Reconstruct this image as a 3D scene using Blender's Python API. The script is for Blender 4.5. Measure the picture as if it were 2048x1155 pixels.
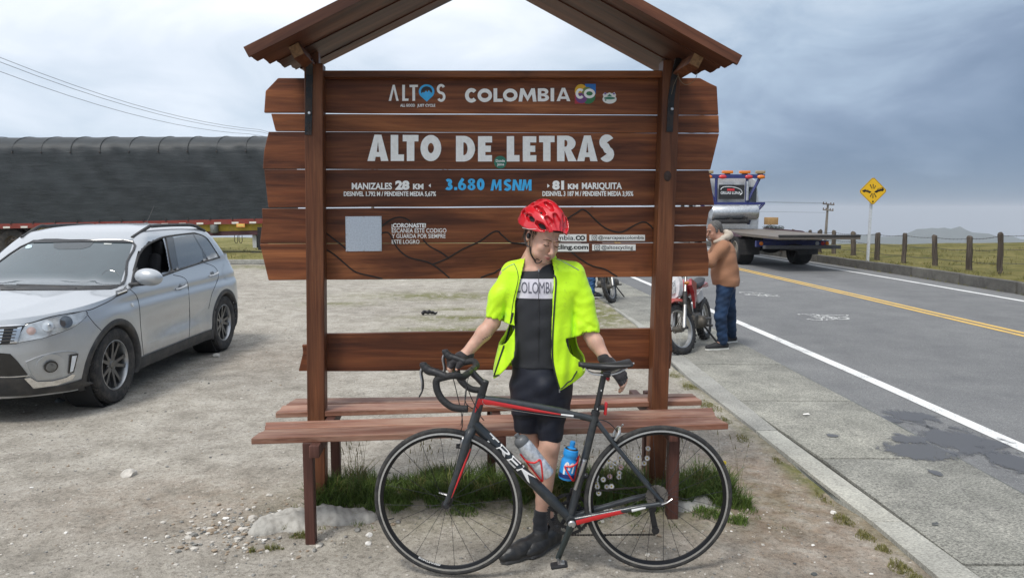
import bpy, bmesh, math, random
import numpy as np
from mathutils import Vector, Matrix, Euler
from mathutils.bvhtree import BVHTree
R = math.radians
random.seed(7); rng = np.random.default_rng(7)
scene = bpy.context.scene
for o in list(bpy.data.objects): bpy.data.objects.remove(o, do_unlink=True)
col = scene.collection
# ------------------------------------------------------------------ camera, sky, sun, exposure
CAM_H, PITCH, FPX, PCX, PCY = 1.7, R(6.07), 1480.0, 1024.0, 577.5
cam_d = bpy.data.cameras.new('camera'); cam = bpy.data.objects.new('camera', cam_d); col.objects.link(cam)
cam.location = (0, 0, CAM_H); cam.rotation_euler = (R(90)-PITCH, 0, 0)
cam_d.sensor_width = 36; cam_d.lens = 36*FPX/2048; cam_d.clip_start = .05; cam_d.clip_end = 9000
scene.camera = cam
scene.render.resolution_x = 1024; scene.render.resolution_y = 577
SUN_EL, SUN_AZ = 60, 215      # degrees; azimuth the light comes from, measured from +Y clockwise
world = bpy.data.worlds.new('World'); scene.world = world; world.use_nodes = True
scene.view_settings.view_transform = 'Standard'; scene.view_settings.look = 'None'
scene.view_settings.gamma = 1; scene.view_settings.exposure = 0.7
sun_d = bpy.data.lights.new('sun', 'SUN'); sun_d.energy = 1.5; sun_d.angle = R(14); sun_d.color = (1, .96, .9)
sun = bpy.data.objects.new('sun', sun_d); col.objects.link(sun)
sd = Vector((math.sin(R(SUN_AZ))*math.cos(R(SUN_EL)), math.cos(R(SUN_AZ))*math.cos(R(SUN_EL)), math.sin(R(SUN_EL))))
sun.rotation_euler = sd.to_track_quat('Z', 'Y').to_euler()
def build_world():
 nt = world.node_tree; nt.nodes.clear(); N = nt.nodes.new; L = nt.links.new
 out = N('ShaderNodeOutputWorld'); bg = N('ShaderNodeBackground'); bg.inputs['Strength'].default_value = .1
 sky = N('ShaderNodeTexSky'); sky.sky_type = 'NISHITA'; sky.sun_disc = False
 sky.sun_elevation = R(SUN_EL); sky.sun_rotation = R(SUN_AZ); sky.altitude = 3600
 tc = N('ShaderNodeTexCoord'); mp = N('ShaderNodeMapping'); mp.inputs['Scale'].default_value = (1, 1, 1.7)
 L(tc.outputs['Generated'], mp.inputs['Vector'])
 n1 = N('ShaderNodeTexNoise'); n1.inputs['Scale'].default_value = 1.7; n1.inputs['Detail'].default_value = 5; n1.inputs['Roughness'].default_value = .5; n1.inputs['Distortion'].default_value = .3
 n2 = N('ShaderNodeTexNoise'); n2.inputs['Scale'].default_value = 4.5; n2.inputs['Detail'].default_value = 7; n2.inputs['Roughness'].default_value = .55; n2.inputs['Distortion'].default_value = .5
 mp2 = N('ShaderNodeMapping'); mp2.inputs['Scale'].default_value = (1, 1, 2.2); mp2.inputs['Location'].default_value = (3.1, 1.3, .4)
 L(mp.outputs[0], n1.inputs['Vector']); L(tc.outputs['Generated'], mp2.inputs['Vector']); L(mp2.outputs[0], n2.inputs['Vector'])
 sep = N('ShaderNodeSeparateXYZ'); L(tc.outputs['Generated'], sep.inputs[0])
 def mth(op, a, b=None, clamp=False):
  m = N('ShaderNodeMath'); m.operation = op; m.use_clamp = clamp
  for i, v in enumerate((a, b)):
   if v is None: continue
   if isinstance(v, (int, float)): m.inputs[i].default_value = v
   else: L(v, m.inputs[i])
  return m.outputs[0]
 z = sep.outputs['Z']; x = sep.outputs['X']
 up = mth('MULTIPLY', z, 1.25)
 right = mth('MULTIPLY', mth('MAXIMUM', x, -.3), -.74)
 fine = mth('MULTIPLY', mth('SUBTRACT', n2.outputs['Fac'], .5), .85)
 base = mth('MULTIPLY', mth('SUBTRACT', n1.outputs['Fac'], .5), .85)
 v = mth('ADD', mth('ADD', up, right), mth('ADD', fine, base)); v = mth('ADD', v, .36)
 ramp = N('ShaderNodeValToRGB'); L(v, ramp.inputs[0]); cr = ramp.color_ramp
 cr.elements[0].position = 0.0; cr.elements[0].color = (.11, .155, .228, 1)
 cr.elements[1].position = 1; cr.elements[1].color = (.66, .69, .74, 1)
 for p, c in ((.22, (.175, .228, .312, 1)), (.42, (.28, .35, .44, 1)), (.6, (.40, .465, .54, 1))):
  e = cr.elements.new(p); e.color = c
 sc = N('ShaderNodeVectorMath'); sc.operation = 'SCALE'; sc.inputs['Scale'].default_value = 10; L(ramp.outputs[0], sc.inputs[0])
 mx = N('ShaderNodeMix'); mx.data_type = 'RGBA'; mx.inputs[0].default_value = .94
 L(sky.outputs[0], mx.inputs[6]); L(sc.outputs[0], mx.inputs[7])
 L(mx.outputs[2], bg.inputs['Color']); L(bg.outputs[0], out.inputs[0])
build_world()
# ------------------------------------------------------------------ pixel of the photograph -> ray -> point on a real plane
def ray(px, py):
 a = (px-PCX)/FPX; b = -(py-PCY)/FPX
 return Vector((a, math.cos(PITCH)+b*math.sin(PITCH), -math.sin(PITCH)+b*math.cos(PITCH)))
def G(px, py, z=0.0):
 r = ray(px, py); t = (z-CAM_H)/r.z; return Vector((r.x*t, r.y*t, z))
def D(px, py, y):
 r = ray(px, py); t = y/r.y; return Vector((r.x*t, y, CAM_H+r.z*t))
def on_plane(px, py, p0, n):
 r = ray(px, py); c = Vector((0, 0, CAM_H)); t = (p0-c).dot(n)/r.dot(n); return c+r*t
# ------------------------------------------------------------------ object helpers
def tag(o, label=None, cat=None, group=None, kind=None):
 if label: o['label'] = label
 if cat: o['category'] = cat
 if group: o['group'] = group
 if kind: o['kind'] = kind
 return o
def empty(name, loc=(0, 0, 0), rz=0.0, label=None, cat=None, group=None):
 o = bpy.data.objects.new(name, None); col.objects.link(o); o.empty_display_size = .1
 o.location = loc; o.rotation_euler = (0, 0, rz)
 return tag(o, label, cat, group)
def link_mesh(name, me, parent=None, mat=None, world=False):
 o = bpy.data.objects.new(name, me); col.objects.link(o)
 if mat and not me.materials: me.materials.append(mat)
 if parent is not None:
  o.parent = parent
  if world: o.matrix_parent_inverse = basis_chain(parent).inverted()
 return o
def basis_chain(o):
 m = Matrix.LocRotScale(o.location, o.rotation_euler, o.scale)
 if o.parent: m = basis_chain(o.parent) @ o.matrix_parent_inverse @ m
 return m
def finish(me, smooth=True, angle=35):
 if smooth:
  me.polygons.foreach_set('use_smooth', [True]*len(me.polygons))
  if angle and angle < 180: me.set_sharp_from_angle(angle=R(angle))
 me.update()
def copy_tree(o, parent=None):
 c = o.copy(); col.objects.link(c)
 if parent is not None: c.parent = parent
 for ch in [q for q in bpy.data.objects if q.parent == o]: copy_tree(ch, c)
 return c
class MB:
 """collects verts and faces of one mesh"""
 def __init__(s): s.v = []; s.f = []; s.mi = []; s.cur = 0
 def add(s, vs, fs):
  b = len(s.v); s.v += [tuple(v) for v in vs]; s.f += [tuple(i+b for i in f) for f in fs]; s.mi += [s.cur]*len(fs); return s
 def box(s, c, size, rot=None, bevel=0.0):
  x, y, z = [q/2 for q in size]; M = (rot.to_matrix() if isinstance(rot, Euler) else rot) if rot is not None else None
  if bevel <= 0:
   vs = [Vector((i*x, j*y, k*z)) for k in (-1, 1) for j in (-1, 1) for i in (-1, 1)]
   fs = [(0, 2, 3, 1), (4, 5, 7, 6), (0, 1, 5, 4), (2, 6, 7, 3), (0, 4, 6, 2), (1, 3, 7, 5)]
  else:
   bm = bmesh.new(); bmesh.ops.create_cube(bm, size=1)
   for v in bm.verts: v.co = Vector((v.co.x*2*x, v.co.y*2*y, v.co.z*2*z))
   bmesh.ops.bevel(bm, geom=bm.edges[:], offset=min(bevel, x*.98, y*.98, z*.98), segments=2, profile=.5, affect='EDGES')
   vs = [v.co.copy() for v in bm.verts]; fs = [tuple(v.index for v in f.verts) for f in bm.faces]; bm.free()
  vs = [(M @ v if M else v)+Vector(c) for v in vs]
  return s.add(vs, fs)
 def prism(s, pts, depth, M=None, d0=0.0):
  """polygon pts (x, z) extruded along y from d0 to d0+depth"""
  n = len(pts); vs = [Vector((p[0], d0, p[1])) for p in pts]+[Vector((p[0], d0+depth, p[1])) for p in pts]
  fs = [tuple(range(n)), tuple(range(2*n-1, n-1, -1))]+[(i, i+n, (i+1) % n+n, (i+1) % n) for i in range(n)]
  if M: vs = [M @ v for v in vs]
  return s.add(vs, fs)
 def tube(s, pts, r, n=8, caps=True, flat=1.0, upv=None, closed=False):
  pts = [Vector(p) for p in pts]; m = len(pts); rs = r if isinstance(r, (list, tuple)) else [r]*m
  vs = []; prev = None
  for i, p in enumerate(pts):
   if closed: t = pts[(i+1) % m]-pts[i-1]
   else: t = (pts[min(i+1, m-1)]-pts[max(i-1, 0)])
   if t.length < 1e-9: t = Vector((0, 0, 1))
   t.normalize()
   if prev is None:
    a = Vector(upv) if upv else (Vector((0, 0, 1)) if abs(t.z) < .9 else Vector((1, 0, 0)))
   else: a = prev
   u = (a - t*a.dot(t)); 
   if u.length < 1e-6: u = t.orthogonal()
   u.normalize(); w = t.cross(u); prev = u
   for k in range(n):
    an = 2*math.pi*k/n; vs.append(p+u*math.cos(an)*rs[i]*flat+w*math.sin(an)*rs[i])
  fs = []
  for i in range(m if closed else m-1):
   for k in range(n):
    a = i*n+k; b = i*n+(k+1) % n; c = ((i+1) % m)*n+(k+1) % n; d = ((i+1) % m)*n+k; fs.append((a, b, c, d))
  if caps and not closed: fs += [tuple(range(n-1, -1, -1)), tuple(range((m-1)*n, m*n))]
  return s.add(vs, fs)
 def lathe(s, prof, n=24, M=None, closed=False):
  """prof list of (r, h) revolved about local z"""
  vs = []; m = len(prof)
  for r_, h in prof:
   for k in range(n): an = 2*math.pi*k/n; vs.append(Vector((r_*math.cos(an), r_*math.sin(an), h)))
  fs = []
  for i in range(m if closed else m-1):
   for k in range(n):
    j = (i+1) % m; fs.append((i*n+k, i*n+(k+1) % n, j*n+(k+1) % n, j*n+k))
  if not closed:
   fs += [tuple(range(n-1, -1, -1)), tuple(range((m-1)*n, m*n))]
  if M: vs = [M @ v for v in vs]
  return s.add(vs, fs)
 def ell(s, c, r, nu=14, nv=9, rot=None):
  M = rot.to_matrix() if rot else None; vs = []
  for i in range(nv+1):
   ph = math.pi*i/nv
   for k in range(nu):
    th = 2*math.pi*k/nu; v = Vector((r[0]*math.sin(ph)*math.cos(th), r[1]*math.sin(ph)*math.sin(th), r[2]*math.cos(ph)))
    vs.append((M @ v if M else v)+Vector(c))
  fs = [(i*nu+k, (i+1)*nu+k, (i+1)*nu+(k+1) % nu, i*nu+(k+1) % nu) for i in range(nv) for k in range(nu)]
  return s.add(vs, fs)
 def quad(s, a, b, c, d): return s.add([a, b, c, d], [(0, 1, 2, 3)])
 def xform(s, M): s.v = [tuple(M @ Vector(v)) for v in s.v]; return s
 def mesh(s, name, mats=None, smooth=True, angle=35, clean=True):
  me = bpy.data.meshes.new(name); me.from_pydata(s.v, [], s.f)
  if len(set(s.mi)) > 1: me.polygons.foreach_set('material_index', s.mi)
  if clean:
   bm = bmesh.new(); bm.from_mesh(me); bmesh.ops.remove_doubles(bm, verts=bm.verts, dist=1e-5)
   bmesh.ops.recalc_face_normals(bm, faces=bm.faces); bm.to_mesh(me); bm.free()
  if mats:
   for m in (mats if isinstance(mats, (list, tuple)) else [mats]): me.materials.append(m)
  finish(me, smooth, angle); return me
 def build(s, name, mats, parent=None, world=False, smooth=True, angle=35, clean=True):
  return link_mesh(name, s.mesh(name, mats, smooth, angle, clean), parent, None, world)
def smooth_path(pts, n=6):
 """Catmull-Rom through pts"""
 P = [Vector(p) for p in pts]; out = []
 for i in range(len(P)-1):
  p0 = P[max(i-1, 0)]; p1 = P[i]; p2 = P[i+1]; p3 = P[min(i+2, len(P)-1)]
  for k in range(n):
   t = k/n; out.append(.5*((2*p1)+(p2-p0)*t+(2*p0-5*p1+4*p2-p3)*t*t+(3*p1-p0-3*p2+p3)*t**3))
 out.append(P[-1]); return out
def frame_to(d, up=(0, 0, 1)):
 """matrix whose z column is d"""
 z = Vector(d).normalized(); u = Vector(up)
 if abs(z.dot(u)) > .98: u = Vector((1, 0, 0))
 x = u.cross(z).normalized(); y = z.cross(x)
 return Matrix((x, y, z)).transposed()
# ------------------------------------------------------------------ signed distance modelling (numpy) for organic shapes
class SDF:
 def __init__(s, lo, hi, h):
  s.h = h; s.lo = np.array(lo, float); s.n = [int(math.ceil((hi[i]-lo[i])/h))+1 for i in range(3)]
  s.ax = [s.lo[i]+np.arange(s.n[i])*h for i in range(3)]; s.f = np.full(s.n, .5, np.float32)
 def region(s, lo, hi):
  sl = []
  for i in range(3):
   a = max(0, int((lo[i]-s.lo[i])/s.h)-1); b = min(s.n[i], int((hi[i]-s.lo[i])/s.h)+3); sl.append(slice(a, max(a, b)))
  X = s.ax[0][sl[0]][:, None, None]; Y = s.ax[1][sl[1]][None, :, None]; Z = s.ax[2][sl[2]][None, None, :]
  return tuple(sl), X, Y, Z
 def put(s, sl, d, k):
  f = s.f[sl]
  if k > 0:
   h = np.clip(.5+.5*(f-d)/k, 0, 1); s.f[sl] = f*(1-h)+d*h-k*h*(1-h)
  else: s.f[sl] = np.minimum(f, d)
 def cut(s, sl, d, k=0.0):
  f = s.f[sl]
  if k > 0:
   h = np.clip(.5-.5*(f+d)/k, 0, 1); s.f[sl] = f*(1-h)+(-d)*h+k*h*(1-h)
  else: s.f[sl] = np.maximum(f, -d)
 def cone(s, a, b, r1, r2=None, k=.02, sub=False, fl=None):
  r2 = r1 if r2 is None else r2; a = np.array(a, float); b = np.array(b, float); m = max(r1, r2)+k+.02
  sl, X, Y, Z = s.region(np.minimum(a, b)-m, np.maximum(a, b)+m)
  ba = b-a; l2 = max(ba@ba, 1e-9)
  t = np.clip(((X-a[0])*ba[0]+(Y-a[1])*ba[1]+(Z-a[2])*ba[2])/l2, 0, 1)
  dx = X-a[0]-ba[0]*t; dy = Y-a[1]-ba[1]*t; dz = Z-a[2]-ba[2]*t
  if fl is not None: dx, dy, dz = dx/fl[0], dy/fl[1], dz/fl[2]
  d = np.sqrt(dx*dx+dy*dy+dz*dz)-(r1+(r2-r1)*t)
  s.cut(sl, d, k) if sub else s.put(sl, d.astype(np.float32), k)
  return s
 def path(s, pts, rs, k=.02, **kw):
  for i in range(len(pts)-1): s.cone(pts[i], pts[i+1], rs[i], rs[i+1], k, **kw)
  return s
 def ell(s, c, r, k=.02, M=None, sub=False):
  """ellipsoid; M = 3x3 world-from-local"""
  c = np.array(c, float); m = max(r)+k+.02; sl, X, Y, Z = s.region(c-m, c+m)
  x, y, z = X-c[0], Y-c[1], Z-c[2]
  if M is not None:
   A = np.array(M).T; x, y, z = (A[0, 0]*x+A[0, 1]*y+A[0, 2]*z, A[1, 0]*x+A[1, 1]*y+A[1, 2]*z, A[2, 0]*x+A[2, 1]*y+A[2, 2]*z)
  q = np.sqrt((x/r[0])**2+(y/r[1])**2+(z/r[2])**2); q2 = np.sqrt((x/r[0]**2)**2+(y/r[1]**2)**2+(z/r[2]**2)**2)+1e-9
  d = q*(q-1)/q2; d = np.clip(d, -.2, .5)
  s.cut(sl, d, k) if sub else s.put(sl, d.astype(np.float32), k)
  return s
 def box(s, c, hs, k=.01, M=None, rd=.01, sub=False):
  c = np.array(c, float); m = np.linalg.norm(hs)+k+.02; sl, X, Y, Z = s.region(c-m, c+m); x, y, z = X-c[0], Y-c[1], Z-c[2]
  if M is not None:
   A = np.array(M).T; x, y, z = (A[0, 0]*x+A[0, 1]*y+A[0, 2]*z, A[1, 0]*x+A[1, 1]*y+A[1, 2]*z, A[2, 0]*x+A[2, 1]*y+A[2, 2]*z)
  qx, qy, qz = np.abs(x)-hs[0]+rd, np.abs(y)-hs[1]+rd, np.abs(z)-hs[2]+rd
  d = np.sqrt(np.maximum(qx, 0)**2+np.maximum(qy, 0)**2+np.maximum(qz, 0)**2)+np.minimum(np.maximum(qx, np.maximum(qy, qz)), 0)-rd
  s.cut(sl, d, k) if sub else s.put(sl, d.astype(np.float32), k)
  return s
 def stack(s, rows, k=.02, n=2.3, fold=None, sub=False):
  """rows of (z, cx, cy, a, b): superellipse cross sections"""
  rows = sorted(rows); zs = [r[0] for r in rows]; A = np.array(rows)
  m = max(A[:, 3].max(), A[:, 4].max())+k+.03
  sl, X, Y, Z = s.region((A[:, 1].min()-m, A[:, 2].min()-m, zs[0]-.04), (A[:, 1].max()+m, A[:, 2].max()+m, zs[-1]+.04))
  z1 = Z.ravel(); I = lambda j: np.interp(z1, zs, A[:, j])[None, None, :]
  cx, cy, a, b = I(1), I(2), I(3), I(4)
  q = (np.abs((X-cx)/a)**n+np.abs((Y-cy)/b)**n)**(1/n); d = (q-1)*np.minimum(a, b)
  dz = np.maximum(zs[0]-Z, Z-zs[-1]); d = np.maximum(d, dz)
  if fold is not None: d = d+fold(X, Y, Z)
  s.cut(sl, d, k) if sub else s.put(sl, d.astype(np.float32), k)
  return s
 def fold(s, fn):
  X = s.ax[0][:, None, None]; Y = s.ax[1][None, :, None]; Z = s.ax[2][None, None, :]; s.f = (s.f+fn(X, Y, Z)).astype(np.float32); return s
 def mesh(s):
  f = s.f; f[0] = f[-1] = .5; f[:, 0] = f[:, -1] = .5; f[:, :, 0] = f[:, :, -1] = .5
  ins = f < 0; nx, ny, nz = f.shape
  cs = [(i, j, k) for i in (0, 1) for j in (0, 1) for k in (0, 1)]
  cnt = np.zeros((nx-1, ny-1, nz-1), np.int8)
  for i, j, k in cs: cnt += ins[i:nx-1+i, j:ny-1+j, k:nz-1+k]
  act = (cnt > 0) & (cnt < 8); idx = np.argwhere(act)
  if len(idx) == 0: return [], []
  vid = -np.ones(act.shape, np.int64); vid[act] = np.arange(len(idx))
  acc = np.zeros((len(idx), 3)); num = np.zeros(len(idx))
  for a in cs:
   for ax in range(3):
    if a[ax] == 1: continue
    b = list(a); b[ax] = 1
    fa = f[idx[:, 0]+a[0], idx[:, 1]+a[1], idx[:, 2]+a[2]]; fb = f[idx[:, 0]+b[0], idx[:, 1]+b[1], idx[:, 2]+b[2]]
    m = (fa < 0) != (fb < 0); t = np.where(m, fa/np.where(m, fa-fb, 1), 0)
    p = np.tile(np.array(a, float), (len(idx), 1)); p[:, ax] += t; acc += p*m[:, None]; num += m
  v = s.lo+(idx+acc/num[:, None])*s.h
  faces = []
  for ax in range(3):
   o1, o2 = [(1, 2), (2, 0), (0, 1)][ax]
   s0 = [slice(1, n-1) for n in f.shape]; s1 = list(s0); s0[ax] = slice(0, f.shape[ax]-1); s1[ax] = slice(1, f.shape[ax])
   A = ins[tuple(s0)]; B = ins[tuple(s1)]
   for m, flip in ((A & ~B, False), (~A & B, True)):
    e = np.argwhere(m)
    if len(e) == 0: continue
    e = e+1; e[:, ax] -= 1
    def cell(d1, d2):
     c = e.copy(); c[:, o1] -= d1; c[:, o2] -= d2; return vid[c[:, 0], c[:, 1], c[:, 2]]
    q = np.stack([cell(1, 1), cell(0, 1), cell(0, 0), cell(1, 0)], 1)
    if flip: q = q[:, ::-1]
    faces.append(q)
  return v, np.concatenate(faces)
 def build(s, name, mats, parent=None, world=True, M=None, relax=2, matfn=None):
  v, fq = s.mesh()
  me = bpy.data.meshes.new(name); n = len(v); m = len(fq)
  for _ in range(relax):
   acc = np.zeros_like(v); c = np.zeros(n)
   for a in range(4):
    np.add.at(acc, fq[:, a], v[fq[:, (a+1) % 4]]+v[fq[:, (a-1) % 4]]); np.add.at(c, fq[:, a], 2)
   v = v*.4+(acc/c[:, None])*.6
  if M is not None:
   MM = np.array(M); v = v@MM[:3, :3].T+MM[:3, 3]
  me.vertices.add(n); me.vertices.foreach_set('co', v.astype(np.float32).ravel())
  me.loops.add(m*4); me.loops.foreach_set('vertex_index', fq.astype(np.int32).ravel())
  me.polygons.add(m); me.polygons.foreach_set('loop_start', np.arange(m, dtype=np.int32)*4)
  for q in (mats if isinstance(mats, (list, tuple)) else [mats]): me.materials.append(q)
  if matfn is not None:
   cen = v[fq].mean(1); me.polygons.foreach_set('material_index', matfn(cen).astype(np.int32))
  me.update(calc_edges=True); me.validate(); finish(me, True, 180)
  return link_mesh(name, me, parent, None, world)
# ------------------------------------------------------------------ materials
def new_mat(name):
 m = bpy.data.materials.new(name); m.use_nodes = True; nt = m.node_tree; b = nt.nodes['Principled BSDF']; return m, nt, b
def simple(name, c, rough=.5, metal=0.0, vary=.12, scale=18, bump=0.0, bscale=60, coat=0.0, spec=.5, alpha=1, trans=0.0, emit=None, dirt=None, sheen=0):
 """base colour with a broad procedural variation, optional fine relief and dust"""
 m, nt, b = new_mat(name); N = nt.nodes.new; L = nt.links.new
 tc = N('ShaderNodeTexCoord'); n = N('ShaderNodeTexNoise'); n.inputs['Scale'].default_value = scale; n.inputs['Detail'].default_value = 5
 L(tc.outputs['Object'], n.inputs['Vector'])
 r = N('ShaderNodeValToRGB'); L(n.outputs['Fac'], r.inputs[0])
 r.color_ramp.elements[0].position = .3; r.color_ramp.elements[1].position = .7
 r.color_ramp.elements[0].color = tuple(max(0, q*(1-vary)) for q in c)+(1,); r.color_ramp.elements[1].color = tuple(min(1, q*(1+vary)) for q in c)+(1,)
 src = r.outputs[0]
 if dirt:
  n2 = N('ShaderNodeTexNoise'); n2.inputs['Scale'].default_value = dirt[2] if len(dirt) > 2 else 9; n2.inputs['Detail'].default_value = 8; n2.inputs['Roughness'].default_value = .65
  L(tc.outputs['Object'], n2.inputs['Vector']); r2 = N('ShaderNodeValToRGB'); L(n2.outputs['Fac'], r2.inputs[0])
  r2.color_ramp.elements[0].position = .46; r2.color_ramp.elements[1].position = .72
  r2.color_ramp.elements[0].color = (0, 0, 0, 1); r2.color_ramp.elements[1].color = (dirt[1],)*3+(1,)
  mx = N('ShaderNodeMix'); mx.data_type = 'RGBA'; L(r2.outputs[0], mx.inputs[0]); L(src, mx.inputs[6]); mx.inputs[7].default_value = tuple(dirt[0])+(1,); src = mx.outputs[2]
 L(src, b.inputs['Base Color'])
 b.inputs['Roughness'].default_value = rough; b.inputs['Metallic'].default_value = metal
 b.inputs['Specular IOR Level'].default_value = spec
 if coat: b.inputs['Coat Weight'].default_value = coat; b.inputs['Coat Roughness'].default_value = .06
 if trans: b.inputs['Transmission Weight'].default_value = trans
 if alpha < 1: b.inputs['Alpha'].default_value = alpha
 if sheen: b.inputs['Sheen Weight'].default_value = sheen
 if emit: b.inputs['Emission Color'].default_value = tuple(c)+(1,); b.inputs['Emission Strength'].default_value = emit
 if bump:
  nb = N('ShaderNodeTexNoise'); nb.inputs['Scale'].default_value = bscale; nb.inputs['Detail'].default_value = 6; L(tc.outputs['Object'], nb.inputs['Vector'])
  bp = N('ShaderNodeBump'); bp.inputs['Strength'].default_value = bump; bp.inputs['Distance'].default_value = .01; L(nb.outputs['Fac'], bp.inputs['Height']); L(bp.outputs[0], b.inputs['Normal'])
 return m
def ramp(nt, src, stops):
 r = nt.nodes.new('ShaderNodeValToRGB'); nt.links.new(src, r.inputs[0]); e = r.color_ramp.elements
 e[0].position, e[0].color = stops[0][0], tuple(stops[0][1])+(1,); e[1].position, e[1].color = stops[-1][0], tuple(stops[-1][1])+(1,)
 for p, c in stops[1:-1]: q = e.new(p); q.color = tuple(c)+(1,)
 return r.outputs[0]
def mix(nt, f, a, b, mode='MIX'):
 m = nt.nodes.new('ShaderNodeMix'); m.data_type = 'RGBA'; m.blend_type = mode
 for i, v in ((0, f), (6, a), (7, b)):
  if isinstance(v, (int, float)): m.inputs[i].default_value = v
  elif isinstance(v, tuple): m.inputs[i].default_value = v+(1,) if len(v) == 3 else v
  else: nt.links.new(v, m.inputs[i])
 return m.outputs[2]
def noise(nt, vec, scale, detail=5, rough=.5, dist=0.0, stretch=None, off=None):
 if stretch or off is not None:
  mp = nt.nodes.new('ShaderNodeMapping'); nt.links.new(vec, mp.inputs['Vector'])
  if stretch: mp.inputs['Scale'].default_value = stretch
  if off is not None: nt.links.new(off, mp.inputs['Location'])
  vec = mp.outputs[0]
 n = nt.nodes.new('ShaderNodeTexNoise'); n.inputs['Scale'].default_value = scale; n.inputs['Detail'].default_value = detail; n.inputs['Roughness'].default_value = rough; n.inputs['Distortion'].default_value = dist
 nt.links.new(vec, n.inputs['Vector']); return n.outputs['Fac']
def voronoi(nt, vec, scale, feat='F1', out='Distance', rnd=1.0):
 n = nt.nodes.new('ShaderNodeTexVoronoi'); n.inputs['Scale'].default_value = scale; n.feature = feat; n.inputs['Randomness'].default_value = rnd
 nt.links.new(vec, n.inputs['Vector']); return n.outputs[out]
def bumpn(nt, h, strength, dist, b, prev=None):
 bp = nt.nodes.new('ShaderNodeBump'); bp.inputs['Strength'].default_value = strength; bp.inputs['Distance'].default_value = dist
 nt.links.new(h, bp.inputs['Height'])
 if prev is not None: nt.links.new(prev, bp.inputs['Normal'])
 nt.links.new(bp.outputs[0], b.inputs['Normal']); return bp.outputs[0]
def wood(name, axis, dark, mid, light, gloss=.45, knots=True, wear=None):
 """stained timber: grain drawn out along one axis, knots, per-board shift"""
 m, nt, b = new_mat(name); tc = nt.nodes.new('ShaderNodeTexCoord'); P = tc.outputs['Object']
 oi = nt.nodes.new('ShaderNodeObjectInfo'); sc = nt.nodes.new('ShaderNodeVectorMath'); sc.operation = 'SCALE'; sc.inputs['Scale'].default_value = 1.0
 cb = nt.nodes.new('ShaderNodeCombineXYZ')
 for i, k in enumerate((37.0, 11.0, 23.0)):
  q = nt.nodes.new('ShaderNodeMath'); q.operation = 'MULTIPLY'; q.inputs[1].default_value = k; nt.links.new(oi.outputs['Random'], q.inputs[0]); nt.links.new(q.outputs[0], cb.inputs[i])
 st = [1, 1, 1]; st[axis] = .09; st = tuple(st)
 g1 = noise(nt, P, 9, 6, .6, 1.2, st, cb.outputs[0]); g2 = noise(nt, P, 70, 4, .6, .4, tuple(q if q == 1 else .03 for q in st), cb.outputs[0])
 broad = noise(nt, P, 2.2, 4, .6, .6, tuple(q if q == 1 else .35 for q in st), cb.outputs[0])
 c = ramp(nt, g1, [(.28, dark), (.5, mid), (.74, light)])
 fine = ramp(nt, g2, [(.3, (.62, .6, .6)), (.65, (1.12, 1.1, 1.1))]); c = mix(nt, .85, c, fine, 'MULTIPLY')
 c = mix(nt, 1.0, c, ramp(nt, broad, [(.3, (.68, .66, .66)), (.7, (1.22, 1.2, 1.18))]), 'MULTIPLY')
 tone = ramp(nt, oi.outputs['Random'], [(0, (.82, .8, .8)), (1, (1.16, 1.16, 1.14))]); c = mix(nt, 1.0, c, tone, 'MULTIPLY')
 if knots:
  sp = [1.0, 1.0, 1.0]; sp[axis] = .55
  mp = nt.nodes.new('ShaderNodeMapping'); mp.inputs['Scale'].default_value = sp; nt.links.new(P, mp.inputs['Vector']); nt.links.new(cb.outputs[0], mp.inputs['Location'])
  wob = nt.nodes.new('ShaderNodeVectorMath'); wob.operation = 'MULTIPLY_ADD'; nz = nt.nodes.new('ShaderNodeTexNoise'); nz.inputs['Scale'].default_value = 14; nt.links.new(P, nz.inputs['Vector'])
  nt.links.new(nz.outputs['Color'], wob.inputs[0]); wob.inputs[1].default_value = (.12, .12, .12); nt.links.new(mp.outputs[0], wob.inputs[2])
  k = voronoi(nt, wob.outputs[0], 2.6); km = ramp(nt, k, [(.04, (1, 1, 1)), (.13, (.35, .35, .35)), (.2, (0, 0, 0))])
  c = mix(nt, mix(nt, 1.0, km, (.8, .8, .8), 'MULTIPLY'), c, tuple(q*.32 for q in dark))
 if wear:
  w = noise(nt, P, 5, 8, .7, 1.0, tuple(q if q == 1 else .25 for q in st), cb.outputs[0]); wm = ramp(nt, w, [(.45, (0, 0, 0)), (.68, (1, 1, 1))])
  c = mix(nt, mix(nt, 1.0, wm, (wear[1],)*3, 'MULTIPLY'), c, tuple(wear[0]))
 nt.links.new(c, b.inputs['Base Color']); b.inputs['Roughness'].default_value = gloss; b.inputs['Specular IOR Level'].default_value = .3
 p = bumpn(nt, g2, .25, .004, b); bumpn(nt, g1, .3, .006, b, p)
 return m
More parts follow.
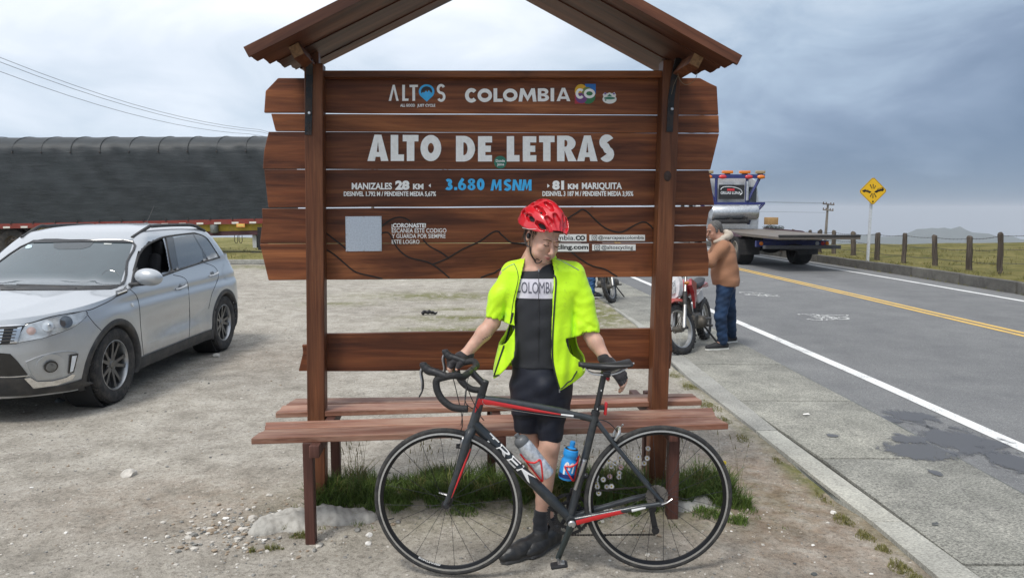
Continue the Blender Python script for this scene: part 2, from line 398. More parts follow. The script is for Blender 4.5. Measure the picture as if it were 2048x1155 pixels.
# ------------------------------------------------------------------ lettering
def outline_stroke(pts, w):
 """closed outline of a thick stroke along pts"""
 P = [Vector((p[0], p[1])) for p in pts]; Lf = []; Rt = []
 for i, p in enumerate(P):
  t = (P[min(i+1, len(P)-1)]-P[max(i-1, 0)]).normalized(); n = Vector((-t.y, t.x)); Lf.append(p+n*w/2); Rt.append(p-n*w/2)
 return [tuple(q) for q in Lf+Rt[::-1]]
def arc(cx, cy, rx, ry, a0, a1, n=14): return [(cx+rx*math.cos(R(a0+(a1-a0)*i/n)), cy+ry*math.sin(R(a0+(a1-a0)*i/n))) for i in range(n+1)]
def glyph(ch, w=.62, t=.2):
 """heavy grotesque capital, height 1, width w, stem t: list of closed loops (even-odd fill)"""
 h = 1.0; t2 = t*.86
 if ch == 'A': return [[(0, 0), (w*.5-t*.45, 1), (w*.5+t*.45, 1), (w, 0), (w-t*.98, 0), (w-t*.98-w*.035, .16), (t*.98+w*.035, .16), (t*.98, 0)], [(t*.98+w*.09, .34), (w*.5, .74), (w-t*.98-w*.09, .34)]]
 if ch == 'V': return [[(0, 0), (w*.5-t*.5, 1), (w*.5+t*.5, 1), (w, 0), (w-t, 0), (w*.5, .72), (t, 0)]]
 if ch == 'L': return [[(0, 0), (0, 1), (t, 1), (t, t2), (w, t2), (w, 0)]]
 if ch == 'I': return [[(0, 0), (0, 1), (t, 1), (t, 0)]]
 if ch == '.': return [[(0, 0), (0, t), (t, t), (t, 0)]]
 if ch == 'T': m = w/2; return [[(m-t/2, 0), (m-t/2, 1-t2), (0, 1-t2), (0, 1), (w, 1), (w, 1-t2), (m+t/2, 1-t2), (m+t/2, 0)]]
 if ch == 'E': return [[(0, 0), (0, 1), (w, 1), (w, 1-t2), (t, 1-t2), (t, .5+t2*.5), (w*.92, .5+t2*.5), (w*.92, .5-t2*.5), (t, .5-t2*.5), (t, t2), (w, t2), (w, 0)]]
 if ch in 'O0': return [arc(w/2, .5, w/2, .52, 0, 360, 28)[:-1], arc(w/2, .5, w/2-t, .52-t*1.1, 0, 360, 24)[:-1]]
 if ch == 'D': return [[(0, 0), (0, 1)]+arc(w*.42, .5, w*.58, .5, 90, -90, 16), [(t, t2)]+arc(w*.42, .5, w*.58-t, .5-t2, -90, 90, 12)+[(t, 1-t2)]]
 if ch == 'R': return [[(0, 0), (0, 1)]+arc(w*.5, .7, w*.5, .3, 90, -60, 12)+[(w*1.06, 0), (w*1.06-t*1.15, 0), (w*.42, .4), (t, .4), (t, 0)], [(t, .57)]+arc(w*.46, .7, w*.5-t, .13, -90, 90, 8)+[(t, .83)]]
 if ch == 'B': return [[(0, 0), (0, 1)]+arc(w*.5, .75, w*.44, .25, 90, -60, 9)+arc(w*.5, .28, w*.5, .28, 60, -90, 10), [(t, .6)]+arc(w*.45, .7, w*.45-t*.8, .1, -90, 90, 6)+[(t, .8)], [(t, t2*.9)]+arc(w*.48, .3, w*.5-t, .3-t2*.9, -90, 90, 6)[:]+[(t, .42)]]
 if ch == 'M': return [[(0, 0), (w*.1, 1), (w*.1+t*.95, 1), (w*.5, .42), (w*.9-t*.95, 1), (w*.9, 1), (w, 0), (w-t, 0), (w*.9-t*.82, .55), (w*.5, .02), (w*.1+t*.82, .55), (t, 0)]]
 if ch == 'N': return [[(0, 0), (0, 1), (t, 1), (w-t, .42), (w-t, 1), (w, 1), (w, 0), (w-t, 0), (t, .58), (t, 0)]]
 if ch == 'K': return [[(0, 0), (0, 1), (t, 1), (t, .6), (w-t*1.05, 1), (w*1.02, 1), (w*.56, .55), (w*1.06, 0), (w-t*1.1, 0), (t*1.1, .44), (t, .42), (t, 0)]]
 if ch == 'C': return [outline_stroke(arc(w*.52, .5, w*.52-t/2, .52-t/2, 42, 318, 22), t)]
 if ch == 'S': return [outline_stroke(arc(w*.5, .735, w*.5-t/2, .285-t*.5+.02, 28, 252, 12)+arc(w*.5, .275, w*.5-t/2, .295-t*.5+.01, 78, -150, 14), t)]
 if ch == '3': return [outline_stroke(arc(w*.46, .735, w*.44-t/2, .285-t*.5, 150, -70, 10)+arc(w*.46, .285, w*.5-t/2, .3-t*.5, 70, -150, 12), t)]
 if ch == '8': return [arc(w/2, .26, w/2, .28, 0, 360, 20)[:-1], arc(w/2, .27, w/2-t, .12, 0, 360, 12)[:-1], arc(w/2, .765, w*.45, .25, -62, 242, 18), arc(w/2, .76, w*.45-t*.9, .1, 0, 360, 12)[:-1]]
 if ch == '6': return [arc(w/2, .31, w/2, .33, 0, 360, 20)[:-1], arc(w/2, .31, w/2-t, .14, 0, 360, 12)[:-1], outline_stroke([(w*.16, .42), (w*.3, .68), (w*.62, 1.0)], t*1.0)]
 return [[(0, 0), (0, 1), (w, 1), (w, 0)]]
def loops_mesh(groups, thick=0.0):
 """groups: list of loop-lists, each filled even-odd on its own (('strip', loop) = a stroke outline, quads); returns verts, faces in the XY plane"""
 V = []; Fc = []
 for gi, loops in enumerate(groups):
  b = len(V)
  if loops[0] == 'strip':
   lp = loops[1]; n = len(lp)//2; V += [(p[0], p[1], (gi % 2)*.0004) for p in lp]; Fc += [(b+i, b+i+1, b+2*n-2-i, b+2*n-1-i) for i in range(n-1)]; continue
  cu = bpy.data.curves.new('glyphs', 'CURVE'); cu.dimensions = '2D'; cu.fill_mode = 'FRONT'
  for lp in loops:
   sp = cu.splines.new('POLY'); sp.points.add(len(lp)-1); sp.use_cyclic_u = True
   for i, p in enumerate(lp): sp.points[i].co = (p[0], p[1], 0, 1)
  o = bpy.data.objects.new('glyphs', cu); me = o.to_mesh()
  V += [(v.co.x, v.co.y, v.co.z+(gi % 2)*.0004) for v in me.vertices]; Fc += [tuple(i+b for i in p.vertices) for p in me.polygons]
  o.to_mesh_clear(); bpy.data.objects.remove(o); bpy.data.curves.remove(cu)
 return V, Fc
def gmap(g, fn): return ('strip', [fn(*p) for p in g[1]]) if g[0] == 'strip' else [[fn(*p) for p in q] for q in g]
def word_groups(boxes, t=.2):
 """boxes: (char, x0, x1, y0, y1) -> loop groups in those coordinates; heights differ per letter as painted"""
 gs = []
 for ch, x0, x1, y0, y1 in boxes:
  H = y1-y0; w = (x1-x0)/H; lp = glyph(ch, w, t)
  seps = [('strip', lp[0])] if ch in 'CS3' else [lp[:2], ('strip', lp[2])] if ch == '6' else [lp[:2], lp[2:]] if ch == '8' else [lp]
  gs += [gmap(g, lambda px, py: (x0+px*H, y0+py*H)) for g in seps]
 return gs
def text_mesh(s, x0, x1, y0, y1, bold=.0, space=1.0):
 """built-in font, fitted to the box by cap height and width"""
 cu = bpy.data.curves.new('lettering', 'FONT'); cu.body = s; cu.size = 1; cu.offset = bold; cu.space_character = space; cu.resolution_u = 3
 o = bpy.data.objects.new('lettering', cu); col.objects.link(o)
 dg = bpy.context.evaluated_depsgraph_get(); me = o.evaluated_get(dg).to_mesh()
 V = [Vector(v.co) for v in me.vertices]; Fc = [tuple(p.vertices) for p in me.polygons]; o.evaluated_get(dg).to_mesh_clear()
 bpy.data.objects.remove(o); bpy.data.curves.remove(cu)
 ax = min(v.x for v in V); bx = max(v.x for v in V); ay = 0 if not any(c in 'gjpqy@' for c in s) else min(v.y for v in V); by = max(v.y for v in V)
 return [((v.x-ax)/(bx-ax)*(x1-x0)+x0, (v.y-ay)/(by-ay)*(y1-y0)+y0, 0) for v in V], Fc
# ================================================================== ground, road, pavement, field
def interp(pts):
 ys = [p[0] for p in pts]; xs = [p[1] for p in pts]
 def f(y):
  if y <= ys[0]: return xs[0]+(xs[1]-xs[0])/(ys[1]-ys[0])*(y-ys[0])*.3
  return float(np.interp(y, ys, xs)) if y <= ys[-1] else xs[-1]+(xs[-1]-xs[-2])/(ys[-1]-ys[-2])*(y-ys[-1])
 return f
def path_px(pl): q = sorted((G(*p).y, G(*p).x) for p in pl); return q
kerbL = interp(path_px([(1343, 730), (1501, 854), (1666, 995), (1745, 1047), (1875, 1155), (1277, 653), (1227, 616), (1190, 590)])+[(26.0, .55)])
kerbR = interp(path_px([(1391, 730), (1536, 852), (1643, 916), (1800, 1043), (1966, 1155)])+[(11.2, 1.93), (15.0, 1.62), (26.0, .85)])
slabR = interp([(4.32, 3.10), (5.88, 3.08), (8.6, 2.985), (14.6, 2.795), (17.75, 2.603), (26, 2.15)])
whiteL = interp([(5.18, 3.686), (7.26, 3.63), (11.13, 3.467), (16.8, 3.2), (26, 2.72)])
yellow = interp([(6, 7.13), (10.08, 7.05), (15, 6.89), (21.6, 6.62), (30, 6.1)])
whiteR = interp([(10, 9.66), (13.8, 9.64), (18, 9.56), (23.6, 9.36), (30, 8.9)])
farK = interp([(10, 10.36), (14.8, 10.33), (19.7, 10.3), (24.3, 10.1), (30, 9.7)])
def tri_noise(x, y, s, seed=0):
 return (np.sin(x*s*1.7+seed)+np.sin(y*s*2.1+seed*2.3+np.sin(x*s*.9))+np.sin((x+y)*s*1.3+seed*.7)+np.sin((x-y)*s*2.9+seed*1.9))/4
def sheet(name, mat, fl, fr, y0, y1, z, dy=.5, nx=1, parent=None, kind='structure'):
 n = max(2, int((y1-y0)/dy)+1); V = []; F_ = []
 for i in range(n+1):
  y = y0+(y1-y0)*i/n
  for j in range(nx+1): a = fl(y); b = fr(y); V.append((a+(b-a)*j/nx, y, z))
 for i in range(n):
  for j in range(nx): a = i*(nx+1)+j; F_.append((a, a+1, a+nx+2, a+nx+1))
 me = bpy.data.meshes.new(name); me.from_pydata(V, [], F_); me.materials.append(mat); me.update()
 o = link_mesh(name, me, parent, None, False)
 if kind and parent is None: o['kind'] = kind
 return o
# ---- gravel
def gravel_mat():
 m, nt, b = new_mat('gravel'); tc = nt.nodes.new('ShaderNodeTexCoord'); P = tc.outputs['Object']
 big = noise(nt, P, .55, 5, .6, .5); mid = noise(nt, P, 3.5, 6, .65, .3); fine = noise(nt, P, 38, 6, .75); grit = noise(nt, P, 160, 3, .7)
 c = ramp(nt, mid, [(.3, (.255, .235, .20)), (.5, (.37, .343, .298)), (.72, (.47, .443, .395))])
 c = mix(nt, 1.0, c, ramp(nt, big, [(.3, (.84, .83, .83)), (.7, (1.14, 1.14, 1.14))]), 'MULTIPLY')
 c = mix(nt, .9, c, ramp(nt, fine, [(.33, (.5, .48, .46)), (.48, (.98, .98, .97)), (.68, (1.25, 1.24, 1.22))]), 'MULTIPLY')
 c = mix(nt, .6, c, ramp(nt, grit, [(.35, (.55, .54, .52)), (.5, (1, 1, 1)), (.65, (1.35, 1.35, 1.35))]), 'MULTIPLY')
 v = voronoi(nt, P, 26, 'F1', 'Distance'); vc = voronoi(nt, P, 26, 'F1', 'Color')
 chip = ramp(nt, v, [(.16, (1, 1, 1)), (.22, (0, 0, 0))]); sel = ramp(nt, vc, [(.72, (0, 0, 0)), (.78, (1, 1, 1))])
 c = mix(nt, mix(nt, 1.0, mix(nt, 1.0, chip, sel, 'MULTIPLY'), (.75, .75, .75), 'MULTIPLY'), c, (.62, .59, .53))
 v2 = voronoi(nt, P, 44, 'F1', 'Distance'); vc2 = voronoi(nt, P, 44, 'F1', 'Color')
 c = mix(nt, mix(nt, 1.0, ramp(nt, v2, [(.16, (1, 1, 1)), (.24, (0, 0, 0))]), ramp(nt, vc2, [(.66, (0, 0, 0)), (.7, (.9, .9, .9))]), 'MULTIPLY'), c, (.16, .145, .13))
 at = nt.nodes.new('ShaderNodeAttribute'); at.attribute_name = 'soil'; ms = noise(nt, P, 9, 6, .7)
 sf = nt.nodes.new('ShaderNodeMath'); sf.operation = 'MULTIPLY'; nt.links.new(at.outputs['Fac'], sf.inputs[0]); nt.links.new(ramp(nt, ms, [(.35, (.25, .25, .25)), (.6, (1, 1, 1))]), sf.inputs[1])
 c = mix(nt, sf.outputs[0], c, mix(nt, 1.0, c, (.66, .52, .43), 'MULTIPLY'))
 am = nt.nodes.new('ShaderNodeAttribute'); am.attribute_name = 'moss'
 mf = nt.nodes.new('ShaderNodeMath'); mf.operation = 'MULTIPLY'; nt.links.new(am.outputs['Fac'], mf.inputs[0]); nt.links.new(ramp(nt, noise(nt, P, 6, 8, .75, .6, (1, .6, 1)), [(.38, (0, 0, 0)), (.54, (1, 1, 1))]), mf.inputs[1])
 c = mix(nt, mf.outputs[0], c, ramp(nt, fine, [(.3, (.065, .08, .02)), (.7, (.21, .20, .065))]))
 nt.links.new(c, b.inputs['Base Color']); b.inputs['Roughness'].default_value = .95; b.inputs['Specular IOR Level'].default_value = .25
 p = bumpn(nt, fine, .7, .02, b); p = bumpn(nt, grit, .5, .006, b, p); bumpn(nt, mid, .5, .05, b, p)
 return m
GRAVEL = gravel_mat()
def ground_h(x, y):
 h = .010*tri_noise(x, y, 1.3, 1)+.005*tri_noise(x, y, 5.1, 4)+.0025*tri_noise(x, y, 17, 2)-.012
 mound = .035*np.exp(-(((x-.0)/1.15)**4+((y-4.22)/.33)**2))
 return h+mound
def gaussians(x, y, L):
 a = np.zeros_like(x)
 for cx, cy, rx, ry, s in L: a = np.maximum(a, s*np.exp(-(((x-cx)/rx)**2+((y-cy)/ry)**2)))
 return a
def build_ground():
 ys = np.concatenate([np.arange(-3, 2.6, .4), np.arange(2.6, 6, .035), np.arange(6, 11, .09), np.arange(11, 23.5, .25), [23.5]])
 u = np.concatenate([np.linspace(-1, -.16, 40), np.linspace(-.155, 1, 190)])
 V = []; X = np.zeros((len(ys), len(u))); Y = np.zeros_like(X)
 for i, y in enumerate(ys):
  xr = kerbL(y)+.01; xl = -3.0-y*.75
  X[i] = np.where(u < -.16, -42+(u+1)/(.84)*(xl+42), xl+(u+.155)/1.155*(xr-xl)); Y[i] = y
 Z = ground_h(X, Y); V = np.stack([X, Y, Z], -1).reshape(-1, 3); n = len(u)
 F_ = [(i*n+j, i*n+j+1, (i+1)*n+j+1, (i+1)*n+j) for i in range(len(ys)-1) for j in range(n-1)]
 me = bpy.data.meshes.new('gravel_ground'); me.from_pydata(V.tolist(), [], F_); me.materials.append(GRAVEL)
 x, y = X.ravel(), Y.ravel()
 kd = np.array([kerbL(q) for q in Y[:, 0]])[:, None]-X; kd = kd.ravel()
 soil = np.clip(gaussians(x, y, [(1.6, 4.2, .75, 1.3, .95), (-1.9, 4.2, 1.0, .5, .5), (.2, 9.6, 1.6, .8, .4), (-2.6, 8.5, 1.2, .8, .35)]), 0, 1)
 moss = np.clip(np.maximum(gaussians(x, y, [(.9, 12.2, 1.3, 1.3, 1.0), (-.8, 10.5, .8, .4, 1.0), (-.7, 11.7, 1.0, .4, 1.0), (-1.4, 14.8, 1.6, .7, .95), (1.4, 12.3, .8, 2.2, 1.0), (-3.2, 13.5, .7, .3, .8), (-1.4, 14.6, 1.2, .5, .7), (-1.0, 12.8, .6, .2, .9), (.2, 4.2, 1.2, .35, .8), (1.4, 16, 1.5, 2.5, .9), (-2, 20, 3, 1.5, .6), (-6.5, 22.4, 8, .8, .8), (.8, 9.3, 1.1, .5, .8)]),
  np.exp(-(kd/.10)**2)*(.35+.65*(tri_noise(x, y, 2.1, 3) > .05))*.95), 0, 1)
 for nme, d in (('soil', soil), ('moss', moss)):
  a = me.attributes.new(nme, 'FLOAT', 'POINT'); a.data.foreach_set('value', d.astype(np.float32))
 finish(me, True, 180); o = link_mesh('ground', me); o['kind'] = 'structure'
build_ground()
# ---- asphalt road and its paint
def asphalt_mat():
 m, nt, b = new_mat('asphalt'); P = nt.nodes.new('ShaderNodeTexCoord').outputs['Object']
 big = noise(nt, P, .35, 5, .6, .3, (1, .25, 1)); fine = noise(nt, P, 90, 4, .7); v = voronoi(nt, P, 75, 'F1', 'Distance'); vc = voronoi(nt, P, 75, 'F1', 'Color')
 c = ramp(nt, big, [(.3, (.135, .137, .14)), (.7, (.185, .187, .188))])
 c = mix(nt, .8, c, ramp(nt, fine, [(.35, (.6, .6, .6)), (.5, (1, 1, 1)), (.68, (1.45, 1.45, 1.42))]), 'MULTIPLY')
 sp = mix(nt, 1.0, ramp(nt, v, [(.2, (1, 1, 1)), (.3, (0, 0, 0))]), ramp(nt, vc, [(.62, (0, 0, 0)), (.68, (.8, .8, .8))]), 'MULTIPLY')
 c = mix(nt, sp, c, (.36, .355, .34)); mid = noise(nt, P, 1.6, 6, .7); c = mix(nt, 1.0, c, ramp(nt, mid, [(.32, (.84, .84, .85)), (.6, (1.06, 1.06, 1.05))]), 'MULTIPLY')
 nt.links.new(c, b.inputs['Base Color']); b.inputs['Roughness'].default_value = .85; b.inputs['Specular IOR Level'].default_value = .35
 p = bumpn(nt, fine, .5, .006, b); bumpn(nt, v, .3, .004, b, p); return m
ASPH = asphalt_mat()
def paint_mat(name, c, worn=.5, under=(.17, .17, .17)):
 m, nt, b = new_mat(name); P = nt.nodes.new('ShaderNodeTexCoord').outputs['Object']
 w = noise(nt, P, 60, 5, .75); w2 = noise(nt, P, 3, 4, .6); s = mix(nt, .35, w, w2)
 cc = mix(nt, ramp(nt, s, [(.36+.1*worn, (1, 1, 1)), (.47+.08*worn, (0, 0, 0))]), tuple(c), under)
 nt.links.new(cc, b.inputs['Base Color']); b.inputs['Roughness'].default_value = .6; bumpn(nt, w, .4, .003, b); return m
WPAINT = paint_mat('road_paint_white', (.74, .74, .72), .2); WPAINT2 = paint_mat('road_paint_white_far', (.74, .74, .72), 0); YPAINT = paint_mat('road_paint_yellow', (.66, .42, .09), .1)
CHALK = paint_mat('chalk_paint', (.62, .62, .6), .75)
road = sheet('road', ASPH, slabR, farK, -3, 60, -.004, .5, 6)
sheet('edge_line', WPAINT, lambda y: whiteL(y)-.065, lambda y: whiteL(y)+.065, -3, 60, .0, .4, 1, road)
for s_ in (-.135, .035): sheet('centre_line', YPAINT, lambda y: yellow(y)+s_, lambda y: yellow(y)+s_+.1, -3, 60, .0, .4, 1, road)
sheet('edge_line', WPAINT2, lambda y: whiteR(y)-.06, lambda y: whiteR(y)+.06, -3, 60, .0, .4, 1, road)
def scribble(cx, cy, w, h, seed):
 r_ = random.Random(seed); mb = MB()
 for k in range(6):
  pts = []; x = cx-w/2+w*r_.random()*.5; y = cy-h/2+h*(k+.5)/6; ln = w*r_.uniform(.3, .6)
  for i in range(12): pts.append((x+ln*i/11, y+h*.09*math.sin(i*r_.uniform(1.2, 2.4)+k)))
  o = outline_stroke(pts, .045); n = len(pts)
  mb.add([(p[0], p[1], 0) for p in o], [(i, i+1, 2*n-2-i, 2*n-1-i) for i in range(n-1)])
 ring = arc(cx+w*.22, cy-h*.2, w*.16, h*.22, 0, 360, 20); 
 V = [(p[0], p[1], .0003) for p in ring]+[(cx+w*.22+(p[0]-cx-w*.22)*.72, cy-h*.2+(p[1]-cy+h*.2)*.72, .0003) for p in ring]
 mb.add(V, [(i, i+1, 21+i+1, 21+i) for i in range(20)])
 mb.build('chalk_writing', CHALK, road, smooth=False)
p = G(1645, 633); scribble(p.x, p.y, .95, .7, 3)
p = G(1520, 588); scribble(p.x, p.y, .8, .8, 5)
p = G(1475, 562); scribble(p.x-.1, p.y, .5, .6, 9)
# ---- pavement slabs and kerb stones
def conc_mat(name, a, b_, c_, speck=.5, scale=1.0):
 m, nt, b = new_mat(name); P = nt.nodes.new('ShaderNodeTexCoord').outputs['Object']
 oi = nt.nodes.new('ShaderNodeObjectInfo')
 mid = noise(nt, P, 2.3*scale, 6, .65, .4); fine = noise(nt, P, 75*scale, 4, .75, .5, (1, 1.6, 1)); blot = noise(nt, P, .8, 6, .7, 1.0)
 c = ramp(nt, mid, [(.3, a), (.5, b_), (.72, c_)])
 c = mix(nt, speck, c, ramp(nt, fine, [(.38, (.42, .41, .4)), (.5, (.96, .96, .95)), (.62, (1.5, 1.48, 1.42))]), 'MULTIPLY')
 c = mix(nt, 1.0, c, ramp(nt, oi.outputs['Random'], [(0, (.84, .84, .85)), (1, (1.12, 1.11, 1.08))]), 'MULTIPLY')
 c = mix(nt, 1.0, c, ramp(nt, blot, [(.36, (.78, .78, .78)), (.56, (1.05, 1.05, 1.04))]), 'MULTIPLY')
 nt.links.new(c, b.inputs['Base Color']); b.inputs['Roughness'].default_value = .9; b.inputs['Specular IOR Level'].default_value = .3
 p = bumpn(nt, fine, .6, .006, b); bumpn(nt, mid, .2, .01, b, p); return m
SLAB = conc_mat('slab_concrete', (.215, .215, .195), (.275, .273, .25), (.335, .33, .30), 1.0)
KERB = conc_mat('kerb_concrete', (.30, .295, .27), (.375, .37, .34), (.43, .425, .39), .55, .8)
OLDK = conc_mat('old_kerb_concrete', (.075, .072, .068), (.12, .116, .108), (.19, .185, .165), .6)
JOINT = simple('joint_dirt', (.045, .043, .036), .95)
def block(name, mat, parent, x0a, x1a, x0b, x1b, ya, yb, z0, z1, bev=.006, smooth=True):
 mb = MB(); bm = bmesh.new()
 q = [bm.verts.new(v) for v in ((x0a, ya, z0), (x1a, ya, z0), (x1b, yb, z0), (x0b, yb, z0), (x0a, ya, z1), (x1a, ya, z1), (x1b, yb, z1), (x0b, yb, z1))]
 for f in ((3, 2, 1, 0), (4, 5, 6, 7), (0, 1, 5, 4), (1, 2, 6, 5), (2, 3, 7, 6), (3, 0, 4, 7)): bm.faces.new([q[i] for i in f])
 if bev: bmesh.ops.bevel(bm, geom=[e for e in bm.edges if (e.verts[0].co.z+e.verts[1].co.z)/2 > (z0+z1)/2-.001], offset=bev, segments=2, profile=.6, affect='EDGES')
 cx, cy = (x0a+x1b)/2, (ya+yb)/2
 for v in bm.verts: v.co -= Vector((cx, cy, 0))
 me = bpy.data.meshes.new(name); bm.to_mesh(me); bm.free(); me.materials.append(mat); finish(me, True, 40)
 o = link_mesh(name, me, parent); o.location = (cx, cy, 0); return o
side = sheet('pavement', JOINT, lambda y: kerbL(y)+.02, slabR, -3, 60, -.010, .5, 1)
ys = [-2.9, -1.3, .25, 1.82, 3.40, 4.93, 6.48, 8.05, 9.65, 11.3, 12.95, 14.6, 16.3, 18, 19.7, 21.4, 23.2, 25]
for a, b_ in zip(ys[:-1], ys[1:]):
 g = .011
 block('slab', SLAB, side, kerbR(a)-.006, slabR(a)-.022, kerbR(b_)-.006, slabR(b_)-.022, a+g, b_-g, -.06, .006+.003*random.random(), .004)
ys = [-2.5, -.6, 1.3, 2.2, 3.88, 5.57, 7.42, 9.2, 11, 12.8, 14.6, 16.4, 18.2, 20, 22, 24]
for a, b_ in zip(ys[:-1], ys[1:]):
 block('kerb_stone', KERB, side, kerbL(a), kerbR(a), kerbL(b_), kerbR(b_), a+.004, b_-.004, -.12, .013+.002*random.random(), .005)
def stain_mat():
 m, nt, b = new_mat('tar_stain'); P = nt.nodes.new('ShaderNodeTexCoord').outputs['Object']
 at = nt.nodes.new('ShaderNodeAttribute'); at.attribute_name = 'core'; n = noise(nt, P, 5, 9, .72, 1.2, (1, .6, 1)); ad = nt.nodes.new('ShaderNodeMath'); ad.operation = 'MULTIPLY_ADD'; ad.inputs[1].default_value = .5; nt.links.new(at.outputs['Fac'], ad.inputs[0]); nt.links.new(n, ad.inputs[2])
 nt.links.new(ramp(nt, ad.outputs[0], [(.66, (0, 0, 0)), (.76, (.8, .8, .8))]), b.inputs['Alpha']); b.inputs['Base Color'].default_value = (.095, .098, .108, 1); b.inputs['Roughness'].default_value = .55; return m
TAR = stain_mat()
def stain(cx, cy, rx, ry, z, parent):
 n = 32; V = [(cx, cy, z)]; core = [1.0]
 for k in range(1, 7):
  for i in range(n): t = 2*math.pi*i/n; V.append((cx+rx*k/6*math.cos(t), cy+ry*k/6*math.sin(t), z)); core.append(1-k/6)
 F_ = [(0, 1+i, 1+(i+1) % n) for i in range(n)]+[(1+(k-1)*n+i, 1+k*n+i, 1+k*n+(i+1) % n, 1+(k-1)*n+(i+1) % n) for k in range(1, 6) for i in range(n)]
 me = bpy.data.meshes.new('tar_stain'); me.from_pydata(V, [], F_); me.materials.append(TAR); a = me.attributes.new('core', 'FLOAT', 'POINT'); a.data.foreach_set('value', core); me.update(); link_mesh('tar_stain', me, parent)
for (px, py, rx, ry, z, par) in ((1838, 906, .36, .36, .0125, side), (1812, 880, .2, .16, .0145, side), (1935, 885, .42, .60, .0005, road), (2030, 925, .3, .4, .0025, road), (1820, 833, .34, .36, .0005, road), (1780, 838, .14, .22, .0025, road), (1870, 948, .06, .10, .0145, side), (1665, 873, .07, .06, .0125, side)):
 c = G(px, py); stain(c.x, c.y, rx, ry, z, par)
# ---- far kerb and pasture beyond it
GRASS_FAR = None
def pasture_mat(name, a, b_, c_, d_):
 m, nt, b = new_mat(name); P = nt.nodes.new('ShaderNodeTexCoord').outputs['Object']
 n1 = noise(nt, P, .8, 7, .7, .6); n2 = noise(nt, P, 9, 6, .75); n3 = noise(nt, P, 60, 3, .7)
 c = ramp(nt, n1, [(.3, a), (.45, b_), (.58, c_), (.75, d_)]); c = mix(nt, .9, c, ramp(nt, n2, [(.3, (.55, .55, .5)), (.7, (1.4, 1.35, 1.3))]), 'MULTIPLY')
 c = mix(nt, .6, c, ramp(nt, n3, [(.3, (.6, .6, .6)), (.7, (1.4, 1.4, 1.4))]), 'MULTIPLY')
 nt.links.new(c, b.inputs['Base Color']); b.inputs['Roughness'].default_value = .95; b.inputs['Specular IOR Level'].default_value = .15; bumpn(nt, n2, .8, .05, b); return m
PAST = pasture_mat('pasture', (.06, .07, .022), (.125, .118, .04), (.185, .165, .06), (.15, .115, .062))
def crest(x, y):
 """ground height of the pasture: level verge, gentle hummocks, falling away behind the crest"""
 e = 26.6+.08*(x-12)+.6*math.sin(x*.21)
 z = .24+.04*math.sin(x*.9+y*.35)+.03*math.sin(y*1.3-x*.4)+.008*max(0, x-11)
 if y > e: z -= .0028*(y-e)**2 if y < e+60 else .0028*3600+.336*(y-e-60)*.6
 return z
def build_field():
 ys = list(np.arange(-4, 34, .5))+list(np.arange(34, 80, 4))+[90, 110, 150, 220, 300]
 V = []; F_ = []; n = 70
 for y in ys:
  xl = farK(min(y, 60))+.16
  for j in range(n+1):
   t = j/n; x = xl+(t**1.8)*(150+y*1.5); zz = crest(x, y); V.append((x, y, zz if j else .21))
 for i in range(len(ys)-1):
  for j in range(n): a = i*(n+1)+j; F_.append((a, a+1, a+n+2, a+n+1))
 me = bpy.data.meshes.new('pasture'); me.from_pydata(V, [], F_); me.materials.append(PAST); finish(me, True, 180); o = link_mesh('field', me); o['kind'] = 'structure'
build_field()
fk = sheet('far_kerb', JOINT, lambda y: farK(y)-.01, lambda y: farK(y)+.18, -3, 60, -.002, 1, 1)
y = -2.5
while y < 44:
 L_ = random.uniform(1.7, 2.2); a, b_ = y, y+L_
 dz = random.uniform(-.01, .012); block('kerb_stone', OLDK, fk, farK(a)+random.uniform(-.012, .012), farK(a)+.17, farK(b_)+random.uniform(-.012, .012), farK(b_)+.17, a+.012, b_-.012, -.05, .235+dz, .02); y += L_
# ---- verge behind the gravel on the left, then open slopes beyond
VERGE = pasture_mat('verge_grass', (.10, .11, .035), (.17, .165, .06), (.24, .22, .09), (.30, .27, .17))
bk = sheet('back_kerb', JOINT, lambda y: -42, lambda y: 1.2, 23.45, 23.72, .0, 1, 1)
x = -41.5
while x < .5:
 block('kerb_stone', KERB, bk, x+.01, x+1.98, x+.01, x+1.98, 23.5, 23.68, -.05, .135, .015); x += 2
def build_back():
 ys = list(np.arange(23.68, 48, .6))+[52, 60, 75, 95, 130, 180, 260]; V = []; F_ = []; n = 60
 for i, y in enumerate(ys):
  for j in range(n+1):
   x = -80+j/n*(80+slabR(min(y, 60))-1.2); zz = .12+.04*math.sin(x*.7+y)+.05*math.sin(y*.9-x*.3)
   if y > 38: zz -= .003*(y-38)**2 if y < 98 else 10.8+.3*(y-98)
   V.append((x, y, zz if i else .13))
 for i in range(len(ys)-1):
  for j in range(n): a = i*(n+1)+j; F_.append((a, a+1, a+n+2, a+n+1))
 me = bpy.data.meshes.new('verge'); me.from_pydata(V, [], F_); me.materials.append(VERGE); finish(me, True, 180); o = link_mesh('verge', me); o['kind'] = 'structure'
build_back()
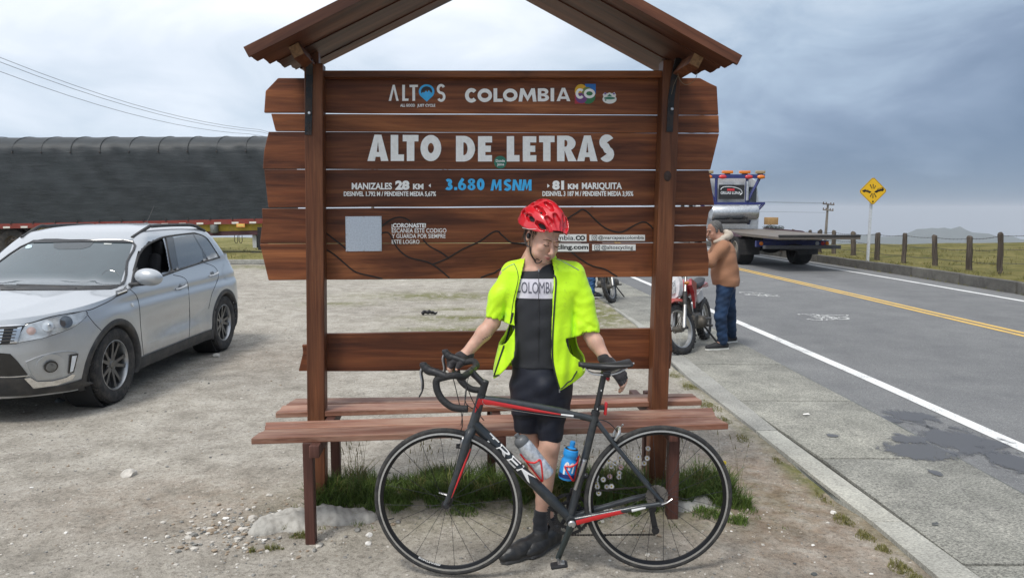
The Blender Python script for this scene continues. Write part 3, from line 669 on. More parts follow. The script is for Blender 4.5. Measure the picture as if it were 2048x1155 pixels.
# ---- distant ridges in the cloud, valley floor far below, and the air between
HILLM = pasture_mat('ridge_vegetation', (.02, .035, .03), (.03, .05, .035), (.045, .06, .04), (.05, .055, .045))
def ridge(name, y, xs, zb, depth=500, seed=1):
 r_ = random.Random(seed); V = []; F_ = []; xi = np.linspace(xs[0][0], xs[-1][0], 90); zz = np.interp(xi, [q[0] for q in xs], [q[1] for q in xs])
 rows = 14
 for k in range(rows+1):
  t = k/rows; prof = math.sin(math.pi*min(1, t*1.0)/1.0) if k not in (0, rows) else 0
  for j, x in enumerate(xi):
   h = zb+(zz[j]-zb)*prof**.8+prof*(8*math.sin(x*.011+k)+5*math.sin(x*.031+k*1.7)+3*math.sin(x*.07+seed)+2.0*r_.uniform(-1, 1))*(y/1500)
   V.append((x, y+depth*(t-.5)*2, h))
 n = len(xi)
 for k in range(rows):
  for j in range(n-1): a = k*n+j; F_.append((a, a+1, a+n+1, a+n))
 me = bpy.data.meshes.new(name); me.from_pydata(V, [], F_); me.materials.append(HILLM); finish(me, True, 180); o = link_mesh(name, me); o['kind'] = 'structure'
ridge('hill', 2800, [(700, -260), (1000, -130), (1250, -120), (1400, -100), (1530, -82), (1600, -76), (1700, -84), (1850, -110), (2000, -120), (2300, -160), (2900, -240)], -320, 400, 3)
mb = MB(); mb.quad((-4000, -3000, -330), (4000, -3000, -330), (4000, 5000, -330), (-4000, 5000, -330)); o = mb.build('valley_floor', HILLM, smooth=False); o['kind'] = 'structure'
def build_haze():
 m = bpy.data.materials.new('mist'); m.use_nodes = True; nt = m.node_tree; nt.nodes.clear()
 out = nt.nodes.new('ShaderNodeOutputMaterial'); v = nt.nodes.new('ShaderNodeVolumePrincipled'); v.inputs['Density'].default_value = .00026; v.inputs['Color'].default_value = (.86, .9, .96, 1); v.inputs['Anisotropy'].default_value = 0
 nt.links.new(v.outputs[0], out.inputs['Volume'])
 mb = MB(); mb.box((0, 900, -152), (8400, 9600, 364)); o = mb.build('haze', m, smooth=False); o['kind'] = 'stuff'; o['label'] = 'thin pale mist filling the air over the pass'
HAZE = True
if HAZE: build_haze()
# ---- fence along the pasture
FPOST = wood('weathered_post_wood', 2, (.045, .037, .03), (.10, .085, .07), (.19, .165, .135), .9, False)
WIRE = simple('wire', (.10, .10, .10), .5, .8)
def build_fence():
 root = empty('wire_fence', (11.8, 21, .2), 0, 'long fence of weathered round posts strung with barbed wire across the pasture', 'fence')
 px = [(2001, 541, 466), (1939, 536, 472), (1870, 528, 470), (1807, 520, 466), (1754, 515, 465), (1707, 509, 464), (1668, 505, 461), (1639, 503, 460), (1619, 502, 460), (1588, 500, 459), (1563, 498.5, 458)]
 px += [(1536, 497, 458)]
 P = []; 
 for i, (x, yb, yt) in enumerate(px):
  y = G(x, yb, .27).y; c = D(x, yb, y); P.append((Vector((c.x, y, crest(c.x, y)-.05)), D(x+random.uniform(-1, 4), yt, y)))
 for i in range(1, 6):    # towards the viewer, out of the picture
  x = 12.6+.32*i; y = 18.4-1.35*i; P.insert(0, (Vector((x, y, .18)), Vector((x+random.uniform(-.05, .05), y, 1.28))))
 for i, (a, b_) in enumerate(P):
  mb = MB(); r0 = random.uniform(.055, .085); ax = (b_-a); pts = [a+ax*t+Vector((random.uniform(-.012, .012), random.uniform(-.01, .01), 0)) for t in (0, .25, .5, .75, .97, 1.0)]
  mb.tube(pts, [r0*1.05, r0*random.uniform(.9, 1.05), r0, r0*random.uniform(.88, 1.02), r0*.97, r0*.75], 9, caps=True)
  o = mb.build('fence_post', FPOST, root, True, angle=50)
 for h in (.30, .62, .93):
  mb = MB()
  for (a0, b0), (a1, b1) in zip(P[:-1], P[1:]):
   p0 = a0.lerp(b0, h); p1 = a1.lerp(b1, h); pts = [p0.lerp(p1, t)-Vector((0, 0, .03*math.sin(math.pi*t))) for t in (0, .25, .5, .75, 1)]
   mb.tube(pts, .006, 4, caps=False)
   for k in range(1, 9):
    q = p0.lerp(p1, k/9)-Vector((0, 0, .03*math.sin(math.pi*k/9))); mb.tube([q+Vector((0, 0, -.02)), q+Vector((.01, 0, .02))], .003, 3)
  mb.build('barbed_wire', WIRE, root, True)
build_fence()
# ---- warning sign
def build_warning():
 p0 = D(1735, 521, 21.8); p1 = D(1742, 410, 21.8); p0.z = crest(p0.x, 21.8)-.1
 root = empty('warning_sign', (p0.x, p0.y, p0.z), 0, 'yellow diamond warning sign of two crashing cars on a leaning white pole', 'road sign')
 grey = simple('galvanised_pole', (.62, .64, .66), .45, .3); yel = simple('sign_yellow', (.78, .46, .012), .4, scale=5, vary=.06); blk = simple('sign_black', (.012, .012, .012), .5); back = simple('sign_back', (.45, .46, .47), .5, .5)
 mb = MB(); ax = (p1-p0).normalized(); x = Vector((1, 0, 0)); pts = [p0, p1+ax*.3]
 mb.tube(pts, .045, 4, upv=(1, 1, 0)); mb.build('pole', grey, root, True)
 c = D(1746, 382, 21.7); s = .415
 sx = ax.cross(Vector((0, 1, 0))).normalized()*1.0
 if sx.x < 0: sx = -sx
 tilt = Matrix.Rotation(R(-1.5), 4, 'Y'); M = Matrix.Translation(c) @ tilt
 dia = [(0, -s), (s, 0), (0, s), (-s, 0)]
 def rounded(sc, r=.05):
  out = []
  for i, (px_, pz) in enumerate(dia):
   v = Vector((px_, pz))*sc; a = (Vector(dia[i-1])*sc-v).normalized(); b = (Vector(dia[(i+1) % 4])*sc-v).normalized(); p = v+a*r; q = v+b*r
   out += [tuple(p), tuple(v*.04+(p+q)*.48), tuple(q)]
  return out
 MB().prism(rounded(1.0), .004, M).build('sign_panel', yel, root, True, smooth=False)
 MB().prism(rounded(.985), .004, M, .005).build('sign_back', back, root, True, smooth=False)
 bo = rounded(.97, .045); bi = rounded(.945, .045); n = len(bo)
 mb = MB(); mb.add([M @ Vector((p[0], -.003, p[1])) for p in bo+bi], [(i, (i+1) % n, (i+1) % n+n, i+n) for i in range(n)]); mb.build('border', blk, root, True, smooth=False)
 def flat(name, loops, mt, d=-.004):
  V, Fc = loops_mesh(loops); me = bpy.data.meshes.new(name); me.from_pydata([M @ Vector((v[0], d, v[1])) for v in V], [], Fc); me.materials.append(mt); me.update(); link_mesh(name, me, root, None, True)
 def rot(pts, a, cx, cy): pts = [(p[0]*.86, p[1]*.66) for p in pts]; return [(cx+px_*math.cos(R(a))-pz*math.sin(R(a)), cy+px_*math.sin(R(a))+pz*math.cos(R(a))) for px_, pz in pts]
 carA = [(-.15, -.03), (-.15, .02), (-.11, .035), (-.07, .075), (.02, .075), (.06, .035), (.14, .02), (.15, -.03)]
 carB = [(-.16, -.04), (-.16, .02), (-.07, .05), (-.03, .10), (.12, .10), (.155, .055), (.16, -.04)]
 w = lambda x_: arc(x_, -.035, .03, .03, 0, 360, 12)[:-1]
 flat('symbol', [[rot(carA, -10, -.18, .0), rot([(-.06, .04), (-.045, .065), (.01, .065), (.03, .04)], -10, -.18, 0)], [rot(w(-.09), -10, -.18, 0)], [rot(w(.09), -10, -.18, 0)]], blk)
 flat('symbol', [[rot(carB, 14, .18, .01), rot([(-.04, .05), (-.015, .085), (.035, .085), (.035, .05)], 14, .18, .01), rot([(.05, .05), (.05, .085), (.1, .085), (.12, .05)], 14, .18, .01)], [rot(w(-.09), 14, .18, .01)], [rot(w(.1), 14, .18, .01)]], blk)
 rays = []
 for a, r0, r1 in ((90, .07, .20), (115, .08, .21), (66, .07, .17), (-90, .06, .2), (-116, .07, .18), (-62, .07, .2)):
  ca, sa = math.cos(R(a)), math.sin(R(a)); rays.append([[(r0*ca-.008*sa, r0*sa+.008*ca), (r1*ca-.014*sa, r1*sa+.014*ca), (r1*ca+.014*sa, r1*sa-.014*ca), (r0*ca+.008*sa, r0*sa-.008*ca)]])
 rays.append([[(-.02, -.33), (0, -.26), (.02, -.33), (-.028, -.285), (.028, -.285)]])
 flat('symbol', rays, blk, -.005)
build_warning()
# ---- utility poles and wires
POLEM = wood('pole_wood', 2, (.14, .13, .115), (.22, .205, .185), (.30, .28, .25), .9, False)
def utility_pole(base, top, label, arms):
 root = empty('utility_pole', base, 0, label, 'utility pole', 'power poles along the ridge')
 mb = MB(); mb.tube([base, Vector(base).lerp(top, .5), top], [.15, .13, .10], 10); mb.build('pole', POLEM, root, True)
 for f, w in arms:
  c = Vector(base).lerp(top, f); a = MB(); a.box((c.x, c.y-.14, c.z), (w, .1, .12), Euler((0, R(5), 0))); a.build('cross_arm', POLEM, root, True, smooth=False)
  for k in (-.45, -.2, .2, .45): i = MB(); i.lathe([(.05, 0), (.06, .03), (.04, .06), (.065, .1), (.03, .15)], 10, Matrix.Translation((c.x+k*w, c.y-.14, c.z+.06-k*w*.087))); i.build('insulator', simple('insulator', (.12, .08, .06), .2), root, True)
 return root
d = 75.0; top = D(1656, 407, d); base = D(1649, 500, d); utility_pole(base, top, 'pale utility pole with two cross arms far behind the tow truck', ((.985, 1.15), (.86, 1.05)))
d2 = 62.0; t2 = D(745, 318, d2); b2 = D(745, 470, d2); b2.z = -2.2; utility_pole(b2, t2, 'wooden utility pole standing behind the big wooden signboard', ((.98, 2.4),))
def wires():
 root = empty('power_lines', (-20, 40, 10), 0, 'three thin power lines sloping down across the sky above the black trailer', 'power lines')
 for (x0, y0, x1, y1) in ((0, 115, 520, 259.5), (0, 124, 520, 263.5), (0, 143, 500, 268)):
  p0 = D(x0, y0, 34.0); p1 = D(x1, y1, 52.0); dv = p1-p0; p_ = p0-dv*.4; e = Vector((t2.x+(y0-124)*.08, t2.y-.14, t2.z+.1)); pts = []
  for k in range(-4, 11): t = k/10; pts.append(p0+dv*t-Vector((0, 0, .55*(1-(2*t-1)**2)*(1 if t > 0 else -.6))))
  pts.append(e); mb = MB(); mb.tube(pts, .011, 5, caps=False); mb.build('wire', WIRE, root, True)
 for h in (0, .06, -.9):
  e0 = Vector((t2.x, t2.y-.14, t2.z+.1+h)); e1 = Vector((top.x-.3, top.y-.14, top.z+h)); pts = [e0.lerp(e1, t)-Vector((0, 0, 1.0*math.sin(math.pi*t))) for t in [k/12 for k in range(13)]]
  mb = MB(); mb.tube(pts, .010, 5, caps=False); mb.build('wire', WIRE, root, True)
wires()
# ================================================================== the big wooden signboard with its benches
SP0 = Vector((-1.113, 4.133, 0)); SDIR = Vector((1, .079, 0)).normalized(); SN = Vector((-SDIR.y, SDIR.x, 0))
SIGN = empty('wooden_signboard', SP0, math.atan2(SDIR.y, SDIR.x), 'tall varnished timber signboard reading ALTO DE LETRAS with a gabled roof and built-in benches', 'signboard')
SINV = basis_chain(SIGN).inverted()
def S(px, py, off=0.0):
 """photo point on the board's own plane (off = metres behind the post fronts) in signboard coordinates"""
 v = SINV @ on_plane(px, py, SP0+SN*off, SN); return Vector((v.x, off, v.z))
def Sg(px, py, z): return SINV @ G(px, py, z)
W_RED = wood('board_wood', 0, (.055, .017, .008), (.175, .058, .022), (.34, .13, .048), .5)
W_ORG = wood('board_wood_orange', 0, (.075, .025, .010), (.205, .070, .024), (.34, .13, .045), .5)
W_POST = wood('post_wood', 2, (.060, .022, .011), (.15, .056, .025), (.25, .108, .048), .5)
W_LEG = wood('leg_wood', 2, (.055, .024, .018), (.095, .042, .032), (.14, .065, .05), .6, False)
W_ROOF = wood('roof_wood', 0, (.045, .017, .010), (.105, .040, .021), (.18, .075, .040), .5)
W_SEAT = wood('seat_wood', 0, (.13, .052, .032), (.235, .108, .070), (.36, .19, .13), .6, False, ((.46, .32, .24), .6))
W_END = simple('end_grain', (.27, .15, .07), .8, scale=60, vary=.35, bump=.4)
BLACKM = simple('black_bracket', (.018, .02, .022), .45, .4, bump=.3, dirt=((.12, .06, .03), .5, 14))
STEEL = simple('zinc_bolt', (.6, .6, .6), .3, 1)
def prism3(name, pts, thick, mat, parent=SIGN, bev=.003):
 """outline in the board's plane (list of local points, all same y) pushed back by thick; origin at its centre"""
 c = sum(pts, Vector())/len(pts); bm = bmesh.new()
 lo = [bm.verts.new(p-c) for p in pts]; hi = [bm.verts.new(p-c+Vector((0, thick, 0))) for p in pts]; n = len(pts)
 bm.faces.new(lo); bm.faces.new(hi[::-1])
 for i in range(n): bm.faces.new((lo[i], hi[i], hi[(i+1) % n], lo[(i+1) % n]))
 bmesh.ops.recalc_face_normals(bm, faces=bm.faces)
 if bev: bmesh.ops.bevel(bm, geom=bm.edges[:], offset=bev, segments=1, affect='EDGES')
 me = bpy.data.meshes.new(name); bm.to_mesh(me); bm.free(); me.materials.append(mat); finish(me, True, 25)
 o = link_mesh(name, me, parent); o.location = c; return o
def wavy(a, b, n, amp):
 return [a.lerp(b, i/n)+Vector((0, 0, random.uniform(-amp, amp) if 0 < i < n else 0)) for i in range(n+1)]
PB = .10   # planks are nailed to the back of the posts
def plank(tl, tr, rtail, br, bl, ltail, mat, off=PB, th=.024):
 pts = wavy(S(*tl, off), S(*tr, off), 9, .0012)+[S(*p, off) for p in rtail]+wavy(S(*br, off), S(*bl, off), 9, .0012)+[S(*p, off) for p in ltail]
 for p in pts: p.y = off
 return prism3('plank', pts, th, mat)
PL = {}
PL[1] = plank((556, 156), (1400, 156), [(1421, 167), (1434, 173)], (1437, 229.5), (528, 225.2), [(531, 182)], W_RED)
PL[2] = plank((542, 227.3), (1340, 230.8), [], (1340, 265.6), (551, 262), [], W_ORG)
plank((1342, 230.6), (1437.5, 230.6), [], (1438.5, 265.5), (1342, 265.6), [], W_RED)
PL[3] = plank((537, 263.4), (1438.5, 267.3), [], (1421, 339.2), (525.5, 337.6), [(528, 302)], W_RED)
PL[4] = plank((528, 338.6), (1418, 340.6), [], (1429, 410.2), (536.5, 415), [], W_RED)
PL[5] = plank((523.5, 417), (1335, 413.5), [], (1335, 484.3), (519.5, 486.6), [(525, 440), (526, 459)], W_RED)
plank((1337, 413.5), (1427, 412), [(1418, 424)], (1413.5, 449.5), (1337, 450.5), [], W_RED)
plank((1337, 452), (1413.5, 451), [], (1413, 483), (1337, 484), [], W_RED)
PL[6] = plank((519.5, 487.6), (1413, 485.5), [(1418, 520)], (1417, 552), (537, 560.5), [], W_RED)
beam = [S(640, 141, .03), S(1332, 141, .03), S(1332, 154.5, .03), S(640, 154.5, .03)]; prism3('top_beam', beam, .09, W_ORG)
plank((648, 667), (1312, 656), [], (1312, 737), (648, 742), [], W_RED, PB, .03)
plank((604, 689), (646, 688), [], (646, 742), (597, 741.5), [(606, 705)], W_RED, PB, .03)
plank((1314, 654), (1343, 653), [(1345, 700)], (1341, 737), (1314, 737), [], W_RED, PB, .03)
def post(e, yb):
 """e: rows of (py, xl, xr); runs into the ground"""
 Lp = [S(xl, py) for py, xl, xr in e]; Rp = [S(xr, py) for py, xl, xr in e]
 Lp[-1].z = Rp[-1].z = -.15; return prism3('post', Lp+Rp[::-1], .098, W_POST, bev=.004)
def post_line(a, b, w):
 A = S(*a); B = S(*b); d = (A-B).normalized(); B2 = B-d*((B.z+.15)/d.z); wv = Vector((w/2, 0, 0))
 mids = [A.lerp(B2, t) for t in (0, .2, .42, .6, .8, 1)]
 j = [random.uniform(-.0015, .0015) for _ in mids]
 return prism3('post', [p-wv+Vector((q, 0, 0)) for p, q in zip(mids, j)]+[p+wv+Vector((q, 0, 0)) for p, q in zip(mids, j)][::-1], .098, W_POST, bev=.004)
post_line((626.5, 126), (632, 800), .099)
post_line((1344.5, 120), (1320, 800), .099)
k = MB(); c = S(1335, 352); k.ell((c.x, -.001, c.z), (.022, .006, .030)); k.build('knot', simple('knot_dark', (.035, .016, .01), .6, bump=.5), SIGN)
def strap(pts, w, side):
 mb = MB(); 
 for a, b in zip(pts[:-1], pts[1:]):
  d = (b-a); L_ = d.length; M = Matrix.Translation((a+b)/2) @ frame_to(d, (0, 1, 0)).to_4x4(); 
  q = MB().box((0, 0, 0), (w, .006, L_+.01)); q.xform(M); mb.add(q.v, q.f)
 return mb.build('bracket', BLACKM, SIGN, smooth=False)
b1 = strap([S(616.5, 268, -.005), S(619, 150, -.005), S(618, 118, -.09)], .037, 0)
b2 = strap([S(1339, 262, -.005), S(1342, 200, -.005), S(1350, 145, -.008), S(1357, 118, -.09)], .036, 1)
for px, py, par in ((618.5, 226, b1), (1344, 218, b2)):
 c = S(px, py, -.012); mb = MB(); mb.lathe([(.0, .006), (.007, .005), (.010, 0), (.010, -.004)], 12, Matrix.Translation(c) @ Matrix.Rotation(R(90), 4, 'X')); mb.build('bolt', STEEL, par)
for px, py in ((618.5, 256), (617.5, 246)):
 c = S(px, py, -.009); mb = MB(); mb.lathe([(.0, .003), (.004, .002), (.005, 0)], 8, Matrix.Translation(c) @ Matrix.Rotation(R(90), 4, 'X')); mb.build('bolt', BLACKM, b1)
mb = MB(); c = S(1373, 142, -.03); mb.tube([c+Vector((.055*math.cos(t)*1.05, -.01+.012*math.sin(3*t), .075*math.sin(t))) for t in [2*math.pi*i/26 for i in range(26)]], .0016, 4, closed=True)
mb.tube([c+Vector((-.05, 0, -.03)), c+Vector((-.075, -.01, -.08)), c+Vector((-.085, -.005, -.13))], .0013, 4); mb.build('wire_loop', simple('loose_wire', (.22, .16, .10), .6), SIGN)
apx = S(981, 60, 0).x; zr0 = 2.462; 
def eave(px, py, off): return S(px, py, off)
FO, BO = -.46, .17
eL = S(497, 121, FO); eR = S(1475, 116, FO); apF = S(979, -140, FO)
sl = math.atan2(apF.z-(eL.z+eR.z)/2, (eR.x-eL.x)/2); hs = (eR.x-eL.x)/2; axm = (eR.x+eL.x)/2; ez = (eL.z+eR.z)/2
Ls = hs/math.cos(sl)
for sgn in (-1, 1):
 M0 = Matrix.Translation((axm, 0, ez+hs*math.tan(sl))) @ Matrix.Rotation(sl if sgn > 0 else math.pi-sl, 4, 'Y') 
 wds = [.16, .16, .17, .16, .15]; y = FO; inset = [0.0, .035, .075, .10, .13] if sgn < 0 else [0.0, .02, .06, .115, .14]
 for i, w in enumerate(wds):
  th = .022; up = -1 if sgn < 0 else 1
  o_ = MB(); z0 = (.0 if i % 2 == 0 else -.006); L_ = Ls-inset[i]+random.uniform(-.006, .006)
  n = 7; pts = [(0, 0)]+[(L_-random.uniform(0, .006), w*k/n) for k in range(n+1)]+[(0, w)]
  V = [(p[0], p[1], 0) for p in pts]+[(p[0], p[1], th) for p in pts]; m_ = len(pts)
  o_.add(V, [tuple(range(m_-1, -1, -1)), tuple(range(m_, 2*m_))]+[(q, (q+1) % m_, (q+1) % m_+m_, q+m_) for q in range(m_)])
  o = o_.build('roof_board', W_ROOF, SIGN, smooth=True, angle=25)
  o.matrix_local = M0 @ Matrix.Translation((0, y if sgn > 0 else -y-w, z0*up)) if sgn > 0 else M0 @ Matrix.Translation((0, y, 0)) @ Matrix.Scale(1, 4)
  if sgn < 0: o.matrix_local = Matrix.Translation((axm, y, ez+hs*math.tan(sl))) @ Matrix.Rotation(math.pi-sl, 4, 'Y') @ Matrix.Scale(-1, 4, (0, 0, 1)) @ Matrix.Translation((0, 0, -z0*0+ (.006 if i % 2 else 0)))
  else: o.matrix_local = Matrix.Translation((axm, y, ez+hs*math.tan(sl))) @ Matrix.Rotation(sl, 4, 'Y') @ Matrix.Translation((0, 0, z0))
  y += w+.002
 o_ = MB(); o_.box((Ls/2-.002, FO-.011, .012), (Ls+.004, .02, .05)); o = o_.build('barge_board', W_POST if False else W_ROOF, SIGN, smooth=False)
 o.matrix_local = Matrix.Translation((axm, 0, ez+hs*math.tan(sl))) @ (Matrix.Rotation(sl, 4, 'Y') if sgn > 0 else Matrix.Rotation(math.pi-sl, 4, 'Y') @ Matrix.Scale(-1, 4, (0, 0, 1)))
 px, py = ((592, 97), (1394, 94))[sgn > 0]; a = S(px, py, -.30); e2 = Vector((a.x+(-.0 if sgn > 0 else .0), BO, a.z))
 u = (abs(a.x-axm)); zz = ez+(hs-u)*math.tan(sl)-.038; Mr = Matrix.Translation((a.x, -.075, zz)) @ Matrix.Rotation(sl*sgn, 4, 'Y')
 o_ = MB(); o_.box((0, 0, 0), (.06, .44, .065), bevel=.003); o = o_.build('purlin', W_POST, SIGN); o.matrix_local = Mr
 o_ = MB(); o_.box((0, -.2215, 0), (.055, .003, .058)); o_.xform(Mr); e = o_.build('end_grain', W_END, SIGN, smooth=False)
 tp = S(626.5 if sgn < 0 else 1344.5, 140, .05); o_ = MB(); o_.box((tp.x, .055, (tp.z+zz)/2), (.07, .06, abs(zz-tp.z)+.12)); o_.build('post_cap', W_POST, SIGN, smooth=False)
def seat(a, b, c, d, z, th, name='seat_plank'):
 """a,b back-left, back-right; c,d front-right, front-left as photo points on the plane z"""
 P = [Sg(*q, z) for q in (a, b, c, d)]; ctr = sum(P, Vector())/4; 
 def edge(p, q, n, am): return [p.lerp(q, i/n)+(Vector((random.uniform(-am, am), random.uniform(-am, am)*.6, 0)) if i else Vector()) for i in range(n)]
 ring = edge(P[0], P[1], 8, .0015)+edge(P[1], P[2], 5, .006)+edge(P[2], P[3], 8, .002)+edge(P[3], P[0], 5, .006)
 bm = bmesh.new(); top = [bm.verts.new(p-ctr) for p in ring]; bot = [bm.verts.new(p-ctr-Vector((0, 0, th))) for p in ring]; n = len(ring)
 bm.faces.new(top[::-1]); bm.faces.new(bot)
 for i in range(n): bm.faces.new((top[i], top[(i+1) % n], bot[(i+1) % n], bot[i]))
 bmesh.ops.recalc_face_normals(bm, faces=bm.faces); bmesh.ops.bevel(bm, geom=bm.edges[:], offset=.003, segments=1, affect='EDGES')
 me = bpy.data.meshes.new(name); bm.to_mesh(me); bm.free(); me.materials.append(W_SEAT); finish(me, True, 30); o = link_mesh(name, me, SIGN); o.location = ctr; return o
ZT = .555
seat((531, 843.5), (1425, 814.5), (1432, 831), (530, 856.5), ZT, .03)
seat((529, 858), (1433, 832.5), (1457, 846.5), (502, 876), ZT, .032)
seat((591, 796), (1384, 786), (1392, 792), (572, 808), ZT, .03)
seat((567, 809.5), (1393, 793), (1403.5, 800.5), (551, 825), ZT, .03)
def stand(px0, px1, pyb, y, w=.075, dpt=.06, z1=ZT-.032, bot=None, name='bench_leg'):
 a = D(px0, pyb, y); b = D(px1, pyb, y); c = SINV @ ((a+b)/2); wd = (b-a).length
 prism3(name, [Vector((c.x-wd/2, c.y, -.12)), Vector((c.x+wd/2, c.y, -.12)), Vector((c.x+wd/2, c.y, z1)), Vector((c.x-wd/2, c.y, z1))], dpt, W_LEG)
 return c
c1 = stand(610, 629.5, 1060, 3.66); c2 = stand(1336, 1357, 1020, 3.93)
c3 = stand(661, 679, 900, 4.50); c4 = stand(1288, 1306, 900, 4.72)
c5 = stand(975, 991, 890, 4.55)
cm = stand(975, 991, 890, 3.95, z1=ZT-.10) if False else None
for cx, cy0, cy1 in ((c1.x+.03, c1.y-.02, c3.y+.05), (c2.x-.035, c2.y-.02, c4.y+.05), (c5.x, -.42, c5.y+.05)):
 mb = MB(); mb.box((cx+.012, (cy0+cy1)/2, ZT-.031-.033), (.05, cy1-cy0+.06, .062), bevel=.003); mb.build('cross_bearer', W_LEG, SIGN)
mb = MB(); mb.box((S(658, 815, .02).x, .17, ZT-.085), (.05, .3, .05)); mb.build('cross_bearer', W_LEG, SIGN, smooth=False)
# ---------------- painted lettering: thin raised flakes of paint on each plank
WHITEP = simple('letter_white', (.88, .88, .86), .55, scale=60, vary=.04, bump=.15, dirt=((.6, .56, .52), .3, 40))
BLUEP = simple('letter_blue', (.05, .45, .85), .5, scale=30, vary=.1)
LETY = PB-.0035
def S2(px, py): return S(px, py, PB)
def put_letters(name, V, Fc, mat, off=LETY, parent=None, thick=.0015, shear=0.0):
 """V in photo coordinates (y measured downwards negative) -> board plane"""
 W = []
 for v in V: p = S2(v[0], -v[1]); W.append(Vector((p.x, off-v[2], p.z)))
 me = bpy.data.meshes.new(name); me.from_pydata(W, [], Fc)
 bm = bmesh.new(); bm.from_mesh(me); 
 r = bmesh.ops.extrude_face_region(bm, geom=bm.faces[:]); 
 for g in r['geom']:
  if isinstance(g, bmesh.types.BMVert): g.co.y += thick
 bmesh.ops.recalc_face_normals(bm, faces=bm.faces); bm.to_mesh(me); bm.free(); me.materials.append(mat); me.update()
 pl = parent or SIGN
 if pl is not SIGN:
  me.transform(Matrix.Translation(-pl.location))
 return link_mesh(name, me, pl)
def flatm(name, loops, mat, off, parent, thick=.001):
 V, Fc = loops_mesh(loops); return put_letters(name, V, Fc, mat, off, parent, thick)
def word(boxes, t, mat, parent, name='letter', shear=0.0):
 for b in boxes:
  gs = word_groups([(b[0], b[1], b[2], -b[4], -b[3])], t)
  if shear: gs = [gmap(g, lambda x, y: (x+(y+b[4])*shear, y)) for g in gs]
  gs = [gmap(g, lambda x, y: (x+random.uniform(-.12, .12), y+random.uniform(-.12, .12))) for g in gs]
  V, Fc = loops_mesh(gs); put_letters(name, V, Fc, mat, LETY, parent)
def text(s, x0, x1, y0, y1, mat, parent, bold=.02, name='lettering', off=LETY, space=1.0):
 V, Fc = text_mesh(s, x0, x1, -y1, -y0, bold, space); return put_letters(name, V, Fc, mat, off, parent)
word([('A', 735, 777, 269.5, 322), ('L', 781.5, 808, 270, 322), ('T', 805.5, 837, 270, 322), ('O', 841, 882.5, 271, 321.5), ('D', 912, 950, 272, 323), ('E', 956, 984, 272.5, 323), ('L', 1013.5, 1039, 272.5, 323), ('E', 1045.5, 1072.5, 272.5, 323), ('T', 1078, 1109, 272, 322.5), ('R', 1114, 1151, 271.5, 322.5), ('A', 1154, 1195, 271, 322.5), ('S', 1198.5, 1228, 271, 322.5)], .29, WHITEP, PL[3])
word([('C', 930, 955, 177, 205), ('O', 955, 984, 178, 204), ('L', 987, 1005, 177, 204), ('O', 1006, 1035, 178, 203), ('M', 1037, 1073, 177, 203.5), ('B', 1075.5, 1098, 177, 203), ('I', 1101, 1108, 176.5, 203), ('A', 1113, 1140.5, 176, 202.5)], .27, WHITEP, PL[1])
for g in ([(0, 0), (.40, 1), (.60, 1), (1.0, 0), (.76, 0), (.5, .72), (.24, 0)],):
 x0, x1 = 777.5, 797.5; V, Fc = loops_mesh([[[(x0+(x1-x0)*p, -202+32*q) for p, q in g]]]); put_letters('letter', V, Fc, WHITEP, LETY, PL[1])
word([('L', 804.5, 817, 170, 202), ('T', 819, 836, 170, 202)], .17, WHITEP, PL[1]); word([('S', 873.5, 891, 169.5, 203)], .155, WHITEP, PL[1])
pin = arc(853.2, -183.5, 15.6, 14.5, -35, 215, 26)+[(853.6, -203.5)]; hole = arc(853.2, -183.5, 11.4, 10.5, 0, 180, 16)+[(842.5, -187.5), (846, -184.5), (848, -186), (852, -181.5), (855, -184.5), (857.5, -180.5), (863, -186.5)]
flatm('emblem', [[pin, hole]], BLUEP, LETY, PL[1], .0015)
flatm('emblem', [[arc(853.2, -183.5, 11.2, 10.3, 10, 170, 14)+[(843, -186.5), (847, -183), (852, -180), (857.5, -179), (863, -185)]]], simple('emblem_dark', (.03, .028, .03), .6), PB-.001, PL[1], .0006)
text('ALL GOOD', 800.5, 830, 208, 213.5, WHITEP, PL[1], .035); text('JUST CYCLE', 834.5, 870.5, 208.3, 213.5, WHITEP, PL[1], .035)
def flatc(c, r=.5): return simple('badge_colour', c, r, vary=.05)
bx = PL[1]; Y_, B_, G_, P_, R_, D_ = (.75, .42, .02), (.02, .16, .50), (.03, .17, .06), (.16, .05, .20), (.42, .03, .045), (.16, .22, .05)
o1 = PB-.0012
flatm('badge', [[[(1149.5, -207.5), (1149.5, -188), (1170, -188), (1170, -207.5)]]], flatc(R_), o1, bx); flatm('badge', [[[(1170, -188), (1170, -168), (1191.5, -168), (1191.5, -188)]]], flatc(B_), o1, bx)
flatm('badge', [[arc(1162, -182, 12.5, 13.5, 0, 360, 26)[:-1]]], flatc(Y_), o1-.0004, bx); flatm('badge', [[arc(1176, -194, 14.5, 13.8, 0, 360, 26)[:-1]]], flatc(G_), o1-.0008, bx)
flatm('badge', [[arc(1163, -196, 11.5, 10.5, 0, 360, 26)[:-1]]], flatc(P_), o1-.0011, bx); flatm('badge', [[arc(1174, -184, 10, 10, 30, 210, 20)]], flatc(D_), o1-.0014, bx)
word([('C', 1151, 1168.5, 177.5, 197.5), ('O', 1167.5, 1190, 178, 196.5)], .26, WHITEP, bx); 
stk = simple('sticker_white', (.75, .75, .72), .4, vary=.04); grn = simple('sticker_green', (.04, .20, .12), .4, vary=.2, scale=90); prp = simple('sticker_purple', (.22, .12, .36), .4)
flatm('sticker', [[arc(1219, -198.5, 14, 9, 150, 390, 20)+[(1232, -190), (1229, -184.5), (1224, -187), (1219, -185), (1214, -187), (1209.5, -185), (1205.5, -189)]]], stk, PB-.0009, PL[1])
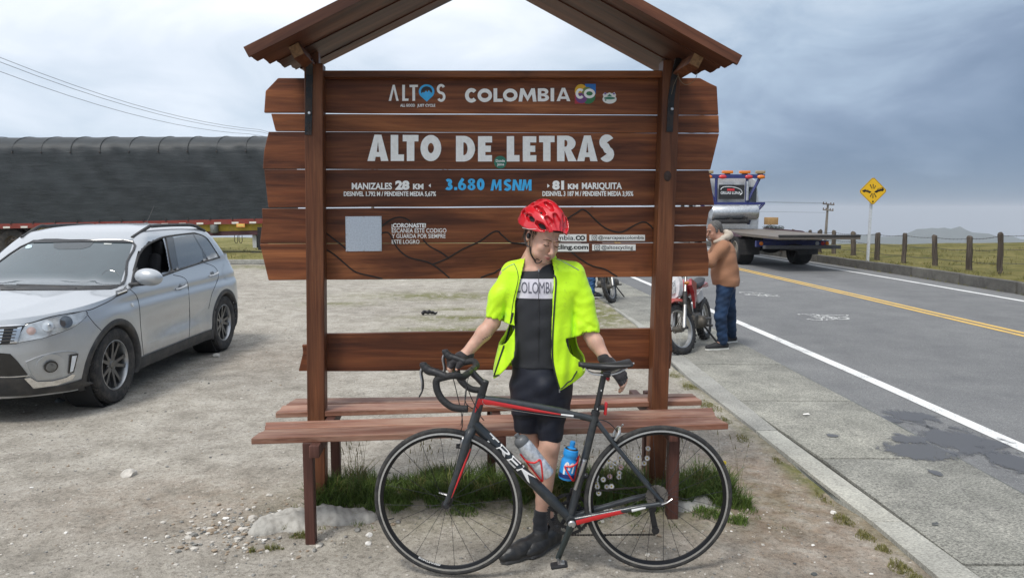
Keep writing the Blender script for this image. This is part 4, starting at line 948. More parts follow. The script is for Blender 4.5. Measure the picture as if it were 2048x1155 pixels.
flatm('sticker_print', [[arc(1219, -196.5, 11.5, 2.6, 0, 360, 14)[:-1]], [[(1214, -193), (1219, -188), (1224, -193)]], [arc(1211, -200.5, 2, 1.4, 0, 360, 8)[:-1]]], grn, PB-.0022, PL[1]); 
flatm('sticker_print', [[arc(1210.5, -187.5, 2.6, 2.2, 0, 360, 6)[:-1]], [arc(1227.5, -187.8, 2.4, 2.1, 0, 360, 6)[:-1]]], prp, PB-.0024, PL[1])
text('MANIZALES', 703.6, 784, 365.5, 378.3, WHITEP, PL[4], .03); text('28', 790.5, 819, 361, 378.3, WHITEP, PL[4], .06); text('KM', 826, 847, 367.5, 378, WHITEP, PL[4], .05)
flatm('arrow', [[[(861.5, -367), (861.5, -375), (857, -371)]]], WHITEP, LETY, PL[4], .0015); flatm('arrow', [[[(1094.5, -367.5), (1094.5, -375.5), (1099.5, -371.5)]]], WHITEP, LETY, PL[4], .0015)
text('DESNIVEL 1.792 M / PENDIENTE MEDIA 5,67%', 687.7, 872, 382.6, 391.8, WHITEP, PL[4], .03)
word([('3', 889.5, 906, 358, 380), ('.', 908.5, 914, 358, 380), ('6', 916, 932.5, 357.5, 380), ('8', 935, 951, 357.5, 380), ('0', 953.5, 969, 357.5, 380)], .27, BLUEP, PL[4])
word([('M', 981, 1003, 359, 381), ('S', 1006, 1022, 359, 381), ('N', 1024, 1042, 359, 381), ('M', 1042.5, 1063, 359, 381)], .25, BLUEP, PL[4], shear=.09)
text('81', 1104.5, 1128, 361, 378, WHITEP, PL[4], .06); text('KM', 1135.5, 1156, 367.5, 377.8, WHITEP, PL[4], .05); text('MARIQUITA', 1163.6, 1243.7, 365, 377.6, WHITEP, PL[4], .03)
text('DESNIVEL 3 187 M / PENDIENTE MEDIA 3,95%', 1084.7, 1266.4, 382.2, 391.6, WHITEP, PL[4], .03)
text('¡CORONASTE!', 783.2, 852, 446.2, 454.6, WHITEP, PL[5], .035); text('ESCANEA ESTE CODIGO', 783.7, 892.8, 456.4, 465, WHITEP, PL[5], .008)
text('Y GUARDA POR SIEMPRE', 783.7, 891, 467.6, 475.8, WHITEP, PL[5], .008); text('ESTE LOGRO', 783.7, 839, 479.2, 487, WHITEP, PL[5], .008)
PLATE = simple('brushed_plate', (.55, .58, .62), .38, .75, scale=120, vary=.12)
p4 = [S(*q, PB-.006) for q in ((690.5, 432.5), (763, 432), (763.5, 502), (691.5, 502.8))]
plate = prism3('metal_plate', p4, .003, PLATE, bev=.001)
for q in ((693.5, 435.5), (760, 435.2), (760.5, 499), (694.5, 500), (727, 434.5), (727.5, 500.5), (693, 468), (761.5, 468)):
 c = S(*q, PB-.008); mb = MB(); mb.lathe([(0, .003), (.0035, .0025), (.005, 0), (.005, -.002)], 10, Matrix.Rotation(R(90), 4, 'X')); o = mb.build('screw', STEEL, plate); o.location = c-plate.location
LAB = simple('label_white', (.74, .74, .72), .5, vary=.04); LBK = simple('label_black', (.02, .02, .02), .6)
def label_strip(x0, x1, y0, y1, s, tx0, tx1, ty0, ty1, icon=None, bold=.01, parent=None, extra=None):
 pts = [S(*q, PB-.0045) for q in ((x0, y0), (x1, y0), (x1, y1), (x0, y1))]; st = prism3('label_strip', pts, .0035, LAB, bev=0)
 text(s, tx0, tx1, ty0, ty1, LBK, st, bold, off=PB-.0052)
 if extra: text(extra[0], *extra[1:], LBK, st, .06, off=PB-.0052)
 if icon:
  ix, iy, r = icon; sq = lambda r_: [(ix-r_, -iy-r_*.8), (ix-r_*.8, -iy-r_), (ix+r_*.8, -iy-r_), (ix+r_, -iy-r_*.8), (ix+r_, -iy+r_*.8), (ix+r_*.8, -iy+r_), (ix-r_*.8, -iy+r_), (ix-r_, -iy+r_*.8)]
  flatm('icon', [[sq(r), sq(r*.8)], [arc(ix, -iy, r*.52, r*.52, 0, 360, 14)[:-1], arc(ix, -iy, r*.32, r*.32, 0, 360, 14)[:-1]], [arc(ix+r*.5, -iy+r*.5, r*.12, r*.12, 0, 360, 6)[:-1]]], LBK, PB-.0052, st, .0005)
label_strip(1080, 1173, 468.3, 482.6, 'colombia.', 1084, 1150, 470.5, 479.5, extra=('CO', 1151, 1170, 470.6, 479.6))
label_strip(1179, 1290, 469.3, 481.2, '@marcapaiscolombia', 1196, 1287.5, 471, 480, (1188.5, 475.2, 5.4))
label_strip(1062, 1177.6, 487.2, 502.8, 'altoscycling.com', 1066, 1176, 488.8, 501, bold=.035)
label_strip(1184.5, 1271.3, 488.4, 500.8, '@altoscycling', 1202.5, 1265.5, 490.3, 500, (1194, 494.7, 5.6))
GRN = simple('round_sticker', (.02, .16, .10), .4, vary=.1, scale=40)
c = S2(1000.5, 324.5); rs = (S2(1013, 324.5)-c).x
mb = MB(); mb.lathe([(0, 0), (rs, 0), (rs, .001), (0, .001)], 30, Matrix.Translation((c.x, PB-.004, c.z)) @ Matrix.Rotation(R(90), 4, 'X')); st = mb.build('round_sticker', GRN, SIGN)
text('Donde', 991.5, 1009.5, 319, 324, LAB, SIGN, .03, 'sticker_lettering', PB-.0060); text('Jaime', 994, 1008, 326, 331, LAB, SIGN, .03, 'sticker_lettering', PB-.0060)
CARVE = simple('carved_black', (.012, .009, .008), .7)
zm5 = lambda L: [(500+x/3.208, 240+y/3.208) for x, y in L]; zm6 = lambda L: [(960+x/3.208, 240+y/3.208) for x, y in L]
lines = [zm5([(470, 710), (505, 738), (540, 765), (580, 795), (612, 822)]), zm5([(846, 725), (885, 722), (910, 755), (945, 820), (1000, 870), (1050, 890), (1120, 905), (1170, 925), (1225, 965), (1280, 1012)]),
 zm5([(470, 820), (540, 862), (620, 930), (680, 975), (770, 998), (850, 1017)]), zm5([(846, 682), (900, 640), (955, 623), (1000, 632), (1030, 650)]), zm5([(1110, 765), (1150, 808), (1220, 845), (1272, 883)]),
 zm5([(1170, 925), (1225, 905), (1272, 883), (1330, 848), (1380, 820), (1470, 780), (1540, 730), (1575, 713), (1600, 716)])+zm6([(125, 722), (150, 745), (200, 785), (260, 792), (320, 802), (420, 790)]),
 zm5([(1480, 1010), (1530, 990), (1570, 978)])+zm6([(130, 955), (260, 900)]), zm6([(480, 700), (560, 632), (620, 595), (655, 573), (690, 590), (740, 640), (800, 690), (870, 718), (920, 715), (980, 680), (1040, 655), (1080, 665), (1130, 718)]),
 zm6([(560, 825), (590, 848), (650, 895), (720, 935), (800, 955), (850, 985), (880, 1003)])]
for L_ in lines:
 P = smooth_path([S(x, y, PB-.0005) for x, y in L_], 3); mb = MB(); mb.tube(P, .0042, 6, flat=1.0); mb.build('carved_line', CARVE, SIGN)
# ================================================================== road bicycle
BF = G(895, 1147.6); BR = G(1317, 1138.6); bdir = (BR-BF).normalized(); BN = Vector((-bdir.y, bdir.x, 0)); BM = (BF+BR)/2
BIKE = empty('road_bicycle', BM, math.atan2(bdir.y, bdir.x), 'dark grey and red road bicycle held upright in front of the signboard', 'bicycle')
BINV = basis_chain(BIKE).inverted()
def B(px, py, off=0.0):
 v = BINV @ on_plane(px, py, BM+BN*off, BN); return Vector((v.x, off, v.z))
FR = simple('frame_grey', (.030, .036, .042), .38, .25, coat=.3, dirt=((.16, .15, .13), .22, 22)); FRED = simple('frame_red', (.50, .012, .014), .3, coat=.4, vary=.06); FWH = simple('frame_white', (.75, .75, .74), .35, vary=.04)
RUB = simple('tyre_rubber', (.022, .022, .023), .8, bump=.2, bscale=200, dirt=((.13, .12, .10), .35, 26)); RIMB = simple('rim_black', (.015, .015, .017), .3, .5); RIMS = simple('brake_track', (.55, .55, .54), .35, .8, scale=90); SPK = simple('spoke_steel', (.04, .04, .045), .35, .8)
BLK = simple('component_black', (.018, .018, .020), .45, bump=.1); TAPE = simple('bar_tape', (.016, .016, .017), .7, bump=.4, bscale=90); SIL = simple('component_silver', (.5, .5, .5), .3, .9); CHN = simple('chain_steel', (.06, .055, .05), .45, .8)
REDPL = simple('red_plastic', (.62, .02, .02), .35, coat=.3)
CF = B(895, 1005.2); CR = B(1316.5, 994.3); RW = (CF.z+CR.z)/2+.001; CF.z = RW-.0; CR.z = RW
print('wheel', CF, CR, RW)
def make_wheel(name, c, nsp, turn=0.0, rear=False):
 w = empty(name, c, 0); w.parent = BIKE; w.rotation_euler = (0, 0, turn)
 rt = .0128; Rm = Matrix.Rotation(R(90), 4, 'X')
 def ring(prof): mb = MB(); mb.lathe(prof, 96, Rm, closed=True); return mb
 rc = RW-rt
 ring([(rc+rt*math.cos(a), rt*math.sin(a)) for a in [2*math.pi*k/14 for k in range(14)]]).build('tyre', RUB, w, angle=60)
 ri = rc-.009
 ring([(ri, .010), (ri-.006, .0105), (ri-.009, .0095), (ri-.022, .005), (ri-.022, -.005), (ri-.009, -.0095), (ri-.006, -.0105), (ri, -.010)]).build('rim', RIMB, w, angle=30)
 for s in (-1, 1): ring([(ri+.0005, s*.0104), (ri-.008, s*.0110), (ri-.008, s*.0095), (ri+.0005, s*.0095)]).build('brake_track', RIMS, w, angle=30)
 fw = .032; mb = MB(); mb.lathe([(0, -fw-.014), (.009, -fw-.014), (.010, -fw-.003), (.021, -fw-.002), (.021, -fw+.002), (.011, -fw+.006), (.010, fw-.006), (.021, fw-.002), (.021, fw+.002), (.010, fw+.003), (.009, fw+.014), (0, fw+.014)], 20, Rm); mb.build('hub', BLK, w)
 me = None; L_ = None
 for k in range(nsp):
  a = 2*math.pi*k/nsp+.1; side_ = 1 if k % 2 else -1; cross = .55 if (k//2) % 2 else -.55
  if not rear: cross = .12 if (k//2) % 2 else -.12
  p0 = Vector((.0195*math.cos(a+cross*1.6), side_*fw, .0195*math.sin(a+cross*1.6))); p1 = Vector(((ri-.021)*math.cos(a), side_*.002, (ri-.021)*math.sin(a))); d = p1-p0
  if me is None: sp = MB(); sp.tube([(0, 0, 0), (0, 0, .97), (0, 0, 1)], [.0011, .0011, .002], 5); me = sp.mesh('spoke', SPK)
  o = link_mesh('spoke', me, w); o.matrix_local = Matrix.Translation(p0) @ frame_to(d, (0, 1, 0)).to_4x4() @ Matrix.Scale(d.length, 4, (0, 0, 1))
 for k in range(6):      # reflective flecks on the spokes
  pass
 mb = MB(); a = R(200); mb.tube([((ri-.02)*math.cos(a), 0, (ri-.02)*math.sin(a)), ((ri-.055)*math.cos(a), 0, (ri-.055)*math.sin(a))], .003, 6); mb.build('valve', BLK, w)
 return w
TURN = -11
wf = make_wheel('front_wheel', CF, 20, R(TURN)); wr = make_wheel('rear_wheel', CR, 24, 0, True)
def ring_text(s, parent, r0, h, a0, a1, off, mat, bold=.03):
 V, Fc = text_mesh(s, 0, 1, 0, 1, bold); W = []
 for x, y, z in V: a = a0+(a1-a0)*x; r = r0+h*(1-y); r = r0-h*y; W.append((r*math.cos(a), off, r*math.sin(a)))
 me = bpy.data.meshes.new('rim_lettering'); me.from_pydata(W, [], Fc); me.materials.append(mat); me.update(); link_mesh('rim_lettering', me, parent)
ring_text('BONTRAGER', wf, .3115-.011+.0, -.0088, R(243), R(264), -.0125, FWH)
# --- frame points (photo -> bicycle plane)
HT = B(963, 790); HB = B(945.5, 853); ST = B(1189, 838); BBp = B(1140, 1035.6); RA = CR.copy(); SAX = (HT-HB).normalized()
print('headangle', math.degrees(math.atan2(SAX.z, SAX.x)), 'BB', BBp, 'ST', ST)
def tube_part(name, pts, r, mat, parent=BIKE, n=14, flat=1.0, caps=True, up=(0, 1, 0)): mb = MB(); mb.tube(pts, r, n, caps, flat, up); return mb.build(name, mat, parent, angle=50)
frm = tube_part('head_tube', [HB-SAX*.008, HB+SAX*.02, HT-SAX*.015, HT+SAX*.004], [.025, .022, .0195, .021], FR)
tube_part('top_tube', smooth_path([HT-SAX*.022, B(1010, 803), B(1090, 817), B(1150, 829), ST+Vector((0, 0, .0))], 5), [.021]*4+[.019]*10+[.0155]*7, FR, flat=.88)
def decal(name, pts, w, mat, off, parent=BIKE):
 """flat ribbon of width w following pts (x, z), stood off the tube side"""
 P = [Vector((p.x, p.z)) for p in pts]; V = []
 for i, p in enumerate(P):
  t = (P[min(i+1, len(P)-1)]-P[max(i-1, 0)]).normalized(); n = Vector((-t.y, t.x)); ww = w[i] if isinstance(w, list) else w
  for s_ in (-.5, -.17, .17, .5): q = p+n*ww*s_; V.append((q.x, off+(.0022 if abs(s_) > .4 else 0), q.y))
 mb = MB(); mb.add(V, [(i*4+k, i*4+k+1, i*4+k+5, i*4+k+4) for i in range(len(P)-1) for k in range(3)]); return mb.build(name, mat, parent)
decal('red_flash', [B(957, 800), B(985, 803), B(1030, 811), B(1075, 819), B(1120, 826)], [.030, .020, .017, .013, .006], FRED, -.0208)
decal('red_flash', [B(961, 796), B(954, 812), B(950, 822)], [.022, .014, .003], FRED, -.0225)
decal('white_flash', [B(1121, 826.5), B(1146, 829.5)], [.008, .010], FWH, -.0185)
DT0 = HB+SAX*.018; DT1 = BBp
tube_part('down_tube', smooth_path([DT0, DT0.lerp(DT1, .2), DT0.lerp(DT1, .75), DT1], 5), [.024]*4+[.0255]*8+[.0225]*4, FR, flat=1.0)
tube_part('seat_tube', [ST+Vector((.004, 0, .03)), ST, ST.lerp(BBp, .5), BBp], [.0175, .018, .0175, .021], FR)
mb = MB(); mb.lathe([(0, -.044), (.021, -.044), (.023, -.04), (.023, .04), (.021, .044), (0, .044)], 20, Matrix.Translation(BBp) @ Matrix.Rotation(R(90), 4, 'X')); mb.build('bottom_bracket', FR, BIKE)
for s in (-1, 1):
 tube_part('chain_stay', smooth_path([BBp+Vector((.01, s*.02, 0)), BBp.lerp(RA, .35)+Vector((0, s*.036, .0)), BBp.lerp(RA, .8)+Vector((0, s*.055, .002)), RA+Vector((0, s*.062, 0))], 4), [.016]*4+[.0135]*5+[.011]*4, FR, flat=1.15 if False else 1)
 tube_part('seat_stay', smooth_path([ST+Vector((.012, s*.014, -.012)), ST.lerp(RA, .3)+Vector((0, s*.03, 0)), ST.lerp(RA, .75)+Vector((0, s*.052, .0)), RA+Vector((0, s*.062, .01))], 4), [.0105]*5+[.0085]*8, FR)
 mb = MB(); mb.lathe([(0, -.004), (.013, -.004), (.013, .004), (0, .004)], 14, Matrix.Translation(RA+Vector((0, s*.066, 0))) @ Matrix.Rotation(R(90), 4, 'X')); mb.build('dropout', FR, BIKE)
cs = [BBp+Vector((.015, 0, 0)), BBp.lerp(RA, .3), BBp.lerp(RA, .62)]; 
decal('red_flash', [Vector((p.x, 0, p.z)) for p in (BBp+Vector((.022, 0, .002)), BBp.lerp(RA, .25), BBp.lerp(RA, .5), BBp.lerp(RA, .66))], [.023, .022, .019, .017], FRED, -.058)
decal('white_flash', [Vector((p.x, 0, p.z)) for p in (BBp.lerp(RA, .665), BBp.lerp(RA, .82))], [.014, .009], FWH, -.0695)
fk0 = HB-SAX*.01; FC = HB-SAX*.045
turnM = Matrix.Translation(HB) @ Matrix.Rotation(R(TURN), 4, SAX) @ Matrix.Translation(-HB)
def turned(p): return turnM @ p
for s in (-1, 1):
 tube_part('fork_blade', [turned(q) for q in smooth_path([HB-SAX*.012+Vector((0, s*.006, 0)), FC+Vector((-.004, s*.034, -.0)), FC.lerp(CF, .35)+Vector((.004, s*.043, 0)), FC.lerp(CF, .75)+Vector((.004, s*.046, 0)), CF+Vector((0, s*.047, 0))], 4)], [.022]*4+[.020]*5+[.0155]*4+[.011]*4, FR)
frp = [FC.lerp(CF, t) for t in (.12, .3, .5, .7, .86)]
decal('red_flash', [Vector((p.x+.016-.010*i/4, 0, p.z)) for i, p in enumerate(frp)], [.003, .009, .010, .007, .002], FRED, -.0655)
mb = MB(); mb.lathe([(0, -.062), (.010, -.062), (.012, -.052), (.012, .052), (.010, .062), (0, .062)], 14, Matrix.Translation(turned(CF)) @ Matrix.Rotation(R(90), 4, 'X')); mb.build('axle', BLK, BIKE)
mb = MB(); q = turned(CF+Vector((0, .060, .008))); mb.tube([q, q+Vector((-.035, .012, .006)), q+Vector((-.055, .012, .012))], [.006, .008, .006], 8, flat=.5); mb.build('quick_release_lever', SIL, BIKE)
mb = MB(); q = RA+Vector((0, -.072, 0)); mb.tube([q, q+Vector((.02, -.01, .012)), q+Vector((.045, -.006, .028))], [.006, .006, .005], 8, flat=.6); mb.build('quick_release_lever', SIL, BIKE)
def brake(c, up, name='brake_caliper'):
 mb = MB(); mb.tube(smooth_path([c+Vector((0, -.03, .0))-up*.045, c+Vector((0, -.034, 0))-up*.01, c+Vector((-.004, 0, 0))+up*.012, c+Vector((0, .034, 0))-up*.01, c+Vector((0, .03, 0))-up*.045], 4), .0075, 8); o = mb.build(name, SIL, BIKE)
 mb = MB()
 for s in (-1, 1): mb.box(c+Vector((0, s*.016, 0))-up*.05, (.045, .008, .012), bevel=.002)
 mb.build('brake_pads', BLK, o); mb = MB(); mb.tube([c+up*.0, c+up*.035+Vector((0, -.02, 0))], .004, 6); mb.build('cable_stop', SIL, o); return o
brake(turned(FC+Vector((-.03, 0, -.0))), SAX); brake(B(1232, 862)+Vector((.012, 0, .008)), (ST-RA).normalized().cross(Vector((0, 1, 0))).normalized()*-1 if False else Vector((.45, 0, .89)))
st0 = HT+SAX*.052; tube_part('steerer_spacers', [HT, HT+SAX*.068], .0175, BLK); tube_part('stem_cap', [HT+SAX*.068, HT+SAX*.074], [.017, .013], BLK)
ST_E = turnM.inverted() @ B(940, 742.5); ST_E.y = 0
stemB = turned(ST_E); tube_part('stem', [st0, st0.lerp(stemB, .5), stemB+(stemB-st0).normalized()*.01], [.0165, .0145, .0175], BLK)
TM = turnM
def Hb(px, py, y):  # side-view shape of one drop, from the near side of the bar
 yn = -.215; v = turnM.inverted() @ B(px, py, yn); v.y = yn; return v
near = [Hb(935, 744, 0), Hb(905, 753, 0), Hb(880, 758, 0), Hb(868, 764, 0), Hb(869, 782, 0), Hb(880, 801, 0), Hb(900, 815, 0), Hb(918, 818, 0), Hb(934, 818, 0)]
rx = ST_E.x-near[0].x; 
for s in (-1, 1):
 yy = s*.205; top_ = [Vector((ST_E.x, 0, ST_E.z)), Vector((ST_E.x, s*.08, ST_E.z)), Vector((ST_E.x-.004, s*.165, ST_E.z+.001))]
 dr = [Vector((p.x, yy+s*.006*(i/8), p.z)) for i, p in enumerate(near)]
 pts = smooth_path([top_[1], top_[2]]+dr[1:], 5); 
 tube_part('bar_tape', [turned(q) for q in pts], .0158, TAPE, n=12)
 tube_part('handlebar', [turned(q) for q in (top_[0], top_[1])], .0158, BLK, n=14)
 hb = dr[3]; hx = dr[2]
 hood = [hx+Vector((.012, 0, .006)), hx+Vector((-.03, 0, .022)), hx+Vector((-.062, 0, .030)), hx+Vector((-.082, 0, .050)), hx+Vector((-.085, 0, .064))]
 tube_part('brake_hood', [turned(q) for q in smooth_path(hood, 5)], [.018]*3+[.0175]*5+[.019]*6+[.017]*4+[.015]*2+[.009], BLK, n=14, up=(0, 0, 1))
 lv = [hx+Vector((-.082, 0, .045)), hx+Vector((-.092, 0, .018)), hx+Vector((-.086, 0, -.02)), hx+Vector((-.088, -s*.0, -.055)), hx+Vector((-.102, s*.012, -.088))]
 mb = MB(); mb.tube([turned(q) for q in smooth_path(lv, 4)], [.009]*4+[.0075]*8+[.006]*4+[.004], 8, flat=.6); o = mb.build('brake_lever', BLK, BIKE)
 mb = MB(); mb.tube([turned(q+Vector((-.006, -s*.0, 0))) for q in smooth_path(lv[:4], 4)], [.0045]*9+[.003]*4, 6); mb.build('lever_trim', SIL, o)
for pts in ([(905, 752, -.17), (912, 778, -.15), (925, 840, -.06), (921, 862, -.02)], [(925, 748, -.1), (935, 775, -.12), (945, 800, -.05), (962, 830, -.03)], [(930, 748, .05), (933, 780, .03), (925, 830, .0), (922, 850, 0)], [(938, 748, .1), (930, 800, .02), (950, 820, .02), (968, 840, .022)]):
 tube_part('cable', smooth_path([B(x, y, o_) for x, y, o_ in pts], 6), .0022, BLK, n=6)
tube_part('cable', smooth_path([B(965, 800, -.025), B(980, 812, -.024), B(1090, 829, -.022), B(1160, 837, -.019)], 5), .0012, SIL, n=5)
tube_part('cable', smooth_path([B(1195, 838, -.01), B(1213, 842, -.01), B(1226, 852, -.01), B(1234, 862, -.005)], 6), .0024, BLK, n=6)
SC = B(1208, 748); spd = (SC-ST).normalized()
sp = tube_part('seat_post', [ST-Vector((0, 0, .0)), SC], .0137, BLK); tube_part('seat_clamp', [ST+Vector((.001, 0, .022)), ST+spd*.04], .0205, BLK)
for f in (.25, .66): mb = MB(); p = ST.lerp(SC, f); mb.tube([p+Vector((0, -.0145, -.004)), p+Vector((0, -.0145, .004))], .002, 6); mb.build('mark', FWH, sp)
def saddle():
 rows = []; P0 = B(1157, 728); P1 = B(1262, 724); L_ = P1.x-P0.x; N_ = 22; M_ = 18; V = []
 for i in range(N_+1):
  t = i/N_; hw = .017+.005*t+(.048*max(0, (t-.42)/.58)**1.3 if t > .42 else 0); hw *= 1-(.25 if i == N_ else 0)-(.5 if i == 0 else 0)
  x = P0.x+L_*t; z = P0.z+.004-.010*math.sin(math.pi*t)+.006*t; drop = .014+.012*math.sin(math.pi*min(1, t*1.1))+.012*max(0, t-.5)
  for k in range(M_):
   a = 2*math.pi*k/M_; c, s = math.cos(a), math.sin(a)
   zz = z+(.008*s if s > 0 else drop*s*abs(s)**.3); V.append((x-(.004 if abs(c) < .4 and i == N_ else 0), hw*math.copysign(abs(c)**.75, c), zz-(.006*abs(c)**3)))
 F_ = [(i*M_+k, i*M_+(k+1) % M_, (i+1)*M_+(k+1) % M_, (i+1)*M_+k) for i in range(N_) for k in range(M_)]+[tuple(range(M_-1, -1, -1)), tuple(range(N_*M_, (N_+1)*M_))]
 mb = MB(); mb.add(V, F_); o = mb.build('saddle', BLK, BIKE, angle=70)
 for s in (-1, 1):
  mb = MB(); mb.tube(smooth_path([B(1168, 733)+Vector((0, s*.006, 0)), B(1185, 745)+Vector((0, s*.02, -.002)), B(1225, 745)+Vector((0, s*.022, -.002)), B(1252, 733)+Vector((0, s*.03, 0))], 5), .0035, 8); mb.build('saddle_rail', SIL, o)
 mb = MB(); c = B(1212, 746); mb.box(c, (.04, .05, .02), bevel=.004); mb.build('rail_clamp', BLK, o)
 mb = MB(); c = B(1263, 724); mb.tube([c+Vector((-.006, -.03, .0)), c+Vector((.006, -.03, .002))], .0045, 8); mb.build('badge_clip', SIL, o)
saddle()
LENS = simple('tail_light_lens', (.45, .01, .015), .2, coat=.6)
mb = MB(); c = B(1211, 816, -.0); mb.box(c, (.014, .030, .062), Euler((0, R(4), 0)), bevel=.006); lt = mb.build('tail_light', LENS, BIKE); mb = MB(); mb.box(c+Vector((-.028, 0, .004)), (.05, .024, .02), bevel=.004); mb.build('light_bracket', BLK, lt)
RX = Matrix.Rotation(R(90), 4, 'X')
def chainring(r, y, teeth, nm='chainring'):
 mb = MB(); V = []; n = teeth*4; 
 for i in range(n):
  a = 2*math.pi*i/n; rr = r+(.004 if i % 4 < 2 else -.001); 
  for (q, yy) in ((rr, y-.0015), (rr, y+.0015), (r-.014, y+.0015), (r-.014, y-.0015)): V.append((BBp.x+q*math.cos(a), yy, BBp.z+q*math.sin(a)))
 F_ = [(i*4+k, i*4+(k+1) % 4, ((i+1) % n)*4+(k+1) % 4, ((i+1) % n)*4+k) for i in range(n) for k in range(4)]; mb.add(V, F_); return mb.build(nm, BLK, BIKE, angle=20)
chainring(.103, .048, 50); chainring(.069, .041, 34)
for k in range(5):
 a = R(72*k+20); mb = MB(); mb.tube([BBp+Vector((.02*math.cos(a), .05, .02*math.sin(a))), BBp+Vector((.092*math.cos(a), .048, .092*math.sin(a)))], [.012, .008], 8, flat=.5, upv=(0, 1, 0)); mb.build('spider_arm', BLK, BIKE)
PE = B(1117, 1116, -.085); cd = (Vector((PE.x, 0, PE.z))-Vector((BBp.x, 0, BBp.z))).normalized()
ca = tube_part('crank_arm', smooth_path([BBp+Vector((0, -.062, 0)), BBp+cd*.06+Vector((0, -.070, 0)), BBp+cd*.172+Vector((0, -.078, 0))], 4), [.0185]*3+[.015]*3+[.0135]*3, simple('crank_grey', (.05, .06, .058), .3, .7), flat=.6)
mb = MB(); mb.lathe([(0, -.074), (.013, -.074), (.018, -.070), (.018, -.060), (0, -.06)], 18, Matrix.Translation(BBp) @ Matrix.Rotation(R(90), 4, 'X') @ Matrix.Scale(-1, 4, (0, 0, 1))); mb.build('crank_bolt', SIL, ca)
tube_part('crank_arm', smooth_path([BBp+Vector((0, .058, 0)), BBp-cd*.06+Vector((0, .068, 0)), BBp-cd*.172+Vector((0, .078, 0))], 4), [.0185]*3+[.014]*3+[.0135]*3, BLK, flat=.6)
def pedal(c, sgn):
 mb = MB(); mb.box(c+Vector((0, sgn*.045, -.005)), (.078, .052, .016), Euler((0, R(-8), 0)), bevel=.007); o = mb.build('pedal', BLK, BIKE)
 mb = MB(); mb.tube([c, c+Vector((0, sgn*.06, 0))], .007, 10); mb.build('pedal_axle', SIL, o); mb = MB(); mb.box(c+Vector((.015, sgn*.045, .006)), (.02, .035, .01), bevel=.003); mb.build('cleat_spring', SIL, o)
pedal(BBp+cd*.172+Vector((0, -.082, 0)), -1); pedal(BBp-cd*.172+Vector((0, .082, 0)), 1)
for i, r in enumerate((.052, .047, .042, .038, .034, .030, .027)):
 mb = MB(); n = 22*4; V = []
 for k in range(n):
  a = 2*math.pi*k/n; rr = r+(.003 if k % 4 < 2 else 0)
  for yy in (.028+i*.0042, .0295+i*.0042): V.append((RA.x+rr*math.cos(a), yy, RA.z+rr*math.sin(a)))
 mb.add(V, [(2*k, 2*k+1, (2*k+3) % (2*n), (2*k+2) % (2*n)) for k in range(n)]+[tuple(range(0, 2*n, 2)), tuple(range(2*n-1, 0, -2))]); mb.build('sprocket', CHN, wr, True) if False else mb.build('sprocket', simple('sprocket_steel', (.28, .27, .26), .35, .9) if i == 0 else CHN, BIKE, angle=20)
yC = .043
def chain(a, b): 
 d = b-a; n = max(2, int(d.length/.0127)); mb = MB()
 for k in range(n): p = a+d*((k+.5)/n); mb.box(p, (.0115, .006, .008 if k % 2 else .0065), Euler((0, -math.atan2(d.z, d.x), 0)))
 return mb
cj = BBp+Vector((.0, yC+.005, .105)); mb = chain(BBp+Vector((.0, yC+.005, .1035)), RA+Vector((0, yC, .045))); mb.build('chain', CHN, BIKE, smooth=False)['kind'] = 'stuff'
J1 = B(1305, 1017, .045); J2 = B(1311, 1060, .045)
mb = chain(BBp+Vector((0, yC+.005, -.1035)), J2+Vector((0, 0, -.02))); mb.build('chain', CHN, BIKE, smooth=False)['kind'] = 'stuff'
for j in (J1, J2): mb = MB(); mb.lathe([(0, -.004), (.018, -.004), (.018, .004), (0, .004)], 16, Matrix.Translation(j) @ RX); mb.build('jockey_wheel', BLK, BIKE)
mb = MB(); mb.tube(smooth_path([RA+Vector((0, .07, -.012)), J1+Vector((.012, .02, .03)), J1+Vector((-.004, .012, 0))], 4), [.012]*4+[.014]*3+[.012]*2, 10); mb.tube([J1+Vector((-.004, .009, 0)), J2+Vector((.002, .009, -.004))], [.012, .015], 8, flat=.3, upv=(0, 1, 0)); mb.build('rear_derailleur', BLK, BIKE)
mb = MB(); mb.box(BBp+Vector((.025, .045, .115)), (.04, .016, .03), bevel=.004); mb.build('front_derailleur', BLK, BIKE)
dtd = (DT1-DT0).normalized(); dup = Vector((-dtd.z, 0, dtd.x)); 
if dup.z < 0: dup = -dup
dup = Vector((dtd.z, 0, -dtd.x)) if Vector((dtd.z, 0, -dtd.x)).z > 0 else dup
T0 = B(981, 866, -.026); T1 = B(1070, 962, -.026); Lw = (T1-T0).dot(dtd); base = (T0-DT0).dot(dtd)
for ch, a, b_ in (('T', 0, .21), ('R', .235, .46), ('E', .485, .68), ('K', .70, 1.0)):
 H_ = .043; w = (b_-a)*Lw/H_*.94; lp = glyph(ch, w, .24); lp = [[((x+y*.25)*H_, (y-.5)*H_) for x, y in q] for q in lp]
 V, Fc = loops_mesh([lp]); W = []
 for x, y, z in V:
  al = base+a*Lw+x-.01; rr = .0280; th = y/rr+.38; p = DT0+dtd*al+dup*(rr*math.sin(th))+Vector((0, -rr*math.cos(th), 0)); W.append(p)
 me = bpy.data.meshes.new('down_tube_lettering'); me.from_pydata(W, [], Fc); me.materials.append(FWH); me.update(); link_mesh('down_tube_lettering', me, BIKE)
